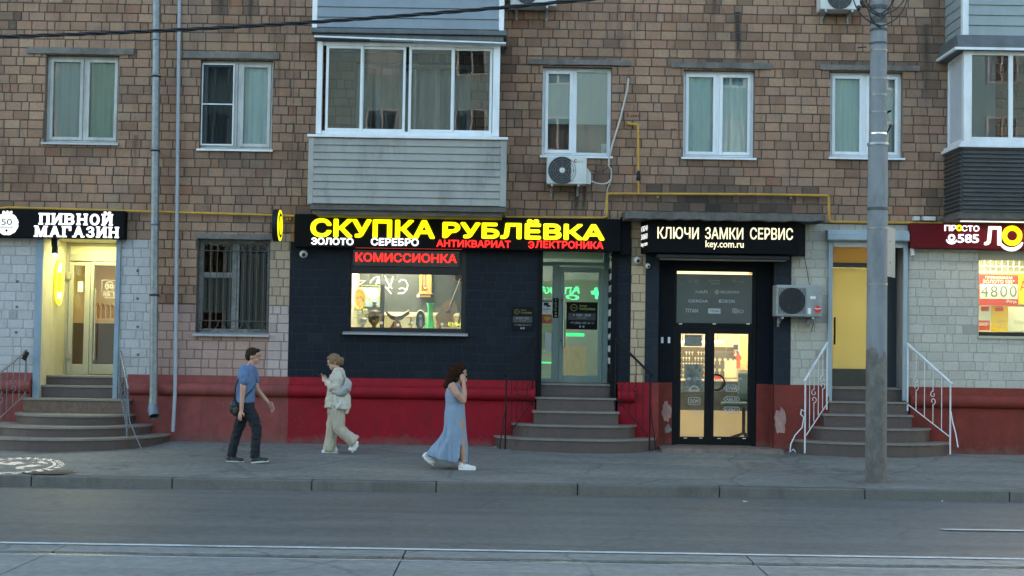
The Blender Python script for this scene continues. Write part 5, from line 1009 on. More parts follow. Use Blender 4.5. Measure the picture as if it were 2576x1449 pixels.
tq = R(1366, 631, 1519, 659, YD); g = MB(); g.box(sl[0], sl[1], YD + 0.03, YD + 0.036, sl[2], sl[3]); g.box(tq[0], tq[1], YD + 0.03, YD + 0.036, zt0, zt1); g.build('side_light', shop_glass, pf)
pd, _, _ = leaf('door', 1406.5, 672, 1515.5, 962, 1418, 685, 1505, 945, YD - 0.02, mint, BLD); pd['label'] = 'glazed pawnshop door leaf with bar handle'
g = MB(); p = R(1418, 740, 1422, 872, YD - 0.1); xh = p[0]; g.tube([(xh, YD - 0.09, p[2]), (xh, YD - 0.09, p[3])], 0.016, 10)
for zz in (p[2] + 0.1, p[3] - 0.1): g.tube([(xh, YD - 0.09, zz), (xh - 0.05, YD - 0.02, zz)], 0.01, 8)
g.build('handle', steel, pd)
hours(1425, 760, 1503, 829, YD - 0.04, pd)
g = MB(); g.rbox(1391, 750, 1405, 800, YD - 0.006, YD - 0.001); pl_ = g.build('push_plate', black_panel, pf); g = MB()
for i, ch in enumerate('ТОЛКАЙ'): v = 752 + i * 7.9; g.rtext(ch, 1395.5, v + (0.5 if ch != 'Й' else 0), 1400.5, v + 6.2, YD - 0.0075, 0.001, 0.015)
g.build('lettering', M('warm_print', (0.6, 0.5, 0.35), 0.5, 0.05, 4, 0.0), pl_)
for (u0, v0, u1, v1), mt, lb in (((1364, 755, 1388, 788), white_plain, 'white camera warning sticker'), ((1364, 790, 1388, 814), M('sticker_red', (0.5, 0.06, 0.03), 0.5, 0.08, 9, 0.0), 'red sticker with a golden eagle shape'), ((1371, 836, 1388, 883), M('paper_white', (0.62, 0.64, 0.6), 0.7, 0.05, 4, 0.0), 'white paper notice')):
    g = MB(); g.rbox(u0, v0, u1, v1, YD + 0.022, YD + 0.028); o = g.build('sticker', mt, pf); o['label'] = lb
g = MB(); q = R(1368, 761, 1385, 772, YD + 0.019); g.box(q[0], q[0] + 0.08, YD + 0.0195, YD + 0.0205, q[2] + 0.02, q[3]); g.box(q[0] + 0.05, q[1], YD + 0.0197, YD + 0.0207, q[2], q[2] + 0.03); q = R(1364, 756, 1388, 759, YD + 0.019); g.box(*q[:2], YD + 0.0195, YD + 0.021, q[2], q[3]); g.rtext('ВЕДЁТСЯ', 1367, 776, 1386, 779.5, YD + 0.02, 0.001, 0.02); g.build('sticker_print', dark_frame, pf)
g = MB(); c = W(1376, 802, YD + 0.02); g.ell(c, (0.02, 0.001, 0.045), 10, 6); g.ell(c + Vector((-0.03, 0, 0.01)), (0.03, 0.001, 0.025), 10, 6, Matrix.Rotation(0.6, 3, 'Y')); g.ell(c + Vector((0.03, 0, 0.01)), (0.03, 0.001, 0.025), 10, 6, Matrix.Rotation(-0.6, 3, 'Y')); g.build('sticker_print', gold_print, pf)
# white and yellow lettering down the right reveal
g = MB(); rr2 = random.Random(2); z = z1 - 0.15
for k, wd in enumerate(('ЗОЛОТО', 'СЕРЕБРО', 'ТЕХНИКА', 'МОНЕТЫ', 'ЧАСЫ', 'АНТИКВАРИАТ', 'ИКОНЫ', 'ФАРФОР', 'НОУТБУКИ', 'ТЕЛЕФОНЫ')):
    g.text(wd, 0.72, 0.12, z - 0.11, z, x1 - 0.003, 0.001, 0.03, side=True); z -= 0.2
g.build('lettering', white_plain, rv)
pint = room('shop_interior', x0 - 0.8, x1 + 0.6, YD + 0.12, 3.4, zf, z1 + 0.1, M('grey_green_wall', (0.2, 0.235, 0.2), 0.5, 0.08, 3, 0.0), tile_floor, label='greenish interior of the pawnshop')
GREEN = (0.25, 1.0, 0.45); area('shop_lamp', ((x0 + x1) / 2 - 0.2, 1.8, z1 + 0.05), 1.0, 0.8, 5.5, (0.8, 1.0, 0.72)); area('shop_lamp', (x0 + 0.1, 1.2, z1 - 0.9), 0.2, 0.3, 1.0, GREEN, (0, rad(60), 0))
gem = EM('green_led', (0.02, 1.0, 0.22), 0.13)
cs = E('display_case', ((x0 + x1) / 2, 2.2, zf), 'glass counter with green light strips inside the pawnshop', 'counter'); g = MB(); q = R(1424, 870, 1475, 960, 2.2); g.box(q[0] - 0.05, q[1], 2.2, 2.7, zf + 0.002, q[3]); g.build('cabinet', M('honey_wood', (0.42, 0.27, 0.1), 0.45, 0.35, 5, 0.02, stretch=(8, 1, 1)), cs)
g = MB(); q = R(1424, 838, 1470, 846, 2.2); g.box(q[0], q[1], 2.2, 2.24, q[2], q[3]); q = R(1358, 911, 1386, 915, 1.7); g.tube([Vector(((q[0] + q[1]) / 2 + 0.13 * math.cos(t), 1.7 + 0.13 * math.sin(t), q[2] + 0.02)) for t in [2 * math.pi * i / 24 for i in range(25)]], 0.012, 6); g.build('light_strip', gem, cs)
# pharmacy sign hanging inside the pane's mirror image: the real one stands across the street
ph = E('pharmacy_sign', (3.0, -43.8, 5.0), 'green pharmacy sign across the street, mirrored in the pawnshop door', 'sign')
def mir(u, v, y=-43.7):                         # point across the street whose mirror image in the door glass falls at (u, v)
    yp = 2 * YD - y; p = W(u, v, yp); return Vector((p.x, y, p.z))
g = MB(); a_, b_ = mir(1416, 748), mir(1458, 722); g.text('АПТЕКА', a_.x - 1.1, b_.x, a_.z - 0.05 + 0.0 + (b_.z - a_.z) * 0.45, b_.z, 0, 0.05, 0.03, mirror=True)
g.text('03', b_.x - 1.2, b_.x, a_.z - 0.1, a_.z + (b_.z - a_.z) * 0.3, 0, 0.05, 0.03, mirror=True)
g.v = [(v[0], -43.7 - v[1], v[2]) for v in g.v]
c = mir(1498, 738); r0 = 0.27; g.box(c.x - r0, c.x + r0, -43.75, -43.6, c.z - r0 / 3, c.z + r0 / 3); g.box(c.x - r0 / 3, c.x + r0 / 3, -43.76, -43.59, c.z - r0, c.z + r0); g.build('lettering', EM('pharmacy_green', (0.03, 1.0, 0.28), 2.3), ph)
g = MB(); g.box(a_.x - 1.4, c.x + 0.5, -43.88, -43.8, a_.z - 0.3, b_.z + 0.3); g.build('panel', black_panel, ph)

from mathutils import noise as mnz
# ------------------------------------------------------------------ key shop
x0, x1, z0, z1 = OP['key']; YN = 0.3; shaded_navy = M('shaded_niche_navy', (0.0065, 0.0085, 0.013), 0.6, 0.2, 6, 0.05, 30, spec=0.1)  # darker than the slate wall: shade under the canopy is in this colour
dq = R(1692, 668, 1903, 1121, YN)
g = MB(); g.box(x0 - 0.1, x0, 0.003, YN + 0.2, -0.3, z1); g.box(x1, x1 + 0.1, 0.003, YN + 0.2, -0.3, z1); g.box(x0 - 0.1, x1 + 0.1, 0.002, YN + 0.2, z1, z1 + 0.1)
g.box(x0, dq[0], YN, YN + 0.2, -0.3, z1); g.box(dq[1], x1, YN, YN + 0.2, -0.3, z1); g.box(dq[0], dq[1], YN, YN + 0.2, dq[3], z1); nw = g.build('entrance_niche', shaded_navy, BLD); nw['label'] = 'navy niche round the key shop door, canopy shade put into its colour'
bands = MB(); zr = zP - 0.0
bands.box(x0 + 0.001, dq[0] - 0.002, YN - 0.012, YN, -0.25, zr); bands.box(dq[1] + 0.002, x1 - 0.001, YN - 0.012, YN, -0.25, zr); bands.box(x1 - 0.012, x1, 0.0, YN - 0.013, -0.25, zr); o = bands.build('plinth', red_brick, BLD); o['label'] = 'rust red base inside the key shop niche'
pq = R(1703, 683, 1893, 813, YN); ll = R(1713, 840, 1773, 1099, YN); rl = R(1797, 840, 1882, 1099, YN); alu = M('black_aluminium', (0.008, 0.0085, 0.0105), 0.5, 0.1, 6, 0.0, spec=0.12)
g = MB(); y_, t_ = YN + 0.03, 0.07; zb = dq[2] - 0.0
g.box(dq[0] + 0.002, pq[0], y_, y_ + t_, pq[2], dq[3] - 0.002); g.box(pq[1], dq[1] - 0.002, y_, y_ + t_, pq[2], dq[3] - 0.002); g.box(pq[0], pq[1], y_, y_ + t_, pq[3], dq[3] - 0.002)
zmid = R(1703, 824, 1893, 835, YN)[3]; g.box(dq[0] + 0.002, dq[1] - 0.002, y_, y_ + t_, zmid, pq[2]); aL, aR = R(1702, 829, 1893, 1119, YN)[:2]; g.box(dq[0] + 0.002, aL - 0.001, y_, y_ + t_, zb, zmid); g.box(aR + 0.001, dq[1] - 0.002, y_, y_ + t_, zb, zmid)
kf = g.build('door_frame', alu, BLD, bevel=0.006); kf['label'] = 'black aluminium frame of the key shop entrance'
g = MB(); g.box(pq[0], pq[1], y_ + 0.02, y_ + 0.03, pq[2], pq[3] - 0.045); tp = g.build('tinted_panel', M('slate_glass_panel', (0.04, 0.055, 0.06), 0.1, 0.12, 1.2, 0.0), kf)
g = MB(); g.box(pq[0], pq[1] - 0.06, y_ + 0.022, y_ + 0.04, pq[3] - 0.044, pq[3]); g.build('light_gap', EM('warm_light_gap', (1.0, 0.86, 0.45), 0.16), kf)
def ZQ(a, b, c, d): return (1686.7 + a * .12346, 651.7 + b * .12346, 1686.7 + c * .12346, 651.7 + d * .12346)
yy = y_ + 0.0185; g = MB()
for wd, q in (('MAUER', (300, 425, 585, 485)), ('dorma', (770, 415, 1010, 460)), ('kaba', (835, 470, 1010, 515)), ('M', (1262, 455, 1335, 515))): g.rtext(wd, *ZQ(*q), yy, 0.001, 0.01)
g.rbox(*ZQ(1262, 425, 1335, 445), yy, yy + 0.001); g.rbox(*ZQ(1340, 462, 1500, 470), yy, yy + 0.001); g.build('faded_lettering', M('faded_print', (0.2, 0.2, 0.18), 0.5, 0.1, 5, 0.0), tp)
g = MB()
for wd, q in (('HAFI', (515, 638, 750, 700)), ('SECUREMME', (1015, 648, 1400, 700)), ('GERDA', (355, 825, 770, 885)), ('IKON', (1108, 828, 1308, 895)), ('TITAN', (300, 1012, 560, 1090)), ('ISEO', (1262, 1030, 1495, 1105))): g.rtext(wd, *ZQ(*q), yy, 0.001, 0.02)
c = W(*ZQ(948, 672, 0, 0)[:2], yy); g.tube(arc(c, 0.032, 0, 360, 20), 0.006, 5)
for k in (-1, 0, 1): g.tube([c + Vector((-0.02 + k * 0.012, 0, -0.02)), c + Vector((0.012 + k * 0.012, 0, 0.02))], 0.004, 5)
g.rbox(*ZQ(1262, 1008, 1360, 1020), yy, yy + 0.001); g.rbox(*ZQ(988, 825, 1040, 890), yy, yy + 0.001); g.rbox(*ZQ(1055, 825, 1090, 835), yy, yy + 0.001); g.rbox(*ZQ(1055, 880, 1090, 890), yy, yy + 0.001); g.rbox(*ZQ(1080, 825, 1090, 890), yy - 0.001, yy); g.rbox(*ZQ(770, 1008, 1020, 1110), yy, yy + 0.001)
g.build('lettering', M('window_print', (0.42, 0.44, 0.44), 0.5, 0.1, 5, 0.0), tp)
g = MB(); g.rtext('TESA', *ZQ(800, 1040, 990, 1080), yy - 0.0015, 0.001, 0.04); g.rtext('Z', *ZQ(1000, 838, 1035, 880), yy - 0.0015, 0.001, 0.04); g.build('dark_lettering', MATS['slate_glass_panel'], tp)
def kleaf(u0, u1, q, label):
    a = R(u0, 829, u1, 1119, YN); m = MB(); y2 = y_ + 0.005
    a = (a[0], a[1], dq[2] + 0.01, zmid - 0.0007)
    m.box(a[0], q[0], y2, y2 + 0.05, a[2], a[3]); m.box(q[1], a[1], y2, y2 + 0.05, a[2], a[3]); m.box(q[0], q[1], y2, y2 + 0.05, a[2], q[2]); m.box(q[0], q[1], y2, y2 + 0.05, q[3], a[3])
    o = m.build('door', alu, BLD, bevel=0.005); o['label'] = label
    m = MB(); m.box(q[0] + 0.001, q[1] - 0.001, y2 + 0.02, y2 + 0.028, q[2] + 0.001, q[3] - 0.001); m.build('glass', shop_glass, o); return o
a_l = R(1702, 840, 1893, 1000, YN); xm = (ll[1] + rl[0]) / 2
kl = kleaf(1702, 1785, ll, 'left leaf of the black key shop door'); kr = kleaf(1785.6, 1893, rl, 'right leaf of the black key shop door with a round pull handle')
def ZD(a, b, c, d): return (1699.5 + a * .20283, 824.2 + b * .20283, 1699.5 + c * .20283, 824.2 + d * .20283)
yy = y_ + 0.022; wp = MATS['window_print']; g = MB()
for wd, q in (('CISA', (220, 615, 330, 650)), ('SQUIRE', (160, 768, 298, 797)), ('DOM', (178, 888, 282, 938)), ('ABLOY', (190, 1020, 345, 1050))): g.rtext(wd, *ZD(*q), yy, 0.001, 0.02)
def outline(g, q, r=0.006, cut=0.3):
    a, b, c, d = R(*ZD(*q), yy); h = (d - c) * cut; g.tube([(a + h, yy, d), (b - h, yy, d), (b, yy, d - h), (b, yy, c + h), (b - h, yy, c), (a + h, yy, c), (a, yy, c + h), (a, yy, d - h), (a + h, yy, d)], r, 5)
outline(g, (157, 868, 303, 955), cut=0.15); c = W(*ZD(230, 785, 0, 0)[:2], yy); g.tube(arc(c, 0.078, 0, 180, 16), 0.012, 5)
g.extr([W(*ZD(x, y, 0, 0)[:2], yy) for x, y in ((130, 640), (165, 612), (205, 632), (168, 655))], (0, 0.001, 0)); g.build('lettering', wp, kl)
g = MB()
for wd, q in (('MUL-T-LOCK', (600, 618, 828, 648)), ('EVVA', (625, 728, 762, 775)), ('ABUS', (622, 872, 765, 908)), ('KEBO', (615, 1003, 775, 1042))): g.rtext(wd, *ZD(*q), yy, 0.001, 0.02)
outline(g, (597, 713, 788, 793), cut=0.5); outline(g, (597, 858, 795, 922), cut=0.5); outline(g, (600, 985, 790, 1058), cut=0.2); g.build('lettering', wp, kr)
g = MB(); c = W(1806, 962, YN - 0.06); g.tube(arc((c.x - 0.02, YN - 0.05, c.z), 0.13, -100, 100, 18), 0.016, 8)
for s_ in (-1, 1): p = Vector((c.x - 0.02 + 0.13 * math.cos(rad(100)), YN - 0.05, c.z + s_ * 0.128)); g.tube([p, p + Vector((0, 0.09, 0))], 0.014, 8)
g.build('handle', black_metal, kr)
g = MB()
for u in (1724, 1763): g.rbox(u - 4, 1101, u + 4, 1103, y_ - 0.004, y_ + 0.004)
o = g.build('white_clip', white_plain, kl); g = MB()
for u in (1809, 1872): g.rbox(u - 4, 1102, u + 4, 1104, y_ - 0.004, y_ + 0.004)
g.build('white_clip', white_plain, kr); g = MB()
for u in (1712, 1797, 1882): g.rbox(u - 4, 813.5, u + 4, 816, y_ - 0.006, y_ - 0.0)
g.build('white_clip', white_plain, kf)
g = MB(); rp_ = random.Random(6)
for u0, v0, u1, v1 in ((1664, 1005, 1690, 1065),):
    x0_, x1_, z0_, z1_ = R(u0, v0, u1, v1, YN - 0.015); pts = []
    for i in range(22): t = 2 * math.pi * i / 22; q_ = rp_.uniform(0.65, 1.05); pts.append(((x0_ + x1_) / 2 + (x1_ - x0_) / 2 * math.cos(t) * q_, YN - 0.016, (z0_ + z1_) / 2 + (z1_ - z0_) / 2 * math.sin(t) * q_))
    g.extr(pts, (0, 0.003, 0))
o = g.build('plaster_patch', MATS['bare_pink_plaster'], nw); o['label'] = 'peeled pink patch left of the key shop door'
g = MB()
for u0, v0, u1, v1 in ((1670, 1066, 1690, 1092), (1644, 1075, 1652, 1100)):
    x0_, x1_, z0_, z1_ = R(u0, v0, u1, v1, YN - 0.015); pts = []
    for i in range(16): t = 2 * math.pi * i / 16; q_ = rp_.uniform(0.6, 1.05); pts.append(((x0_ + x1_) / 2 + (x1_ - x0_) / 2 * math.cos(t) * q_, YN - 0.017, (z0_ + z1_) / 2 + (z1_ - z0_) / 2 * math.sin(t) * q_))
    g.extr(pts, (0, 0.003, 0))
    break
g.build('plaster_patch', M('bare_grey_plaster', (0.2, 0.19, 0.18), 0.85, 0.3, 9, 0.1, grime=0.4), nw)
for u in (1666, 1683): g = MB(); g.rbox(u - 3, 848, u + 3, 863, YN - 0.005, YN - 0.001); g.build('paint_mark', white_plain, nw)
for u, v in ((43, 708), (42, 772), (40, 836), (346, 681), (346, 751), (346, 822), (347, 892)): g = MB(); g.rbox(u - 3, v - 3, u + 3, v + 3, -0.014, 0.0); g.build('wall_anchor', M('rusty_anchor', (0.16, 0.11, 0.07), 0.8, 0.2, 20, 0.0), BLD)
for u, v, r_ in ((1579, 292, 2.5), (1588, 292, 2), (1594, 291, 2.5), (1600, 292, 2.5), (1606, 292, 2), (1578, 286, 2), (1581, 197, 5), (1540, 162, 2), (1547, 162, 2), (1690, 325, 2), (1697, 325, 2)): c = W(u, v); g = MB(); g.lathe((c.x, -0.014, c.z), [(0, 0), (r_ / 153, 0), (r_ / 153, 0.012), (0, 0.012)], 10, 'y', False); g.build('drill_hole', M('rust_red_hole', (0.12, 0.035, 0.025), 0.8, 0.2, 20, 0.0), BLD)
# interior of the key shop
rx0, rx1, rz0, rz1 = 2.45, 4.75, dq[2] + 0.02, dq[3] + 0.2
warmw = M('warm_cream_wall', (0.68, 0.6, 0.44), 0.7, 0.06, 3, 0.0)
room('shop_interior', rx0, rx1, YN + 0.16, 3.3, rz0, rz1, warmw, tile_floor, label='warm lit interior of the key shop')
area('shop_lamp', (3.4, 1.9, rz1 - 0.03), 1.6, 0.8, 15, (1.0, 0.88, 0.62)); area('shop_lamp', (3.2, 0.75, rz1 - 0.05), 1.2, 0.3, 6, (1.0, 0.88, 0.62))
ctr = E('shop_counter', (3.4, 1.9, rz0), 'long cream counter with a dark glass showcase inside the key shop', 'counter'); y1 = 1.9
q = R(1700, 1033, 1905, 1105, y1); g = MB(); g.box(rx0 + 0.1, rx1 - 0.02, y1, y1 + 0.5, rz0 + 0.002, q[3]); g.build('base', M('cream_laminate', (0.6, 0.52, 0.36), 0.5, 0.06, 4, 0.0), ctr)
s0, s1 = q[3], W(1800, 957, y1).z; g = MB(); g.box(rx0 + 0.1, rx1 - 0.02, y1 + 0.02, y1 + 0.5, s0 + 0.001, s1 - 0.02); g.build('showcase', M('dark_showcase', (0.07, 0.075, 0.07), 0.25, 0.5, 5, 0.0), ctr); g = MB(); g.box(rx0 + 0.08, rx1 - 0.02, y1 - 0.02, y1 + 0.52, s1 - 0.019, s1 + 0.01); g.build('counter_top', MATS['cream_laminate'], ctr)
def keyboard(u0, v0, u1, v1, y, dense, lab, boardm):
    q = R(u0, v0, u1, v1, y); r_ = E('key_board', ((q[0] + q[1]) / 2, y, q[2]), lab, 'display board', 'boards of hanging keys'); m = MB(); m.box(q[0], q[1], y, y + 0.03, q[2], q[3]); m.build('board', boardm, r_); m = MB(); rk = random.Random(u0)
    nx_, nz_ = int((q[1] - q[0]) / dense), int((q[3] - q[2]) / (dense * 1.9))
    for i in range(nx_):
        for j in range(nz_):
            if rk.random() < 0.12: continue
            x = q[0] + (i + 0.5) * dense; z = q[2] + (j + 0.55) * dense * 1.9; s = dense * 0.34
            m.lathe((x, y - 0.012, z + s), [(0, 0), (s, 0), (s, 0.006), (0, 0.006)], 7, 'y', False); m.box(x - s * 0.3, x + s * 0.3, y - 0.012, y - 0.006, z - s * 1.8, z + s * 0.4)
    m.build('keys', M('key_metal', (0.75, 0.66, 0.42), 0.3, 0.3, 30, 0.0, metal=0.35), r_)
grey_board = M('grey_pegboard', (0.12, 0.11, 0.09), 0.7, 0.15, 6, 0.0)
keyboard(1700, 873, 1786, 954, 2.9, 0.055, 'dense board of hanging keys behind the left door leaf', M('brown_board', (0.09, 0.06, 0.035), 0.7, 0.2, 6, 0.0)); keyboard(1790, 873, 1846, 950, 2.95, 0.1, 'sparse board of locks and keys behind the right door leaf', grey_board)
for k, (u, lb) in enumerate(((1717, 'left'), (1768, 'middle'), (1806, 'right'))):
    c = W(u, 860, 2.3); g = MB(); g.tube([(c.x - 0.09, 2.3, c.z), (c.x + 0.09, 2.3, c.z)], 0.022, 10); T(g.build('tube_lamp', EM('shop_tube_light', (1.0, 0.92, 0.7), 0.35)), lb + ' one of three short bright lamps over the key boards', 'lamp', 'lamps over the key boards')
    g = MB(); g.tube([(c.x, 2.3, c.z + 0.02), (c.x, 2.3, rz1)], 0.006, 6); g.build('hanger', black_metal, COL.objects[-1] if False else [o for o in COL.objects if o.name.startswith('tube_lamp')][-1])
rk2 = random.Random(31)
for k in range(14):
    u = 1846 + (k % 5) * 3.4 + rk2.uniform(-1, 1); v = 884 + (k // 5) * 13 + rk2.uniform(-2, 2); q = R(u, v, u + 4.5, v + 8, 2.85); g = MB(); g.box(q[0], q[1], 2.85, 2.9, q[2], q[3]); g.box(q[0] + 0.004, q[1] - 0.004, 2.846, 2.8495, q[2] + 0.012, q[2] + 0.03)
    T(g.build('blister_pack', [M('pack_red', (0.45, 0.06, 0.04), 0.4, 0.1, 20, 0.0), M('pack_white', (0.6, 0.58, 0.5), 0.4, 0.1, 20, 0.0), M('pack_blue', (0.06, 0.1, 0.25), 0.4, 0.1, 20, 0.0)][k % 3]), ['small red pack hanging on the right wall of the key shop', 'small white pack hanging on the right wall of the key shop', 'small blue pack hanging on the right wall of the key shop'][k % 3], 'pack', ['red packs in the key shop', 'white packs in the key shop', 'blue packs in the key shop'][k % 3])
def sheet(name, u0, v0, u1, v1, y, mat, lab, cat='notice', parent=None):
    m = MB(); m.rbox(u0, v0, u1, v1, y, y + 0.006); o = m.build(name, mat, parent); 
    if parent is None: T(o, lab, cat)
    else: o['label'] = lab
    return o
sheet('price_list', 1823, 907, 1852, 951, 2.6, blot('price_list_print', [(205, 190, 140), (225, 215, 170), (190, 170, 120)], 40), 'pale printed price list standing on the key shop counter')
sheet('advert', 1852, 892, 1862, 927, 2.7, M('red_advert', (0.5, 0.12, 0.06), 0.6, 0.4, 30, 0.0), 'small red and white adverts beside the price list'); sheet('advert', 1845, 867, 1857, 880, 2.6, M('blue_advert', (0.06, 0.08, 0.2), 0.6, 0.2, 30, 0.0), 'small dark blue notice above the price list')
sheet('wall_notice', 1861, 846, 1881, 930, 3.2, blot('yellow_list_print', [(235, 205, 120), (240, 220, 150), (180, 150, 80)], 25), 'tall yellow list on the right wall of the key shop')
g = MB(); g.rtext('Автоключи', 1723, 843, 1764, 848, y_ + 0.035, 0.001, 0.02); nb = sheet('poster', 1722, 841.5, 1766, 871, y_ + 0.036, blot('grey_poster_print', [(120, 105, 100), (165, 150, 140), (90, 80, 85)], 30), 'grey poster with keys at the top of the left door glass', parent=kl); g.build('lettering', MATS['black_sign_panel'], nb)
sheet('poster', 1724, 916, 1765, 976, y_ + 0.036, blot('blue_poster_print', [(40, 48, 62), (70, 80, 95), (120, 130, 140), (35, 40, 52)], 9), 'dark blue poster in the left door glass', parent=kl)
c = W(1797, 946, 2.0); g = MB(); g.rbox(1798, 944, 1814, 955, 1.93, 1.97); T(g.build('red_sign', M('red_plastic', (0.5, 0.05, 0.03), 0.4, 0.2, 20, 0.0)), 'low red sign on the key shop counter by the handle', 'sign')
ch = E('office_chair', (W(1878, 1000, 1.3).x + 0.1, 1.35, rz0), 'teal upholstered chair behind the right door leaf', 'chair'); teal_f = M('teal_fabric', (0.035, 0.075, 0.085), 0.9, 0.15, 12, 0.05); q = R(1862, 938, 1900, 1010, 1.3)
g = MB(); g.box(q[0], q[1] - 0.03, 1.5, 1.58, q[2], q[3]); g.build('backrest', teal_f, ch, bevel=0.03); g = MB(); q2 = R(1818, 1012, 1900, 1024, 1.2); g.box(q2[0], q2[1] - 0.03, 1.1, 1.5, q2[2], q2[3]); g.build('seat', teal_f, ch, bevel=0.03)
g = MB(); xm_ = (q2[0] + q2[1]) / 2 + 0.1; g.tube([(xm_, 1.3, q2[2]), (xm_, 1.3, rz0 + 0.12)], 0.03, 8); 
for k in range(5): t = 2 * math.pi * k / 5; g.tube([(xm_, 1.3, rz0 + 0.14), (xm_ + 0.26 * math.cos(t), 1.3 + 0.26 * math.sin(t), rz0 + 0.05)], 0.02, 6)
g.build('base', black_metal, ch)
# sign and canopy of the key shop
ks = E('shop_sign', (W(1820, 637, -0.5).x, -0.5, z_of(1820, 637)), 'black light box with pale letters КЛЮЧИ ЗАМКИ СЕРВИС under the concrete canopy', 'sign')
f = R(1631, 556, 2010, 637, -0.5); b = R(1612, 556, 2026, 637, 0.0); g = MB()
g.extr([(b[0], -0.012, f[2]), (f[0], -0.5, f[2]), (f[1], -0.5, f[2]), (b[1], -0.012, f[2])], (0, 0, f[3] - f[2])); g.build('panel', black_panel, ks, bevel=0.008)
cream_l = EM('cream_letters', (1.0, 0.9, 0.58), 0.115)
for wd, q in (('КЛЮЧИ', (1654, 571, 1758, 601)), ('ЗАМКИ', (1774, 572, 1870, 602)), ('СЕРВИС', (1887, 573, 1995, 603))):
    g = MB(); g.rtext(wd, *q, -0.512, 0.011, 0.02); g.build('lettering', cream_l, ks)
g = MB(); g.rtext('key.com.ru', 1775, 605, 1871, 628, -0.512, 0.011, 0.02); g.build('lettering', cream_l, ks)
g = MB()
for k, wd in enumerate(('КЛЮЧИ', 'ЗАМКИ', 'key.com')):
    zt_ = f[3] - 0.08 - k * 0.13; g.text(wd, 0.08, 0.92, zt_ - 0.09, zt_, 0, 0.0, 0.02)
d0 = Vector((b[0], -0.012, 0)); d1 = Vector((f[0], -0.5, 0)); nn = (d1 - d0).cross(Vector((0, 0, 1))).normalized() * -1
nn = Vector((-abs(nn.x), nn.y if nn.y < 0 else -nn.y, 0)) * 0.006
g.v = [tuple(d0.lerp(d1, v[0]) + nn + Vector((0, 0, v[2]))) for v in g.v]; g.build('side_lettering', EM('white_side_letters', (1, 1, 1), 0.12), ks)
g = MB(); q = R(1652, 640, 1984, 657, -0.25); g.box(q[0], q[1], -0.3, -0.012, q[2] + 0.03, f[2] - 0.004); g.build('shutter_box', M('dark_blue_box', (0.025, 0.03, 0.05), 0.4, 0.1, 5, 0.0), ks, bevel=0.02)
g = MB(); g.box(q[0] + 0.05, q[1] - 0.05, -0.27, -0.05, q[2] + 0.012, q[2] + 0.028); g.build('bottom_rail', M('dim_rail', (0.18, 0.16, 0.12), 0.5, 0.1, 5, 0.0), ks)
g = MB(); q = R(1572, 536, 2078, 553, -0.7); n_ = 40; rr3 = random.Random(9); top, bot = [], []
for i in range(n_ + 1):
    x = q[0] + (q[1] - q[0]) * i / n_; top.append((x, q[3] + rr3.uniform(-0.012, 0.015), rr3.uniform(-0.03, 0.02))); bot.append((x, q[2] + rr3.uniform(-0.012, 0.01)))
vs = []
for i in range(n_ + 1): vs += [(top[i][0], -0.7 + top[i][2], top[i][1]), (top[i][0], -0.72 + top[i][2], bot[i][1]), (top[i][0], 0.0, top[i][1] + 0.04), (top[i][0], 0.0, bot[i][1])]
fs = []
for i in range(n_): a, b2 = 4 * i, 4 * i + 4; fs += [(a, b2, b2 + 1, a + 1), (a, a + 2, b2 + 2, b2), (a + 1, b2 + 1, b2 + 3, a + 3)]
fs += [(0, 1, 3, 2), (4 * n_, 4 * n_ + 2, 4 * n_ + 3, 4 * n_ + 1)]; g.add(vs, fs)
cn = g.build('concrete_canopy', dark_concrete, None); T(cn, 'crumbling dark concrete slab over the key shop sign', 'canopy')
g = MB(); q = R(1664, 1124, 1972, 1134, -0.5); vs = []; n_ = 24
top = [(q[0] + (q[1] - q[0]) * i / n_, -0.55 + rr3.uniform(-0.03, 0.03)) for i in range(n_ + 1)]; g.extr([(a, b2, -0.25) for a, b2 in top] + [(q[1], 0.32, -0.25), (q[0], 0.32, -0.25)], (0, 0, 0.25 + dq[2] - 0.003)); T(g.build('doorstep', M('cracked_doorstep', (0.22, 0.16, 0.13), 0.85, 0.3, 12, 0.2, 25, grime=0.5), bevel=0.012), 'low cracked doorstep in front of the key shop', 'doorstep')

# ------------------------------------------------------------------ jewellery shop: door, sign, window
x0, x1, z0, z1 = OP['rdoor']; YR2 = 0.7; zf = zrd[-1]; shut = M('pale_blue_grey_metal', (0.3, 0.36, 0.4), 0.45, 0.06, 5, 0.0, grime=0.3)
g = MB(); g.box(x0 - 0.1, x0, 0.003, YR2 + 0.1, z0, z1); g.box(x1, x1 + 0.1, 0.003, YR2 + 0.1, z0, z1); g.box(x0 - 0.1, x1 + 0.1, 0.002, YR2 + 0.1, z1, z1 + 0.08); g.build('entrance_reveal', M('grey_reveal', (0.26, 0.26, 0.27), 0.6, 0.1, 5, 0.02, grime=0.4), BLD)
sh = E('roller_shutter', ((x0 + x1) / 2, -0.1, z1), 'pale blue grey roller shutter box with side rails round the frosted door', 'shutter'); q = R(2083, 579, 2288, 607, -0.2)
g = MB(); g.extr([(q[0], -0.012, q[3] + 0.0), (q[0], -0.16, q[3] - 0.0), (q[0], -0.21, q[3] - 0.07), (q[0], -0.21, q[2] + 0.02), (q[0], -0.17, q[2]), (q[0], -0.012, q[2])], (q[1] - q[0], 0, 0)); g.build('box', shut, sh, bevel=0.006)
g = MB(); q2 = R(2083, 607, 2094, 1008, -0.05); g.box(q2[0], q2[1], -0.06, -0.002, q2[2], q[2] - 0.001); g.build('rail', shut, sh); g = MB(); q2 = R(2272, 607, 2283, 1008, -0.05); g.box(q2[0], q2[1], -0.06, -0.002, q2[2], q[2] - 0.001); g.build('rail', shut, sh)
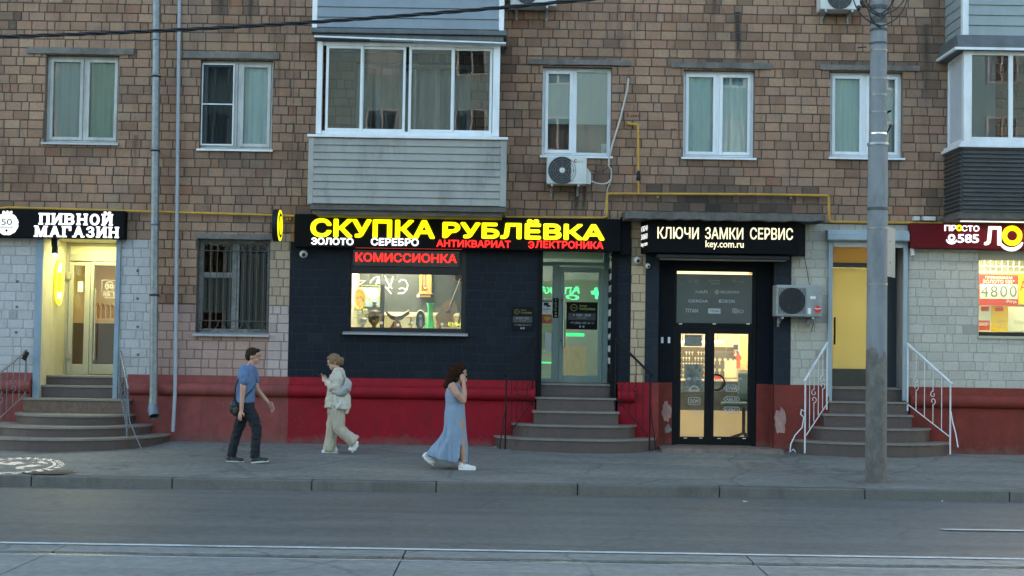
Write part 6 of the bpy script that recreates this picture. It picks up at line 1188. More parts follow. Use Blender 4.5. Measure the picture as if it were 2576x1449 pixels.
g = MB(); zz = R(2083, 607, 2288, 622, -0.05)[2]; g.box(q2[0] - 1.15, q2[0] - 0.002, -0.05, -0.03, zz, q[2] - 0.001); g.build('curtain_end', grey_metal, sh)
anth = M('anthracite_frame', (0.035, 0.042, 0.05), 0.4, 0.1, 5, 0.0); fq = R(2085, 630, 2246, 972, YR2); xl_ = x0 + 0.002; xr_ = x1 - 0.002
xgl = R(2098, 700, 2226, 800, YR2); zt0, zt1 = R(2098, 662, 2226, 674, YR2)[2:]; zg0 = R(2098, 923, 2226, 928, YR2)[2]; zk0 = R(2098, 969, 2226, 972, YR2)[2]
g = MB(); g.box(xgl[1], R(2246, 700, 2248, 800, YR2)[0], YR2, YR2 + 0.06, zf + 0.002, z1 - 0.002); g.box(xl_, xgl[1], YR2, YR2 + 0.06, zt0, zt1); g.box(R(2246, 700, 2248, 800, YR2)[0], xr_, YR2 + 0.01, YR2 + 0.05, zf + 0.002, z1 - 0.002)
jf = g.build('door_frame', anth, BLD, bevel=0.004); jf['label'] = 'anthracite frame of the frosted yellow door'
def translucent(name, col):
    m = bpy.data.materials.new(name); m.use_nodes = True; n = m.node_tree; n.nodes.remove(n.nodes['Principled BSDF']); o = n.nodes['Material Output']; t = n.nodes.new('ShaderNodeBsdfTranslucent'); d = n.nodes.new('ShaderNodeBsdfDiffuse'); mx = n.nodes.new('ShaderNodeMixShader'); mx.inputs[0].default_value = 0.35
    no = n.nodes.new('ShaderNodeTexNoise'); no.inputs['Scale'].default_value = 1.2; tc = n.nodes.new('ShaderNodeTexCoord'); n.links.new(tc.outputs['Object'], no.inputs['Vector']); mc = n.nodes.new('ShaderNodeMix'); mc.data_type = 'RGBA'; mc.inputs[6].default_value = (*[c * 0.9 for c in col], 1); mc.inputs[7].default_value = (*col, 1); n.links.new(no.outputs['Fac'], mc.inputs[0]); n.links.new(mc.outputs[2], t.inputs[0]); n.links.new(mc.outputs[2], d.inputs[0])
    n.links.new(t.outputs[0], mx.inputs[1]); n.links.new(d.outputs[0], mx.inputs[2]); n.links.new(mx.outputs[0], o.inputs[0]); MATS[name] = m; return m
frost = translucent('frosted_yellow_film', (0.73, 0.7, 0.43))
g = MB(); g.box(xl_, xgl[1] - 0.001, YR2 + 0.02, YR2 + 0.026, zt1, z1 - 0.002); g.build('transom', translucent('frosted_transom', (0.6, 0.5, 0.3)), jf)
g = MB(); g.box(xl_, xgl[1] - 0.002, YR2, YR2 + 0.045, zf + 0.004, zk0); g.box(xl_, xgl[1] - 0.002, YR2, YR2 + 0.045, zk0, zg0 - 0.0); g.box(xgl[1] - 0.03, xgl[1] - 0.002, YR2, YR2 + 0.045, zg0, zt0 - 0.002); jd = g.build('door', M('dark_olive_panel', (0.05, 0.045, 0.03), 0.4, 0.15, 5, 0.0), BLD); jd['label'] = 'frosted yellow jewellery door with a black bar handle'
g = MB(); g.box(xl_, xgl[1] - 0.031, YR2 + 0.018, YR2 + 0.024, zg0 + 0.001, zt0 - 0.003); g.build('glass', frost, jd)
g = MB(); p = R(2098, 798, 2102, 867, YR2 - 0.05); xh = R(2100, 798, 2104, 867, YR2 - 0.07)[0]; g.tube([(xh, YR2 - 0.06, p[2]), (xh, YR2 - 0.06, p[3])], 0.016, 8)
for zz in (p[2] + 0.06, p[3] - 0.06): g.tube([(xh, YR2 - 0.06, zz), (xh, YR2 + 0.0, zz)], 0.011, 6)
g.build('handle', black_metal, jd)
room('shop_interior', x0 - 0.4, x1 + 0.6, YR2 + 0.12, 2.6, zf, z1 + 0.1, warmw, tile_floor, label='interior behind the frosted jewellery door'); area('shop_lamp', (x1 - 0.35, 1.7, (z1 + zf) / 2 + 0.1), 0.3, 1.4, 9.5, (1.0, 0.93, 0.55), (rad(90), 0, rad(-15)))
js = E('shop_sign', (W(2460, 625, -0.2).x, -0.2, z_of(2460, 625)), 'dark red shop sign with white ПРОСТО 585 and a yellow letter', 'sign'); q = R(2291, 563, 2576, 626, -0.2); g = MB(); g.box(q[0], q[0] + 5.2, -0.2, -0.012, q[2], q[3]); g.build('panel', M('dark_red_panel', (0.11, 0.003, 0.007), 0.5, 0.08, 5, 0.0, spec=0.15), js, bevel=0.008)
yl = -0.225; wht = EM('cool_white_letters', (0.9, 0.94, 1.0), 0.14)
g = MB(); g.rtext('ПР', 2377, 566, 2407, 581, yl, 0.024, 0.03); g.rtext('СТО', 2420, 567, 2464, 582, yl, 0.024, 0.03); g.build('lettering', wht, js)
def ringtube(g, u, v, ru, r, y): c = W(u, v, y); g.tube(arc(c, ru / 153 * 1.0, 0, 360, 28), r, 8)
g = MB(); ringtube(g, 2413, 573.5, 5.5, 0.017, yl + 0.012); g.build('yellow_letter', EM('yellow_o', (1.0, 0.9, 0.0), 0.15), js)
g = MB(); g.rtext('585', 2410, 589, 2463, 611, yl, 0.024, 0.035); ringtube(g, 2394, 598, 6.5, 0.018, yl + 0.012); c = W(2394, 598, yl + 0.01); g.tube(arc(c, 0.09, 200, 340, 12), [0.008, 0.014, 0.016, 0.018, 0.02, 0.02, 0.02, 0.02, 0.018, 0.016, 0.014, 0.01, 0.008], 8); g.build('lettering', wht, js)
g = MB(); g.rtext('Л', 2477, 569, 2519, 617, yl, 0.024, 0.04); c = W(2544, 596, yl + 0.01); g.tube(arc(c, 0.205, 205, 335, 14), [0.012, 0.02, 0.025, 0.028, 0.03, 0.031, 0.032, 0.032, 0.032, 0.031, 0.03, 0.028, 0.025, 0.02, 0.012], 8); g.rtext('МБАРД', 2580, 571, 2770, 620, yl, 0.024, 0.04); g.build('lettering', EM('warm_white_letters', (1.0, 0.97, 0.9), 0.14), js)
g = MB(); ringtube(g, 2546, 593, 19, 0.045, yl + 0.03); g.build('yellow_letter', MATS['yellow_o'], js)
x0, x1, z0, z1 = OP['rwin']; YV = 0.12; g = MB(); q = R(2461, 655, 2600, 836, YV); cream_f = M('beige_frame', (0.42, 0.39, 0.3), 0.5, 0.06, 5, 0.0)
g.box(x0, q[0], YV - 0.03, YV + 0.05, z0, z1); g.box(q[0], x1, YV - 0.03, YV + 0.05, q[3], z1); g.box(x1 - 0.08, x1, YV - 0.03, YV + 0.05, z0, q[3]); jw = g.build('window', cream_f, BLD, bevel=0.005); jw['label'] = 'bright jewellery window full of yellow and red posters'
g = MB(); g.box(q[0], x1 - 0.08, YV - 0.03, YV + 0.05, z0, q[2]); g.build('bottom_rail', dark_frame, jw)
g = MB(); g.box(x0 - 0.0, x1, -0.04, YV - 0.031, z0 - 0.03, z0 + 0.012); g.build('sill', cream_f, jw)
g = MB(); g.box(q[0] + 0.001, x1 - 0.081, YV, YV + 0.008, q[2] + 0.001, q[3] - 0.001); g.build('pane', shop_glass, jw)
g = MB(); g.box(x0 - 0.1, x0 - 0.001, 0.002, YV + 0.05, z0, z1); g.box(x0 - 0.1, x1, 0.002, YV + 0.05, z1 + 0.001, z1 + 0.1); g.build('reveal', MATS['grey_reveal'], jw)
pale = M('pale_yellow_wall', (0.72, 0.72, 0.5), 0.6, 0.05, 3, 0.0); room('display_interior', x0 + 0.02, x1 - 0.02, YV + 0.06, 1.5, z0 + 0.03, z1 + 0.1, pale, pale, jw)
area('display_lamp', ((x0 + x1) / 2 - 0.1, 0.38, z1 + 0.07), 1.1, 0.25, 4.2, (1.0, 0.97, 0.7))
g = MB(); gq = R(2462, 655, 2600, 688, 1.0); 
for i in range(9): x = gq[0] + i * 0.1; g.box(x - 0.008, x + 0.008, 1.0, 1.02, gq[2], gq[3] + 0.1)
for zz in (gq[2] + 0.02, gq[2] + 0.12): g.box(gq[0], x1 - 0.03, 0.995, 1.015, zz - 0.008, zz + 0.008)
T(g.build('white_grid', white_plain), 'white wire grid at the top of the jewellery window', 'grid')
redp = M('poster_red', (0.6, 0.04, 0.025), 0.5, 0.05, 4, 0.0); yelp = M('poster_yellow', (0.85, 0.55, 0.01), 0.5, 0.05, 4, 0.0); whp = M('poster_white', (0.75, 0.75, 0.62), 0.5, 0.04, 4, 0.0)
pp = E('price_poster', (W(2512, 768, 0.6).x, 0.6, W(2512, 768, 0.6).z), 'red and white poster reading ПРИНИМАЕМ ЗОЛОТО 4800 in the window', 'poster'); y = 0.6
g = MB(); g.rbox(2463, 691, 2562, 769, y, y + 0.01); g.build('board', redp, pp); g = MB(); g.rbox(2465, 715, 2560, 752, y - 0.002, y - 0.0005); g.build('white_band', whp, pp)
g = MB(); g.rtext('ПРИНИМАЕМ', 2479, 695, 2546, 702, y - 0.0035, 0.002, 0.03); g.rtext('ЗОЛОТО 585°', 2472, 704, 2552, 713, y - 0.0035, 0.002, 0.03); g.rtext('₽/гр.', 2531, 755, 2559, 764, y - 0.0035, 0.002, 0.03); g.build('white_lettering', whp, pp)
g = MB()
for ch, u in zip('4800', (2468, 2492, 2516, 2540)): g.rtext(ch, u, 719, u + 18, 747, y - 0.005, 0.002, 0.0)
g.build('price_digits', M('grey_green_print', (0.16, 0.19, 0.17), 0.6, 0.05, 4, 0.0), pp)
def poster(u0, v0, u1, v1, y, mat, label, extra=()):
    c = W((u0 + u1) / 2, v1, y); r_ = E('poster', (c.x, y, c.z), label, 'poster', 'posters in the jewellery window'); m = MB(); m.rbox(u0, v0, u1, v1, y, y + 0.01); m.build('sheet', mat, r_)
    for k, (tx, q, mt) in enumerate(extra):
        m = MB()
        if tx: m.rtext(tx, *q, y - 0.0045, 0.002, 0.02)
        else: m.rbox(*q, y - 0.002 - 0.0002 * k, y - 0.0005)
        m.build('lettering' if tx else 'band', mt, r_)
poster(2494, 770, 2535, 834, 0.75, yelp, 'yellow poster with a red label below the price poster', ((None, (2503, 774, 2524, 783), redp), ('4300', (2503, 766, 2524, 772), MATS['grey_green_print']), ('GET', (2508, 806, 2529, 826), M('pale_orange', (0.8, 0.45, 0.1), 0.5, 0.05, 4, 0.0))))
poster(2461, 770, 2492, 832, 0.7, whp, 'white and red poster reading 000 in the lower left window corner', ((None, (2462, 806, 2490, 831), redp), ('000Р', (2463, 811, 2487, 820), whp), (None, (2468, 771, 2488, 783), redp)))
poster(2500, 690, 2640, 766, 0.95, yelp, 'large yellow poster with a red letter behind the price poster', (('АКЦИЯ', (2566, 706, 2650, 738), redp),))
poster(2536, 772, 2640, 834, 0.9, whp, 'pale poster at the right edge of the jewellery window', (('МЫ', (2552, 806, 2580, 816), M('pale_lettering', (0.6, 0.6, 0.42), 0.5, 0.05, 4, 0.0)),))
g = MB(); q = R(2420, 554, 2576, 558, -0.6); g.box(q[0], q[0] + 3.2, -0.55, -0.5, q[2], q[3]); T(g.build('light_strip', EM('cool_strip', (1.0, 0.9, 0.8), 0.14)), 'glowing light strip under the right balcony above the red sign', 'lamp')
area('strip_glow', (q[0] + 1.5, -0.5, q[2] - 0.01), 2.8, 0.05, 1.2, (1.0, 0.92, 0.85))

# ------------------------------------------------------------------ air conditioners
ac_w = M('ac_plastic', (0.58, 0.59, 0.57), 0.45, 0.05, 5, 0.0, grime=0.3); dark_g = M('fan_dark', (0.02, 0.022, 0.024), 0.5, 0.2, 9, 0.0)
def aircon(u0, v0, u1, v1, y0, fan, label, mat=ac_w, cap=True, ribs=6, logo=None):
    x0, x1, z0, z1 = R(u0, v0, u1, v1, y0); r_ = E('air_conditioner', ((x0 + x1) / 2, y0, z0), label, 'air conditioner', 'outdoor air conditioner units')
    m = MB(); m.box(x0, x1, y0, -0.06, z0, z1); m.build('case', mat, r_, bevel=0.018)
    c = W(fan[0], fan[1], y0); rf = fan[2] / 153 * 0.98
    m = MB(); m.lathe((c.x, y0 - 0.004, c.z), [(0, 0), (rf, 0), (rf, 0.003), (0, 0.003)], 32, 'y', False); fo = m.build('fan_opening', dark_g, r_)
    m = MB()
    for k in range(1, ribs + 1): m.tube(arc((c.x, y0 - 0.012, c.z), rf * k / ribs, 0, 360, 28), 0.004, 5)
    for k in range(8): a = rad(45 * k); m.tube([(c.x, y0 - 0.012, c.z), (c.x + rf * math.cos(a), y0 - 0.012, c.z + rf * math.sin(a))], 0.003, 5)
    if cap: m.lathe((c.x, y0 - 0.02, c.z), [(0, 0), (rf * 0.2, 0), (rf * 0.24, 0.008), (0, 0.01)], 18, 'y')
    m.build('fan_grille', dark_g if not cap else M('grille_grey', (0.14, 0.145, 0.15), 0.5, 0.1, 5, 0.0), r_)
    if cap: m = MB(); m.lathe((c.x, y0 - 0.024, c.z), [(0, 0), (rf * 0.2, 0), (rf * 0.22, 0.008), (0, 0.01)], 18, 'y'); m.build('fan_cap', mat, r_)
    for fx in (0.14, 0.8):
        m = MB(); x = x0 + (x1 - x0) * fx; m.box(x - 0.018, x + 0.018, y0 + 0.0, -0.012, z0 - 0.035, z0 - 0.002); m.box(x - 0.018, x + 0.018, -0.04, -0.013, z0 - 0.16, z0 - 0.036); m.tube([(x, y0 + 0.06, z0 - 0.03), (x, -0.03, z0 - 0.14)], 0.01, 6); m.build('bracket', grey_metal, r_)
    return r_, (x0, x1, z0, z1)
r_, q = aircon(1375, 393, 1476, 463, -0.36, (1414, 429, 35), 'white air conditioner with a black fan under the window with blinds')
g = MB(); p = R(1436, 400, 1468, 454, -0.36); g.box(p[0], p[1], -0.366, -0.362, p[2], p[3]); 
for k in range(3): g.box(p[0] + 0.03, p[1] - 0.03, -0.37, -0.3665, p[2] + 0.1 + k * 0.035, p[2] + 0.112 + k * 0.035)
g.build('front_panel', ac_w, r_, bevel=0.006); g = MB(); c = W(1448, 405, -0.37); g.tube(arc(c, 0.022, 40, 320, 12), 0.008, 5); g.build('logo_mark', M('logo_red', (0.35, 0.02, 0.04), 0.5, 0.05, 4, 0.0), r_); g = MB(); g.rtext('centek', 1453, 402, 1468, 409, -0.37, 0.002, 0.0); g.build('lettering', grey_print, r_)
g = MB(); p = R(1476, 420, 1487, 462, -0.33); g.extr([(p[0], -0.3, p[2]), (p[1], -0.3, p[2]), (p[1], -0.3, p[3] - 0.1), (p[0], -0.3, p[3])], (0, 0.12, 0)); g.build('valve_cover', ac_w, r_, bevel=0.006)
old_ac = M('old_ac_metal', (0.3, 0.31, 0.3), 0.55, 0.12, 8, 0.02, grime=0.6)
r_, q = aircon(1953, 717, 2069, 797, -0.42, (1992, 757, 33), 'old grey air conditioner with a sticker on the cream wall beside the key shop', old_ac, False, 4)
g = MB(); a = R(1956, 722, 2028, 793, -0.42); ring(g, a[0], a[1], a[2], a[3], 0.018, -0.432, -0.421); g.build('front_ring', old_ac, r_); g = MB()
for k in range(12): x = a[0] + 0.02 + (a[1] - a[0] - 0.04) * k / 11; g.box(x - 0.003, x + 0.003, -0.44, -0.433, a[2] + 0.02, a[3] - 0.02)
g.build('guard_bars', dark_g, r_); g = MB(); c = W(2057, 778, -0.425); g.lathe((c.x, -0.426, c.z), [(0, 0), (0.06, 0), (0.06, 0.002), (0, 0.002)], 24, 'y', False); g.build('round_sticker', redp, r_); g = MB(); g.tube([c + Vector((-0.05, -0.004, 0.015)), c + Vector((0, -0.004, 0.0)), c + Vector((0.05, -0.004, 0.014))], 0.01, 5); g.rbox(2032, 775, 2040, 790, -0.424, -0.4212); g.rbox(2038, 745, 2052, 752, -0.424, -0.4212); g.build('white_sticker', white_plain, r_)
aircon(1284, -46, 1400, 14, -0.4, (1325, -18, 28), 'air conditioner cut off by the top edge right of the upper balcony')
r_, q = aircon(2064, -44, 2165, 24, -0.38, (2112, -8, 32), 'air conditioner hanging at the top beside the concrete pole')

# ------------------------------------------------------------------ pipes, hose, cables
g = MB(); YPp = -0.28; dp = E('drainpipe', (W(388, 900, YPp).x, YPp, 0.3), 'galvanised drainpipe with an open elbow at the bottom', 'drainpipe')
top, bot = W(394, -60, YPp), W(384, 1000, YPp); top.x = W(393, 0, YPp).x; bot = Vector((W(386, 1000, YPp).x, YPp, bot.z)); m = MB(); m.tube([top, bot], 0.066, 16); m.build('pipe', galv, dp)
jv = [95, 185, 372, 560, 735]; 
for v in jv:
    t = W(390, v, YPp); x = top.x + (bot.x - top.x) * (top.z - t.z) / (top.z - bot.z); m = MB(); m.lathe((x, YPp, t.z - 0.05), [(0.066, 0), (0.0735, 0.002), (0.076, 0.05), (0.067, 0.055)], 16); m.build('joint_collar', galv, dp)
    if v in (185, 372, 735): m = MB(); m.lathe((x, YPp, t.z - 0.06), [(0.078, 0), (0.08, 0.0), (0.08, 0.018), (0.078, 0.018)], 16); m.box(x - 0.012, x + 0.012, YPp + 0.06, 0.0, t.z - 0.06, t.z - 0.042); m.build('clamp', black_metal, dp)
e0 = bot; e1 = bot + Vector((-0.005, -0.0, -0.12)); e2 = bot + Vector((0.05, -0.12, -0.3)); m = MB(); m.tube([e0, e1], [0.07, 0.075], 16, False); m.tube([e1, bot + Vector((0.0, -0.03, -0.18)), e2], [0.076, 0.085, 0.085], 16, False); m.tube([e2, bot + Vector((0.02, -0.06, -0.2))], [0.08, 0.06], 16, False); el = m.build('elbow', galv, dp, norm=False); m = MB(); dd = (e2 - bot - Vector((0.0, -0.03, -0.18))).normalized(); m.tube([e2 - dd * 0.03, e2 - dd * 0.04], 0.079, 16); m.build('mouth_shade_disc', M('mouth_shade_black', (0.008, 0.008, 0.008), 0.9, 0.1, 5, 0.0), el)  # black disc paints the shade inside the open mouth
g = MB(); g.tube([Vector((W(448, 100, -0.04).x, -0.04, W(449, -60).z)), Vector((W(441, 1060, -0.04).x + 0.02, -0.2, W(441, 985).z)), Vector((W(441, 1060, -0.04).x, -0.2, W(441, 1086, -0.2).z))], 0.03, 10)
o = g.build('wall_conduit', M('grey_conduit', (0.32, 0.35, 0.4), 0.5, 0.06, 5, 0.0, grime=0.15)); T(o, 'thin grey conduit running down the wall right of the drainpipe', 'conduit')
gp = E('gas_pipe', (W(1800, 490).x, -0.1, z_of(1800, 490)), 'yellow gas pipe stepping along the wall above the shop signs', 'pipe'); yg = -0.1
def pipe(pts, r, y=yg): m = MB(); m.tube([W(u, v, y) for u, v in pts], r, 10); return m.build('pipe_run', yellow_pipe, gp)
def soft(pts, rr=4):
    out = [pts[0]]
    for a, b, c in zip(pts, pts[1:], pts[2:]):
        for t in (0.0, 0.3, 0.5, 0.7, 1.0):
            A = Vector(b) + (Vector(a) - Vector(b)).normalized() * rr; C = Vector(b) + (Vector(c) - Vector(b)).normalized() * rr; B = Vector(b); q = A.lerp(B, t).lerp(B.lerp(C, t), t); out.append((q.x, q.y))
    return out + [pts[-1]]
pipe(soft([(-60, 526), (0, 524), (22, 522), (745, 543)]), 0.022); pipe(soft([(745, 543), (1522, 548), (1526, 545), (1527, 487), (1900, 489), (2085, 492), (2086, 558), (2300, 561), (2700, 566)], 7), 0.022); pipe(soft([(1606, 487), (1605, 313), (1583, 311)], 5), 0.02)
g = MB(); c = W(1606, 440, yg); g.lathe((c.x, yg, c.z - 0.1), [(0.02, 0), (0.035, 0.02), (0.035, 0.06), (0.025, 0.08), (0.03, 0.12), (0.02, 0.17)], 12); g.build('valve', black_metal, gp)
g = MB(); c = W(1581, 311, -0.05); g.lathe((c.x, -0.1, c.z), [(0.025, 0), (0.035, 0.04), (0.035, 0.09)], 12, 'y'); g.build('wall_sleeve', yellow_pipe, gp)
for u, v in ((160, 528), (722, 545), (1655, 490), (730, 545), (1990, 492)):
    c = W(u, v, yg); m = MB(); m.box(c.x - 0.012, c.x + 0.012, yg, -0.002, c.z - 0.05, c.z - 0.022); m.build('hook', yellow_pipe, gp)
g = MB(); pts = [(1581, 196), (1578, 225), (1560, 300), (1540, 365), (1532, 400), (1531, 418), (1537, 425), (1538, 440), (1536, 456), (1529, 472), (1524, 500), (1521, 540)]; g.tube([W(u, v, -0.06) for u, v in pts], [0.016] * 5 + [0.013] * 4 + [0.009] * 3, 8)
g.tube([W(u, v, -0.2 + 0.14 * i / 4) for i, (u, v) in enumerate(((1487, 456), (1500, 461), (1515, 463), (1528, 461), (1536, 452)))], 0.014, 8); T(g.build('drain_hose', M('white_hose', (0.5, 0.48, 0.44), 0.6, 0.12, 9, 0.02, grime=0.3)), 'kinked white hose hanging from a hole by the air conditioner', 'hose')
g = MB(); g.tube([W(u, v, -0.15) for u, v in ((1487, 428), (1500, 433), (1518, 430), (1531, 420))], 0.005, 6); T(g.build('power_cord', black_metal), 'thin dark cord between the air conditioner and the white hose', 'cord')
g = MB(); pts = [W(u, v, -0.2) for u, v in ((2022, 640), (2030, 680), (2036, 716))]; g.tube(pts, 0.006, 6); g.tube([W(u, v, -0.15) for u, v in ((2045, 800), (2046, 815), (2040, 835))], 0.006, 6); T(g.build('power_cord', black_metal), 'thin dark cord above and below the old air conditioner', 'cord')
def cable(u0, v0, u1, v1, sag, y, n=60):
    out = []
    for i in range(n + 1):
        t = i / n; out.append((u0 + (u1 - u0) * t, v0 + (v1 - v0) * t + sag * 4 * t * (1 - t)))
    return [W(u, v, y) for u, v in out]
cab = M('cable_rubber', (0.012, 0.013, 0.016), 0.5, 0.2, 9, 0.0); g = MB(); base = cable(-500, 100, 2000, -60, 38, -8.0, 170)
for k in range(3):
    pts = []
    for i, p in enumerate(base): a = i * 0.55 + k * 2.094; pts.append(p + Vector((0, 0.013 * math.cos(a), 0.013 * math.sin(a))))
    g.tube(pts, 0.011, 6)
T(g.build('overhead_cable', cab), 'twisted black overhead cable sagging across the upper floor', 'cable')

# ------------------------------------------------------------------ pole, cameras, small wall things
pb = G(2203, 1213); yp = pb.y; dps = (CAM.y - yp) * -1; sc_p = FPX / dps
po = E('street_pole', (pb.x, yp, pb.z), 'grey concrete pole with steel bands standing at the kerb', 'pole'); pole_m = M('pole_concrete', (0.21, 0.225, 0.24), 0.8, 0.14, 7, 0.1, 40, grime=0.5, stretch=(1, 1, 0.4))
zz = lambda v: W(2203, v, yp).z; rp2 = lambda wpx: wpx / 2 / sc_p
g = MB(); g.tube([(pb.x, yp, pb.z - 0.1), (pb.x, yp, zz(890)), (pb.x, yp, zz(600)), (pb.x, yp, zz(362))], [rp2(50), rp2(51), rp2(50), rp2(49)], 24); g.tube([(pb.x, yp, zz(364)), (pb.x, yp, zz(170)), (pb.x, yp, zz(-200))], [rp2(43), rp2(42), rp2(39)], 24); g.build('shaft', pole_m, po)
g = MB(); rj = random.Random(17); nj = 60; vs = []
for zk in (0, 0.5, 1):
    for j in range(nj):
        t = 2 * math.pi * j / nj; zt_ = zz(890) + 0.16 * mnz.noise(Vector((math.cos(t) * 1.6, math.sin(t) * 1.6, 0.3))) + rj.uniform(-0.035, 0.035); r_ = rp2(52) * (1.006 if zk < 1 else 1.0); vs.append((pb.x + r_ * math.cos(t), yp + r_ * math.sin(t), pb.z - 0.05 + (zt_ - pb.z + 0.05) * zk))
g.add(vs, [(i * nj + j, i * nj + (j + 1) % nj, (i + 1) * nj + (j + 1) % nj, (i + 1) * nj + j) for i in range(2) for j in range(nj)], True); m_d = M('pole_old_coat', (0.15, 0.14, 0.128), 0.85, 0.3, 9, 0.15, 35, grime=0.75); g.build('old_coat', m_d, po)
g = MB(); g.tube([(pb.x, yp, zz(366)), (pb.x, yp, zz(360))], rp2(54), 24); g.build('collar', grey_metal, po)
bm_ = M('band_steel', (0.25, 0.25, 0.25), 0.4, 0.15, 9, 0.0, metal=0.6)
for v, w_ in ((283, 45), (453, 45), (575, 53), (715, 53), (199, 44), (240, 44), (128, 44)):
    m = MB(); m.tube([(pb.x, yp, zz(v) - 0.008), (pb.x, yp, zz(v) + 0.008)], rp2(w_), 24); m.build('band', bm_, po)
m = MB(); m.tube([(pb.x, yp, zz(337) - 0.012), (pb.x, yp, zz(337) + 0.012)], rp2(45), 24); m.build('band', M('bright_band', (0.7, 0.7, 0.68), 0.25, 0.1, 9, 0.0, metal=0.8), po)
tape = M('dirty_tape', (0.08, 0.08, 0.078), 0.8, 0.4, 20, 0.1)
for v, h in ((20, 10), (52, 16), (76, 6), (110, 5), (526, 8)): m = MB(); m.tube([(pb.x, yp, zz(v + h / 2)), (pb.x, yp, zz(v - h / 2))], rp2(44.5 if v < 360 else 51.5), 24); m.build('tape', tape, po)
m = MB(); m.tube([(pb.x + rp2(44), yp, zz(283)), (pb.x + rp2(60), yp - 0.05, zz(279))], 0.014, 6); m.tube([(pb.x + rp2(44), yp, zz(335)), (pb.x + rp2(62), yp - 0.05, zz(315))], 0.01, 6); m.build('clamp_tail', black_metal, po)
m = MB(); rc = random.Random(4)
for k in range(9):
    s_ = -1 if k % 2 else 1; u1_ = 2201 + s_ * rc.uniform(28, 78); dv = rc.uniform(28, 72); pts = []
    for i in range(13): t = i / 12; pts.append(Vector((pb.x, yp - 0.12, 0)) + Vector(((W(2201 + (u1_ - 2201) * math.sin(t * math.pi * 0.5) ** 0.8, 0, yp).x - W(2201, 0, yp).x), 0, zz(dv * (1 - t ** 2) + 6 - t * 40))))
    m.tube(pts, 0.009, 6)
for u, v in ((2160, 20), (2168, 5), (2172, 12)): c = W(u, v, yp - 0.12); m.ell(c, (0.03, 0.03, 0.04), 8, 6)
m.tube([W(2158, 120, yp - 0.05), W(2180, 118, yp - 0.12)], 0.01, 6)
T(m.build('cable_coil', cab), 'tangle of black cables looped round the top of the concrete pole', 'cable')
sgn = E('traffic_sign', (pb.x + 0.25, yp + 0.1, zz(634)), 'back of a grey sign panel seen edge on behind the pole', 'sign'); al = M('sign_aluminium', (0.26, 0.3, 0.32), 0.45, 0.1, 6, 0.0, metal=0.3); ax_, bx_ = W(2226, 640, yp + 0.02), W(2252, 640, yp + 0.62)
zt_, zb_ = W(2240, 571, yp + 0.3).z, W(2240, 696, yp + 0.3).z; m = MB(); d_ = (bx_ - ax_); nrm = Vector((-d_.y, d_.x, 0)).normalized() * 0.02; m.extr([(ax_.x, ax_.y, zb_), (bx_.x, bx_.y, zb_), (bx_.x, bx_.y, zt_), (ax_.x, ax_.y, zt_)], nrm); m.build('panel', al, sgn, bevel=0.004)
m = MB(); 
for z_ in (zb_ + 0.2, zt_ - 0.2): m.tube([(pb.x, yp + 0.05, z_), (ax_.x + d_.x * 0.5, ax_.y + d_.y * 0.5, z_)], 0.015, 6)
m.build('bracket', bm_, sgn)
cam_w = M('camera_white', (0.6, 0.6, 0.58), 0.35, 0.05, 5, 0.0)
def domecam(u, v, r, y, label):
    c = W(u, v, y); rt = E('security_camera', tuple(c), label, 'camera', 'security cameras on the facade'); m = MB(); rr = r / 153; m.lathe((c.x, -0.01 if y > -0.2 else y + 0.12, c.z), [(rr * 1.05, 0), (rr * 1.1, -0.02), (rr * 0.9, -0.05)], 18, 'y'); m.ell((c.x, y, c.z), (rr, rr * 0.9, rr), 16, 10); m.build('housing', cam_w, rt); m = MB(); m.ell((c.x + 0.01, y - rr * 0.6, c.z - 0.008), (rr * 0.55, rr * 0.45, rr * 0.55), 12, 8); m.build('lens', M('lens_black', (0.006, 0.006, 0.008), 0.1, 0.1, 5, 0.0), rt)
domecam(763, 639, 9.5, -0.07, 'white dome camera on the navy wall under the yellow letters'); domecam(1603, 655, 9, -0.07, 'white ball camera on the peach pilaster'); domecam(1630, 669, 6.5, -0.06, 'small dark camera on the slate wall beside the key shop')
g = MB(); 
for u0, u1 in ((2297, 2312), (2320, 2352)): q = R(u0, 545, u1, 555, -0.12); g.box(q[0], q[1], -0.16, -0.05, q[2], q[3])
g.tube([W(2312, 551, -0.1), W(2320, 552, -0.1)], 0.006, 6); T(g.build('junction_box', cam_w, bevel=0.006), 'two small white boxes lying above the red sign', 'box')
c = W(2294, 634, -0.08); sc3 = E('security_camera', tuple(c), 'small white camera hanging below the left end of the red sign', 'camera', 'security cameras on the facade'); m = MB(); m.tube([c + Vector((0, 0, 0.07)), c + Vector((0.01, -0.02, -0.06))], 0.035, 10); m.build('housing', cam_w, sc3); m = MB(); m.box(c.x - 0.012, c.x + 0.012, -0.07, -0.002, c.z + 0.04, c.z + 0.09); m.build('bracket', cam_w, sc3)
c = W(64, 895, -0.2); sc4 = E('floodlight', tuple(c), 'small black spotlight clipped to the left railing', 'lamp'); m = MB(); m.tube([c + Vector((0.03, -0.0, 0.06)), c + Vector((-0.02, -0.04, -0.07))], 0.04, 12); m.build('housing', black_metal, sc4); m = MB(); m.tube([c + Vector((-0.021, -0.041, -0.071)), c + Vector((-0.025, -0.045, -0.08))], 0.032, 12); m.build('lens', white_plain, sc4)
# manhole in the pavement
c = G(128, 1187); g = MB(); g.lathe((c.x, c.y, c.z + 0.004), [(0.0, 0.006), (0.3, 0.006), (0.31, 0.0), (0.37, 0.002), (0.38, -0.004)], 30); T(g.build('manhole_cover', M('cast_iron', (0.07, 0.068, 0.062), 0.6, 0.35, 20, 0.25, 30, metal=0.4)), 'worn cast iron manhole cover in the pavement by the projected light', 'manhole cover')
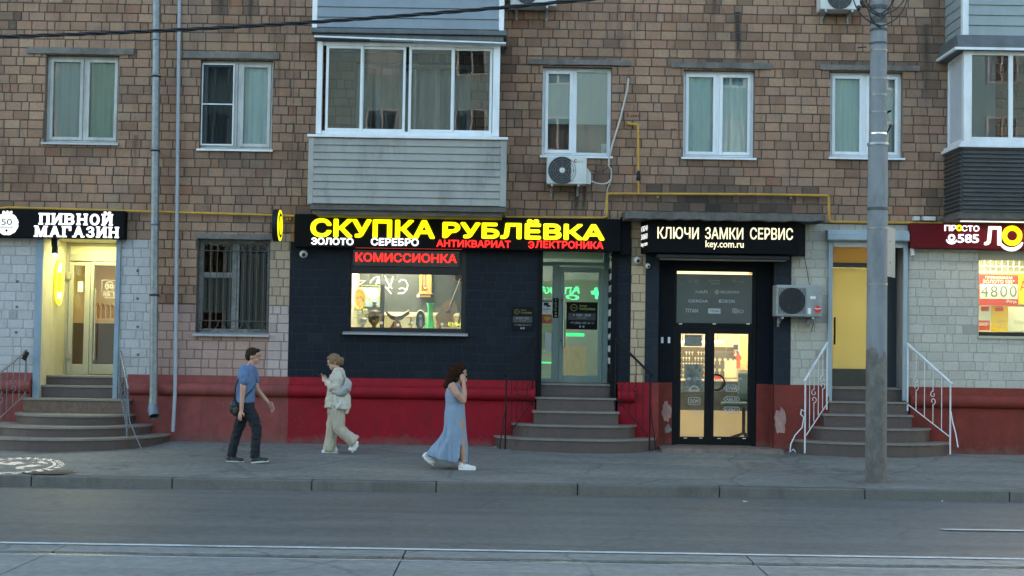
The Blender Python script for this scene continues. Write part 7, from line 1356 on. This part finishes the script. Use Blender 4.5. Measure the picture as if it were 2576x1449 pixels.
# litter
lit = MB(); rl_ = random.Random(12)
for u, v in ((2372, 1264), (2935 / 1.5652, 1265), (1245, 1126), (1550, 1128), (2560, 1138), (1080, 1158)):
    p = G(u, v) if v < 1205 else GR(u, v); m = MB(); pts = [(p.x + rl_.uniform(-.03, .03), p.y + rl_.uniform(-.03, .03), p.z + 0.006 + rl_.uniform(0, .02)) for _ in range(5)]; cc = Vector((sum(q[0] for q in pts) / 5, sum(q[1] for q in pts) / 5, 0)); pts.sort(key=lambda q: math.atan2(q[1] - cc.y, q[0] - cc.x)); m.extr(pts, (0, 0, 0.004))
    T(m.build('litter', white_plain), 'small white scrap of paper lying on the ground', 'litter', 'white scraps of litter', 'thing')

# ------------------------------------------------------------------ people
from mathutils import noise as mnoise
def limb(mb, pts, rs, end=True):
    mb.tube(pts, rs, 14)
    for p, r in list(zip(pts, rs))[:None if end else -1]: mb.ell(p, (r, r, r), 14, 9)
def loft(mb, rings, n=28, cap=True, fold=None):
    """rings: (x, y, z, rx, ry) horizontal ellipses from top to bottom."""
    vs = []
    for k, (x, y, z, rx, ry) in enumerate(rings):
        for j in range(n):
            t = 2 * math.pi * j / n; f = fold(t, k / (len(rings) - 1)) if fold else 1
            vs.append((x + rx * f * math.cos(t), y + ry * f * math.sin(t), z(x + rx * math.cos(t)) if callable(z) else z))
    mb.add(vs, [(i * n + j, (i + 1) * n + j, (i + 1) * n + (j + 1) % n, i * n + (j + 1) % n) for i in range(len(rings) - 1) for j in range(n)], True)
    if cap: mb.add(vs[:n] + vs[-n:], [list(range(n)), list(range(n, 2 * n))[::-1]])
def fused(mb, name, mat, parent, vox, smooth=4, wrinkle=0.0, wf=(14, 14, 5)):
    """One continuous skin over overlapping pieces."""
    tmp = mb.build('tmp', mat); m = tmp.modifiers.new('r', 'REMESH'); m.mode = 'VOXEL'; m.voxel_size = vox
    s_ = tmp.modifiers.new('s', 'SMOOTH'); s_.iterations = smooth; s_.factor = 0.5
    dg = bpy.context.evaluated_depsgraph_get(); me = bpy.data.meshes.new_from_object(tmp.evaluated_get(dg)); old = tmp.data; bpy.data.objects.remove(tmp); bpy.data.meshes.remove(old)
    if wrinkle > 0:
        for v in me.vertices:
            c = v.co; w_ = mnoise.noise(Vector((c.x * 5, c.y * 5, c.z * 5))) * 0.05; q = 0.7 - 2.2 * abs(mnoise.noise(Vector(((c.x + w_) * wf[0], c.y * wf[1], (c.z + w_) * wf[2])))) + 0.35 * mnoise.noise(Vector((c.x * wf[0] * 2.6, c.y * wf[1] * 2.6, c.z * wf[2] * 2.6)))
            v.co = c + v.normal * (q * wrinkle)
    for p in me.polygons: p.use_smooth = True
    if not me.materials: me.materials.append(mat)
    me.name = name; o = bpy.data.objects.new(name, me); COL.objects.link(o); o.parent = parent
    if parent is not None: o.location = -parent.location
    return o
def hand(mb, wrist, d, side, curl, bend=0.6, s=1.0):
    """Palm, four bent fingers of unequal length, a thumb from the side of the palm."""
    d, side, curl = [Vector(q).normalized() for q in (d, side, curl)]
    for k in (-1, 0, 1): limb(mb, [wrist, wrist + d * 0.05 * s + side * 0.018 * k * s, wrist + d * 0.088 * s + side * 0.022 * k * s], [0.02 * s, 0.016 * s, 0.013 * s])
    for i, L in enumerate((0.066, 0.076, 0.07, 0.056)):
        b = wrist + d * 0.088 * s + side * (0.03 - 0.02 * i) * s; p1 = b + (d * (1 - bend * 0.3) + curl * bend * 0.5).normalized() * L * 0.45 * s; p2 = p1 + (d * (1 - bend) + curl * bend).normalized() * L * 0.32 * s; p3 = p2 + (d * (1 - bend * 1.3) + curl * bend * 1.2).normalized() * L * 0.26 * s
        limb(mb, [b, p1, p2, p3], [0.0095 * s, 0.0085 * s, 0.0075 * s, 0.0065 * s])
    t0 = wrist + d * 0.03 * s + side * 0.028 * s; t1 = t0 + (side * 0.8 + d * 0.7 + curl * 0.2).normalized() * 0.035 * s; limb(mb, [t0, t1, t1 + (d + curl * 0.4).normalized() * 0.028 * s], [0.012 * s, 0.0095 * s, 0.008 * s])
def head(mb, c, f, tilt=0.0, w=0.074, hgt=0.112):
    """Skull, jaw, brow, nose, lips, chin and ears; f = +1 looks to +X, tilt > 0 looks down."""
    Rm = Matrix.Rotation(tilt * f, 3, 'Y'); P = lambda x, y, z: Vector(c) + Rm @ Vector((x * f, y, z))
    mb.ell(P(-0.012, 0, 0.018), (0.094, w, 0.095), 20, 14, Rm); mb.ell(P(0.022, 0, -0.045), (0.062, 0.055, 0.062), 16, 10, Rm); mb.ell(P(0.045, 0, 0.02), (0.048, 0.06, 0.06), 16, 10, Rm)
    mb.ell(P(0.062, 0, -0.088), (0.024, 0.026, 0.02), 12, 8, Rm); limb(mb, [P(0.084, 0, 0.015), P(0.094, 0, -0.01), P(0.099, 0, -0.026)], [0.007, 0.0085, 0.01]); limb(mb, [P(0.08, -0.034, 0.03), P(0.09, 0, 0.032), P(0.08, 0.034, 0.03)], [0.01, 0.012, 0.01])
    mb.ell(P(0.083, 0, -0.057), (0.012, 0.022, 0.007), 10, 6, Rm); mb.ell(P(0.08, 0, -0.068), (0.012, 0.02, 0.008), 10, 6, Rm)
    for s_ in (-1, 1): mb.ell(P(-0.012, s_ * w, -0.008), (0.02, 0.009, 0.032), 10, 8, Rm)
    return P
def face_parts(P, parent, brow=(0.06, 0.04, 0.03)):
    bm2 = M('brow_hair', brow, 0.8, 0.1, 9, 0.0); wm = M('eye_white', (0.6, 0.6, 0.58), 0.3, 0.03, 9, 0.0); im = M('iris_dark', (0.03, 0.02, 0.015), 0.2, 0.1, 9, 0.0); lm = M('lip_skin', (0.32, 0.12, 0.1), 0.5, 0.08, 9, 0.0)
    for s_ in (-1, 1):
        m = MB(); m.ell(P(0.078, s_ * 0.031, 0.012), (0.0085, 0.012, 0.006), 10, 8); e = m.build('eye', wm, parent); m = MB(); m.ell(P(0.0825, s_ * 0.031, 0.012), (0.0055, 0.0065, 0.006), 8, 6); m.build('iris', im, e)
        m = MB(); m.tube([P(0.084, s_ * 0.014, 0.031), P(0.088, s_ * 0.032, 0.036), P(0.074, s_ * 0.052, 0.03)], 0.004, 6); m.build('eyebrow', bm2, parent)
    m = MB(); m.ell(P(0.09, 0, -0.062), (0.006, 0.018, 0.006), 10, 6); m.build('lips', lm, parent)
skin_m = M('skin', (0.46, 0.25, 0.175), 0.55, 0.07, 14, 0.02, 90); skin_f = M('fair_skin', (0.52, 0.3, 0.22), 0.55, 0.06, 14, 0.02, 90); skin_t = M('tanned_skin', (0.42, 0.225, 0.155), 0.55, 0.07, 14, 0.02, 90)
def poser(gp, zx0, zy0, per):
    k = per / (FPX / (gp.y - CAM.y))
    return (lambda zx, zy, lat=0.0: Vector((gp.x + (zx - zx0) * k, gp.y + lat, gp.z + (zy0 - zy) * k))), k
def shoe(parent, P, heel, toe, lat, mat, sole, up=0.0, w=0.043, high=0.085):
    """heel, toe: picture points of the sole's two ends; the sole is a plate under a shaped upper."""
    a, b = P(*heel, lat), P(*toe, lat); d = (b - a); L = d.length; d.normalize(); s_ = Vector((0, 1, 0)); u = d.cross(s_); u = u if u.z > 0 else -u
    if abs(u.z) < 0.3 and u.x * d.z > 0: u = -u
    m = MB(); m.ell(a + d * L * 0.2 + u * 0.045, (0.055, w * 0.85, 0.045)); m.ell(a + d * L * 0.45 + u * 0.04, (0.075, w, 0.045)); m.ell(a + d * L * 0.74 + u * 0.032, (0.07, w * 1.12, 0.034)); limb(m, [a + d * L * 0.18 + u * 0.05, a + d * L * 0.2 + u * high], [0.042, 0.04])
    o = fused(m, 'shoe', mat, parent, 0.007, 3); m = MB(); pts = []
    for i in range(24):
        t = 2 * math.pi * i / 24; q = 0.5 + 0.5 * math.cos(t); pts.append(a + d * L * q + s_ * (w * (0.95 + 0.3 * (q - 0.4)) * math.sin(t) * (1.05 if abs(math.sin(t)) > 0.3 else 1)))
    m.extr(pts, u * 0.022); m.build('sole', sole, o, bevel=0.004); m = MB()
    for q in (0.4, 0.48, 0.56): p = a + d * L * q + u * (0.085 - 0.03 * (q - 0.4) * 5); m.tube([p - s_ * 0.025, p + u * 0.004, p + s_ * 0.025], 0.004, 5)
    m.build('lace', sole, o); return o

# the man in the blue shirt
gp = G(616, 1164.5); P, k = poser(gp, 440, 1350, 0.238); man = E('person', tuple(gp), 'man walking right in a blue short sleeved shirt and dark jeans', 'person', 'pedestrians'); m = MB()
hc = P(503, 228); Ph = head(m, hc, 1, 0.06); limb(m, [P(495, 285), P(470, 345)], [0.054, 0.058])
loft(m, [(*P(455, 350), 0.07, 0.13), (*P(440, 385), 0.1, 0.165), (*P(437, 470), 0.115, 0.17), (*P(435, 600), 0.1, 0.135), (*P(437, 720), 0.095, 0.135), (*P(440, 790), 0.095, 0.14)])
n_sh, n_el, n_wr = P(425, 378, -0.175), P(430, 560, -0.215), P(418, 785, -0.205); limb(m, [n_sh, n_el, n_wr], [0.052, 0.043, 0.029]); hand(m, n_wr, (P(395, 895) - P(418, 785)), (0.6, -0.5, 0), (0.3, 0.9, 0), 0.5, 1.1)
f_sh, f_el, f_wr = P(468, 372, 0.175), P(525, 585, 0.23), P(640, 715, 0.22); limb(m, [f_sh, f_el, f_wr], [0.052, 0.042, 0.028]); hand(m, f_wr, (P(690, 775) - P(640, 715)), (0.5, -0.3, 0.6), (-0.4, -0.6, -0.4), 0.5, 1.1)
bk = [P(412, 775, 0.085), P(348, 1005, 0.09), P(287, 1262, 0.09)]; ft = [P(478, 785, -0.085), P(570, 965, -0.1), P(560, 1268, -0.1)]
for L_ in (bk, ft): limb(m, L_, [0.08, 0.052, 0.038])
limb(m, [bk[2], P(290, 1320, 0.09), P(370, 1335, 0.09)], [0.036, 0.03, 0.016]); limb(m, [ft[2], P(570, 1318, -0.1), P(650, 1325, -0.1)], [0.036, 0.03, 0.016])
body = fused(m, 'body', skin_m, man, 0.006, 3); face_parts(Ph, man)
m = MB(); Rm = Matrix.Rotation(0.06, 3, 'Y')
hp_ = lambda x, y, z: Ph(x, y, z)
m.ell(hp_(-0.02, 0, 0.05), (0.094, 0.082, 0.078), 20, 12); m.ell(hp_(-0.06, 0, 0.005), (0.058, 0.08, 0.075), 16, 10); m.ell(hp_(0.05, 0, 0.088), (0.04, 0.065, 0.026), 14, 8)
for s_ in (-1, 1): m.ell(hp_(-0.022, s_ * 0.066, 0.035), (0.04, 0.018, 0.045), 12, 8)
fused(m, 'hair', M('dark_brown_hair', (0.03, 0.017, 0.01), 0.8, 0.3, 40, 0.3, 60, stretch=(1, 1, 3), spec=0.2), man, 0.006, 2, 0.006, (70, 70, 30))
gl = MB()
for s_ in (-1, 1): gl.tube([hp_(0.1 + 0.006 * math.cos(t) * 0, s_ * 0.032 + 0.019 * math.cos(t), 0.012 + 0.015 * math.sin(t)) for t in [2 * math.pi * i / 14 for i in range(15)]], 0.0013, 5); gl.tube([hp_(0.098, s_ * 0.052, 0.018), hp_(0.0, s_ * 0.078, 0.016)], 0.002, 5)
gl.build('glasses', black_metal, man)
shirt_b = M('blue_chambray', (0.1, 0.165, 0.31), 0.9, 0.08, 60, 0.12, 160); m = MB()
loft(m, [(*P(470, 325), 0.062, 0.075), (*P(455, 345), 0.085, 0.145), (*P(440, 385), 0.12, 0.195), (*P(436, 450), 0.132, 0.205), (*P(436, 550), 0.132, 0.19), (*P(432, 650), 0.134, 0.182), (*P(428, 715), 0.136, 0.185)])
limb(m, [P(428, 376, -0.16), P(434, 440, -0.2), P(436, 485, -0.207)], [0.075, 0.072, 0.068]); limb(m, [P(468, 372, 0.16), P(490, 440, 0.2), P(503, 480, 0.207)], [0.075, 0.07, 0.066]); limb(m, [P(500, 320, 0.0), P(508, 345, 0)], [0.03, 0.02])
sb = fused(m, 'shirt', shirt_b, man, 0.01, 3, 0.008, (11, 11, 13)); m = MB(); m.tube([P(482, 300, -0.04), P(470, 318, -0.068), P(505, 332, -0.05), P(515, 345, -0.01)], [0.012, 0.014, 0.013, 0.01], 8); m.build('collar', shirt_b, sb)
jeans = M('dark_jeans', (0.009, 0.0105, 0.017), 0.9, 0.2, 30, 0.1, 120); m = MB(); loft(m, [(*P(435, 700), 0.118, 0.165), (*P(438, 760), 0.12, 0.172), (*P(445, 815), 0.118, 0.168)])
limb(m, [P(418, 785, 0.085), P(385, 900, 0.088), P(347, 1010, 0.09), P(312, 1130, 0.09), P(283, 1285, 0.09)], [0.1, 0.09, 0.072, 0.066, 0.066], False); limb(m, [P(472, 790, -0.085), P(528, 880, -0.095), P(566, 975, -0.1), P(562, 1120, -0.1), P(554, 1285, -0.1)], [0.1, 0.09, 0.074, 0.066, 0.066], False)
fused(m, 'jeans', jeans, man, 0.01, 3, 0.011, (10, 10, 16))
dk_shoe = M('charcoal_shoe', (0.025, 0.026, 0.028), 0.6, 0.2, 20, 0.05); pale_sole = M('pale_sole', (0.5, 0.5, 0.46), 0.6, 0.1, 12, 0.0)
shoe(man, P, (228, 1350), (422, 1350), 0.09, dk_shoe, pale_sole); shoe(man, P, (520, 1348), (705, 1325), -0.1, dk_shoe, pale_sole)
bag = E('shoulder_bag', tuple(P(340, 860, -0.1)), 'black shoulder bag hanging at the hip of the man in blue', 'bag'); m = MB(); m.ell(P(335, 765, -0.06), (0.09, 0.1, 0.115), 16, 12); m.ell(P(360, 800, -0.1), (0.075, 0.07, 0.09), 14, 10); m.ell(P(320, 730, -0.03), (0.06, 0.08, 0.07), 14, 10); fused(m, 'bag_body', M('black_nylon', (0.01, 0.0105, 0.012), 0.5, 0.2, 12, 0.08), bag, 0.008, 3, 0.008, (20, 20, 20))
m = MB(); m.tube([P(330, 690, -0.06), P(338, 620, -0.13), P(345, 540, -0.16), P(375, 440, -0.13), P(420, 350, -0.06), P(455, 330, 0.02), P(500, 370, 0.09), P(528, 470, 0.05), P(530, 540, -0.05), P(505, 590, -0.14), P(455, 650, -0.19), P(400, 710, -0.19), P(370, 750, -0.16)], 0.011, 6); m.build('strap', MATS['black_nylon'], bag)

# the woman in beige reading her phone
gp = G(827.6, 1141.5); P, k = poser(gp, 1330, 1252, 0.238); wom = E('person', tuple(gp), 'woman in a beige suit walking left while reading her phone', 'person', 'pedestrians'); m = MB()
hc = P(1362, 285); Ph = head(m, hc, -1, 0.3, 0.07); limb(m, [P(1385, 330), P(1410, 385)], [0.047, 0.052])
loft(m, [(*P(1412, 385), 0.065, 0.12), (*P(1405, 430), 0.09, 0.145), (*P(1400, 560), 0.095, 0.13), (*P(1398, 680), 0.1, 0.14), (*P(1400, 790), 0.11, 0.155)])
ne = [P(1432, 405, -0.15), P(1425, 560, -0.2), P(1310, 500, -0.17)]; fe = [P(1405, 405, 0.15), P(1385, 555, 0.18), P(1300, 478, 0.06)]
for a in (ne, fe): limb(m, a, [0.045, 0.038, 0.025])
hand(m, ne[2], (P(1240, 455) - P(1310, 500)) + Vector((0, 0.06, 0)), (0, 0.5, 0.8), (0.2, 0.8, 0.3), 0.6, 0.95); hand(m, fe[2], (P(1235, 440) - P(1300, 478)), (0, -0.4, 0.8), (0.2, -0.8, 0.3), 0.6, 0.95)
st = [P(1378, 800, 0.075), P(1350, 1010, 0.08), P(1335, 1200, 0.08)]; bkl = [P(1412, 800, -0.08), P(1432, 985, -0.09), P(1592, 1120, -0.09)]
for a in (st, bkl): limb(m, a, [0.08, 0.05, 0.036])
limb(m, [st[2], P(1330, 1225, 0.08), P(1285, 1240, 0.08)], [0.034, 0.028, 0.014]); limb(m, [bkl[2], P(1612, 1150, -0.09), P(1592, 1200, -0.09)], [0.034, 0.028, 0.014])
fused(m, 'body', skin_f, wom, 0.006, 3); face_parts(Ph, wom, (0.1, 0.06, 0.035))
m = MB(); m.ell(Ph(-0.02, 0, 0.045), (0.097, 0.084, 0.082), 20, 12); m.ell(Ph(-0.062, 0, -0.005), (0.056, 0.078, 0.08), 16, 10); m.ell(Ph(-0.118, 0, -0.005), (0.04, 0.045, 0.045), 14, 10); m.ell(Ph(-0.11, 0, -0.05), (0.028, 0.03, 0.04), 12, 8); m.ell(Ph(0.05, 0, 0.075), (0.04, 0.066, 0.03), 14, 8)
for s_ in (-1, 1): m.ell(Ph(0.01, s_ * 0.068, 0.02), (0.05, 0.016, 0.05), 12, 8)
fused(m, 'hair', M('blonde_hair', (0.19, 0.11, 0.05), 0.6, 0.35, 30, 0.2, 70, stretch=(1, 1, 3)), wom, 0.006, 2, 0.005, (80, 80, 30))
linen = M('beige_linen', (0.5, 0.44, 0.355), 0.9, 0.08, 24, 0.1, 150); m = MB()
loft(m, [(*P(1412, 350), 0.062, 0.07), (*P(1412, 380), 0.085, 0.14), (*P(1405, 430), 0.115, 0.185), (*P(1398, 520), 0.13, 0.195), (*P(1392, 620), 0.135, 0.195), (*P(1375, 700), 0.14, 0.2), (*P(1352, 765), 0.115, 0.2)])
limb(m, [P(1425, 400, -0.14), P(1438, 470, -0.2), P(1425, 545, -0.215), P(1370, 545, -0.21), P(1318, 503, -0.17)], [0.085, 0.088, 0.085, 0.07, 0.05]); limb(m, [P(1405, 405, 0.14), P(1392, 540, 0.19), P(1312, 482, 0.08)], [0.08, 0.07, 0.045])
fused(m, 'jacket', linen, wom, 0.01, 3, 0.014, (10, 10, 11))
m = MB(); loft(m, [(*P(1440, 590, -0.03), 0.1, 0.19), (*P(1447, 650, -0.03), 0.135, 0.215), (*P(1450, 720, -0.03), 0.14, 0.225), (*P(1460, 775, -0.03), 0.12, 0.21)]); limb(m, [P(1510, 740, -0.08), P(1512, 815, -0.1)], [0.05, 0.022]); limb(m, [P(1390, 720, -0.15), P(1380, 770, -0.15)], [0.05, 0.03])
fused(m, 'tied_shirt', M('off_white_cotton', (0.6, 0.57, 0.5), 0.9, 0.06, 20, 0.1, 120), wom, 0.01, 3, 0.02, (13, 13, 6))
m = MB(); loft(m, [(*P(1405, 700), 0.12, 0.17), (*P(1402, 780), 0.135, 0.185), (*P(1400, 830), 0.13, 0.18)])
limb(m, [P(1382, 800, 0.07), P(1362, 900, 0.08), P(1347, 1010, 0.08), P(1337, 1110, 0.08), P(1328, 1222, 0.08)], [0.112, 0.098, 0.085, 0.085, 0.1], False); limb(m, [P(1412, 800, -0.075), P(1425, 890, -0.085), P(1440, 980, -0.09), P(1510, 1050, -0.09), P(1612, 1118, -0.09)], [0.115, 0.105, 0.09, 0.084, 0.1], False)
fused(m, 'trousers', M('beige_trousers', (0.45, 0.385, 0.305), 0.9, 0.07, 20, 0.1, 150), wom, 0.01, 3, 0.016, (16, 16, 3))
wshoe = M('white_leather', (0.68, 0.68, 0.68), 0.5, 0.04, 12, 0.02); shoe(wom, P, (1415, 1253), (1245, 1253), 0.08, wshoe, white_plain, w=0.038); shoe(wom, P, (1648, 1120), (1585, 1236), -0.09, wshoe, white_plain, w=0.036, high=0.07)
bag = E('shoulder_bag', tuple(P(1460, 630, -0.24)), 'pale grey crescent bag under the arm of the woman in beige', 'bag'); m = MB(); pts = [P(u, v, -0.25) for u, v in ((1385, 590), (1430, 605), (1480, 595), (1520, 560), (1535, 510), (1525, 470))]; m.tube(pts, [0.03, 0.055, 0.07, 0.072, 0.06, 0.035], 12)
for p, r in zip(pts, (0.03, 0.055, 0.07, 0.072, 0.06, 0.035)): m.ell(p, (r, r * 0.8, r), 12, 8)
gl_ = M('grey_leather', (0.34, 0.325, 0.3), 0.5, 0.08, 10, 0.03); fused(m, 'bag_body', gl_, bag, 0.008, 4, 0.006, (14, 14, 14)); m = MB(); m.tube([P(1525, 475, -0.25), P(1500, 430, -0.25), P(1465, 385, -0.2), P(1440, 362, -0.12), P(1440, 400, 0.0)], 0.014, 6); m.tube([P(1388, 585, -0.25), P(1440, 500, -0.29), P(1470, 430, -0.25), P(1440, 365, -0.14)], 0.009, 6); m.build('strap', gl_, bag)
ph_c = P(1212, 430, -0.05); phn = MB(); d1 = (P(1243, 448) - P(1186, 408)).normalized(); d2 = Vector((0, 1, 0)); d3 = d1.cross(d2)
phn.extr([ph_c + d1 * 0.072 + d2 * 0.035, ph_c - d1 * 0.072 + d2 * 0.035, ph_c - d1 * 0.072 - d2 * 0.035, ph_c + d1 * 0.072 - d2 * 0.035], d3 * 0.009); T(phn.build('mobile_phone', black_metal, bevel=0.003, origin=ph_c), 'dark mobile phone held up by the woman in beige', 'phone')

# the curly haired woman in the long blue dress
gp = G(1146, 1180); P, k = poser(gp, 620, 1353, 0.2205); w3 = E('person', tuple(gp), 'curly haired woman in a long pale blue dress walking right', 'person', 'pedestrians'); m = MB()
hc = P(648, 262); Ph = head(m, hc, 1, 0.05, 0.07); limb(m, [P(632, 335), P(605, 400)], [0.047, 0.055])
loft(m, [(*P(598, 395), 0.065, 0.125), (*P(592, 450), 0.09, 0.14), (*P(595, 560), 0.095, 0.125), (*P(600, 640), 0.09, 0.12), (*P(602, 760), 0.1, 0.14), (*P(602, 830), 0.1, 0.14)])
limb(m, [P(572, 418, -0.165), P(635, 505, -0.205), P(698, 572, -0.19)], [0.062, 0.054, 0.044]); limb(m, [P(698, 572, -0.19), P(706, 480, -0.17), P(702, 385, -0.125)], [0.046, 0.042, 0.028]); hand(m, P(702, 385, -0.125), (P(680, 290) - P(702, 385)) + Vector((0, 0.02, 0)), (0.9, 0, 0.2), (-0.2, 0.9, 0.2), 0.35, 0.95)
limb(m, [P(605, 412, 0.16), P(600, 560, 0.19), P(640, 690, 0.17)], [0.05, 0.04, 0.027]); hand(m, P(640, 690, 0.17), P(660, 760) - P(640, 690), (0.6, -0.3, 0), (-0.3, -0.8, 0), 0.5, 0.9)
fl = [P(640, 820, -0.08), P(672, 1010, -0.09), P(705, 1285, -0.09)]; bl_ = [P(570, 820, 0.08), P(505, 1020, 0.09), P(318, 1215, 0.09)]
limb(m, [fl[0], fl[1], P(685, 1120, -0.09), fl[2]], [0.09, 0.056, 0.055, 0.034]); limb(m, [bl_[0], bl_[1], P(420, 1110, 0.09), bl_[2]], [0.09, 0.056, 0.054, 0.034]); limb(m, [fl[2], P(715, 1315, -0.09), P(780, 1338, -0.09)], [0.033, 0.03, 0.014]); limb(m, [bl_[2], P(285, 1225, 0.09), P(315, 1285, 0.09)], [0.033, 0.028, 0.012])
fused(m, 'body', skin_t, w3, 0.006, 3); face_parts(Ph, w3, (0.03, 0.018, 0.012))
hm = M('dark_curly_hair', (0.03, 0.012, 0.006), 0.9, 0.4, 45, 0.4, 50, spec=0.15); m = MB(); rh = random.Random(8)
blobs = [((630, 235), 0.104, 0.088), ((598, 252), 0.1, 0.09), ((572, 295), 0.09, 0.09), ((545, 342), 0.07, 0.085), ((520, 388), 0.045, 0.07), ((500, 412), 0.03, 0.06), ((600, 330), 0.055, 0.085), ((648, 198), 0.056, 0.07)]
for (zx, zy), r, ry in blobs: m.ell(P(zx, zy), (r, ry, r), 16, 10)
for _ in range(260):
    (zx, zy), r, ry = rh.choice(blobs); a, b2 = rh.uniform(0, 6.28), rh.uniform(-1.2, 1.2); c = P(zx, zy) + Vector((math.cos(a) * math.cos(b2) * r, math.sin(a) * math.cos(b2) * ry, math.sin(b2) * r)) * 0.98; q = rh.uniform(0.01, 0.02); m.ell(c, (q, q, q * 1.3), 8, 6)
fused(m, 'hair', hm, w3, 0.006, 1, 0.012, (45, 45, 45))
dressm = M('pale_blue_dress', (0.2, 0.27, 0.37), 0.75, 0.06, 14, 0.06, 110); n_ = 96
def kx(px_): return px_ * k
rings = []
for zy, a, b2, ry in ((400, 545, 640, 0.12), (430, 505, 665, 0.155), (500, 485, 690, 0.165), (560, 488, 702, 0.16), (606, 494, 710, 0.152), (640, 492, 712, 0.158), (700, 482, 714, 0.178), (780, 478, 718, 0.19), (860, 474, 724, 0.195), (930, 462, 732, 0.2), (990, 430, 738, 0.205), (1050, 385, 741, 0.21), (1110, 340, 744, 0.215), (1160, 308, 747, 0.22)):
    c = P((a + b2) / 2, zy); rings.append((c.x, c.y, c.z, (b2 - a) / 2 * k, ry))
hem = lambda x: P(0, 1178 + 92 * min(1, max(0, ((x - P(290, 0).x) / (P(640, 0).x - P(290, 0).x)))) ** 0.6 + 10 * max(0, (x - P(640, 0).x) / (P(748, 0).x - P(640, 0).x))).z
c = P(519, 1200); rings.append((c.x, c.y, hem, 229 * k, 0.225))
def fold(t, q): return 1 + (0.0 if q < 0.35 else (q - 0.35)) * (0.17 * math.sin(7 * t + 2.2 * q) + 0.08 * math.sin(13 * t + 1)) * (0.55 if math.cos(t) > 0.75 else 1)
dense = []
for (a0, b0) in zip(rings[:-2], rings[1:-1]):
    for q_ in range(3): t_ = q_ / 3; dense.append(tuple(x_ + (y_ - x_) * t_ for x_, y_ in zip(a0, b0)))
a0, b0 = rings[-2], rings[-1]
for q_ in range(3):
    t_ = q_ / 3; dense.append((a0[0] + (b0[0] - a0[0]) * t_, a0[1], (lambda x, t_=t_: a0[2] + (hem(x) - a0[2]) * t_), a0[3] + (b0[3] - a0[3]) * t_, a0[4] + (b0[4] - a0[4]) * t_))
rings = dense + [b0]
g = MB(); loft(g, rings, n_, False, fold); f2 = []; sm = []
for fcs, s_ in zip(g.f, g.sm):
    cc = sum((Vector(g.v[i]) for i in fcs), Vector()) / len(fcs); zy = 1353 - (cc.z - gp.z) / k; zx = 620 + (cc.x - gp.x) / k
    if cc.y < gp.y - 0.02 and zy > 1045 and 668 - (zy - 1045) * 0.07 < zx < 668 + (zy - 1045) * 0.28: continue
    f2.append(fcs); sm.append(s_)
g.f = f2; g.sm = sm; g.mi = [0] * len(f2); dr = g.build('dress', dressm, w3)
for v in dr.data.vertices:
    c_ = v.co; q = mnoise.noise(Vector((c_.x * 9, c_.y * 9, c_.z * 4))) * 0.012 + (0.5 - abs(mnoise.noise(Vector((c_.x * 16, c_.y * 16, c_.z * 1.6))))) * 0.05; q *= min(1, max(0, (P(0, 640).z - c_.z) / 0.3)); v.co = c_ + Vector((q * 0.4, q if c_.y < gp.y else -q, 0))
sd_ = dr.modifiers.new('thick', 'SOLIDIFY'); sd_.thickness = 0.005; sd_.offset = -1; ss = dr.modifiers.new('smooth', 'SUBSURF'); ss.levels = 1; ss.render_levels = 1
m = MB(); r_ = P(602, 606); m.tube([(r_.x + 0.139 * math.cos(t), r_.y + 0.153 * math.sin(t), r_.z + 0.012 * math.cos(t)) for t in [2 * math.pi * i / 40 for i in range(41)]], 0.005, 6, False); m.build('waist_seam', dressm, dr)
m = MB()
for s_ in (-1, 1): m.tube([P(545, 405, s_ * 0.1), P(575, 372, s_ * 0.11), P(625, 395, s_ * 0.1), P(660, 440, s_ * 0.1)], 0.016, 6)
m.build('shoulder_strap', dressm, dr)
shoe(w3, P, (655, 1355), (852, 1355), -0.09, wshoe, white_plain, w=0.037); shoe(w3, P, (232, 1215), (362, 1328), 0.09, wshoe, white_plain, w=0.036, high=0.06)
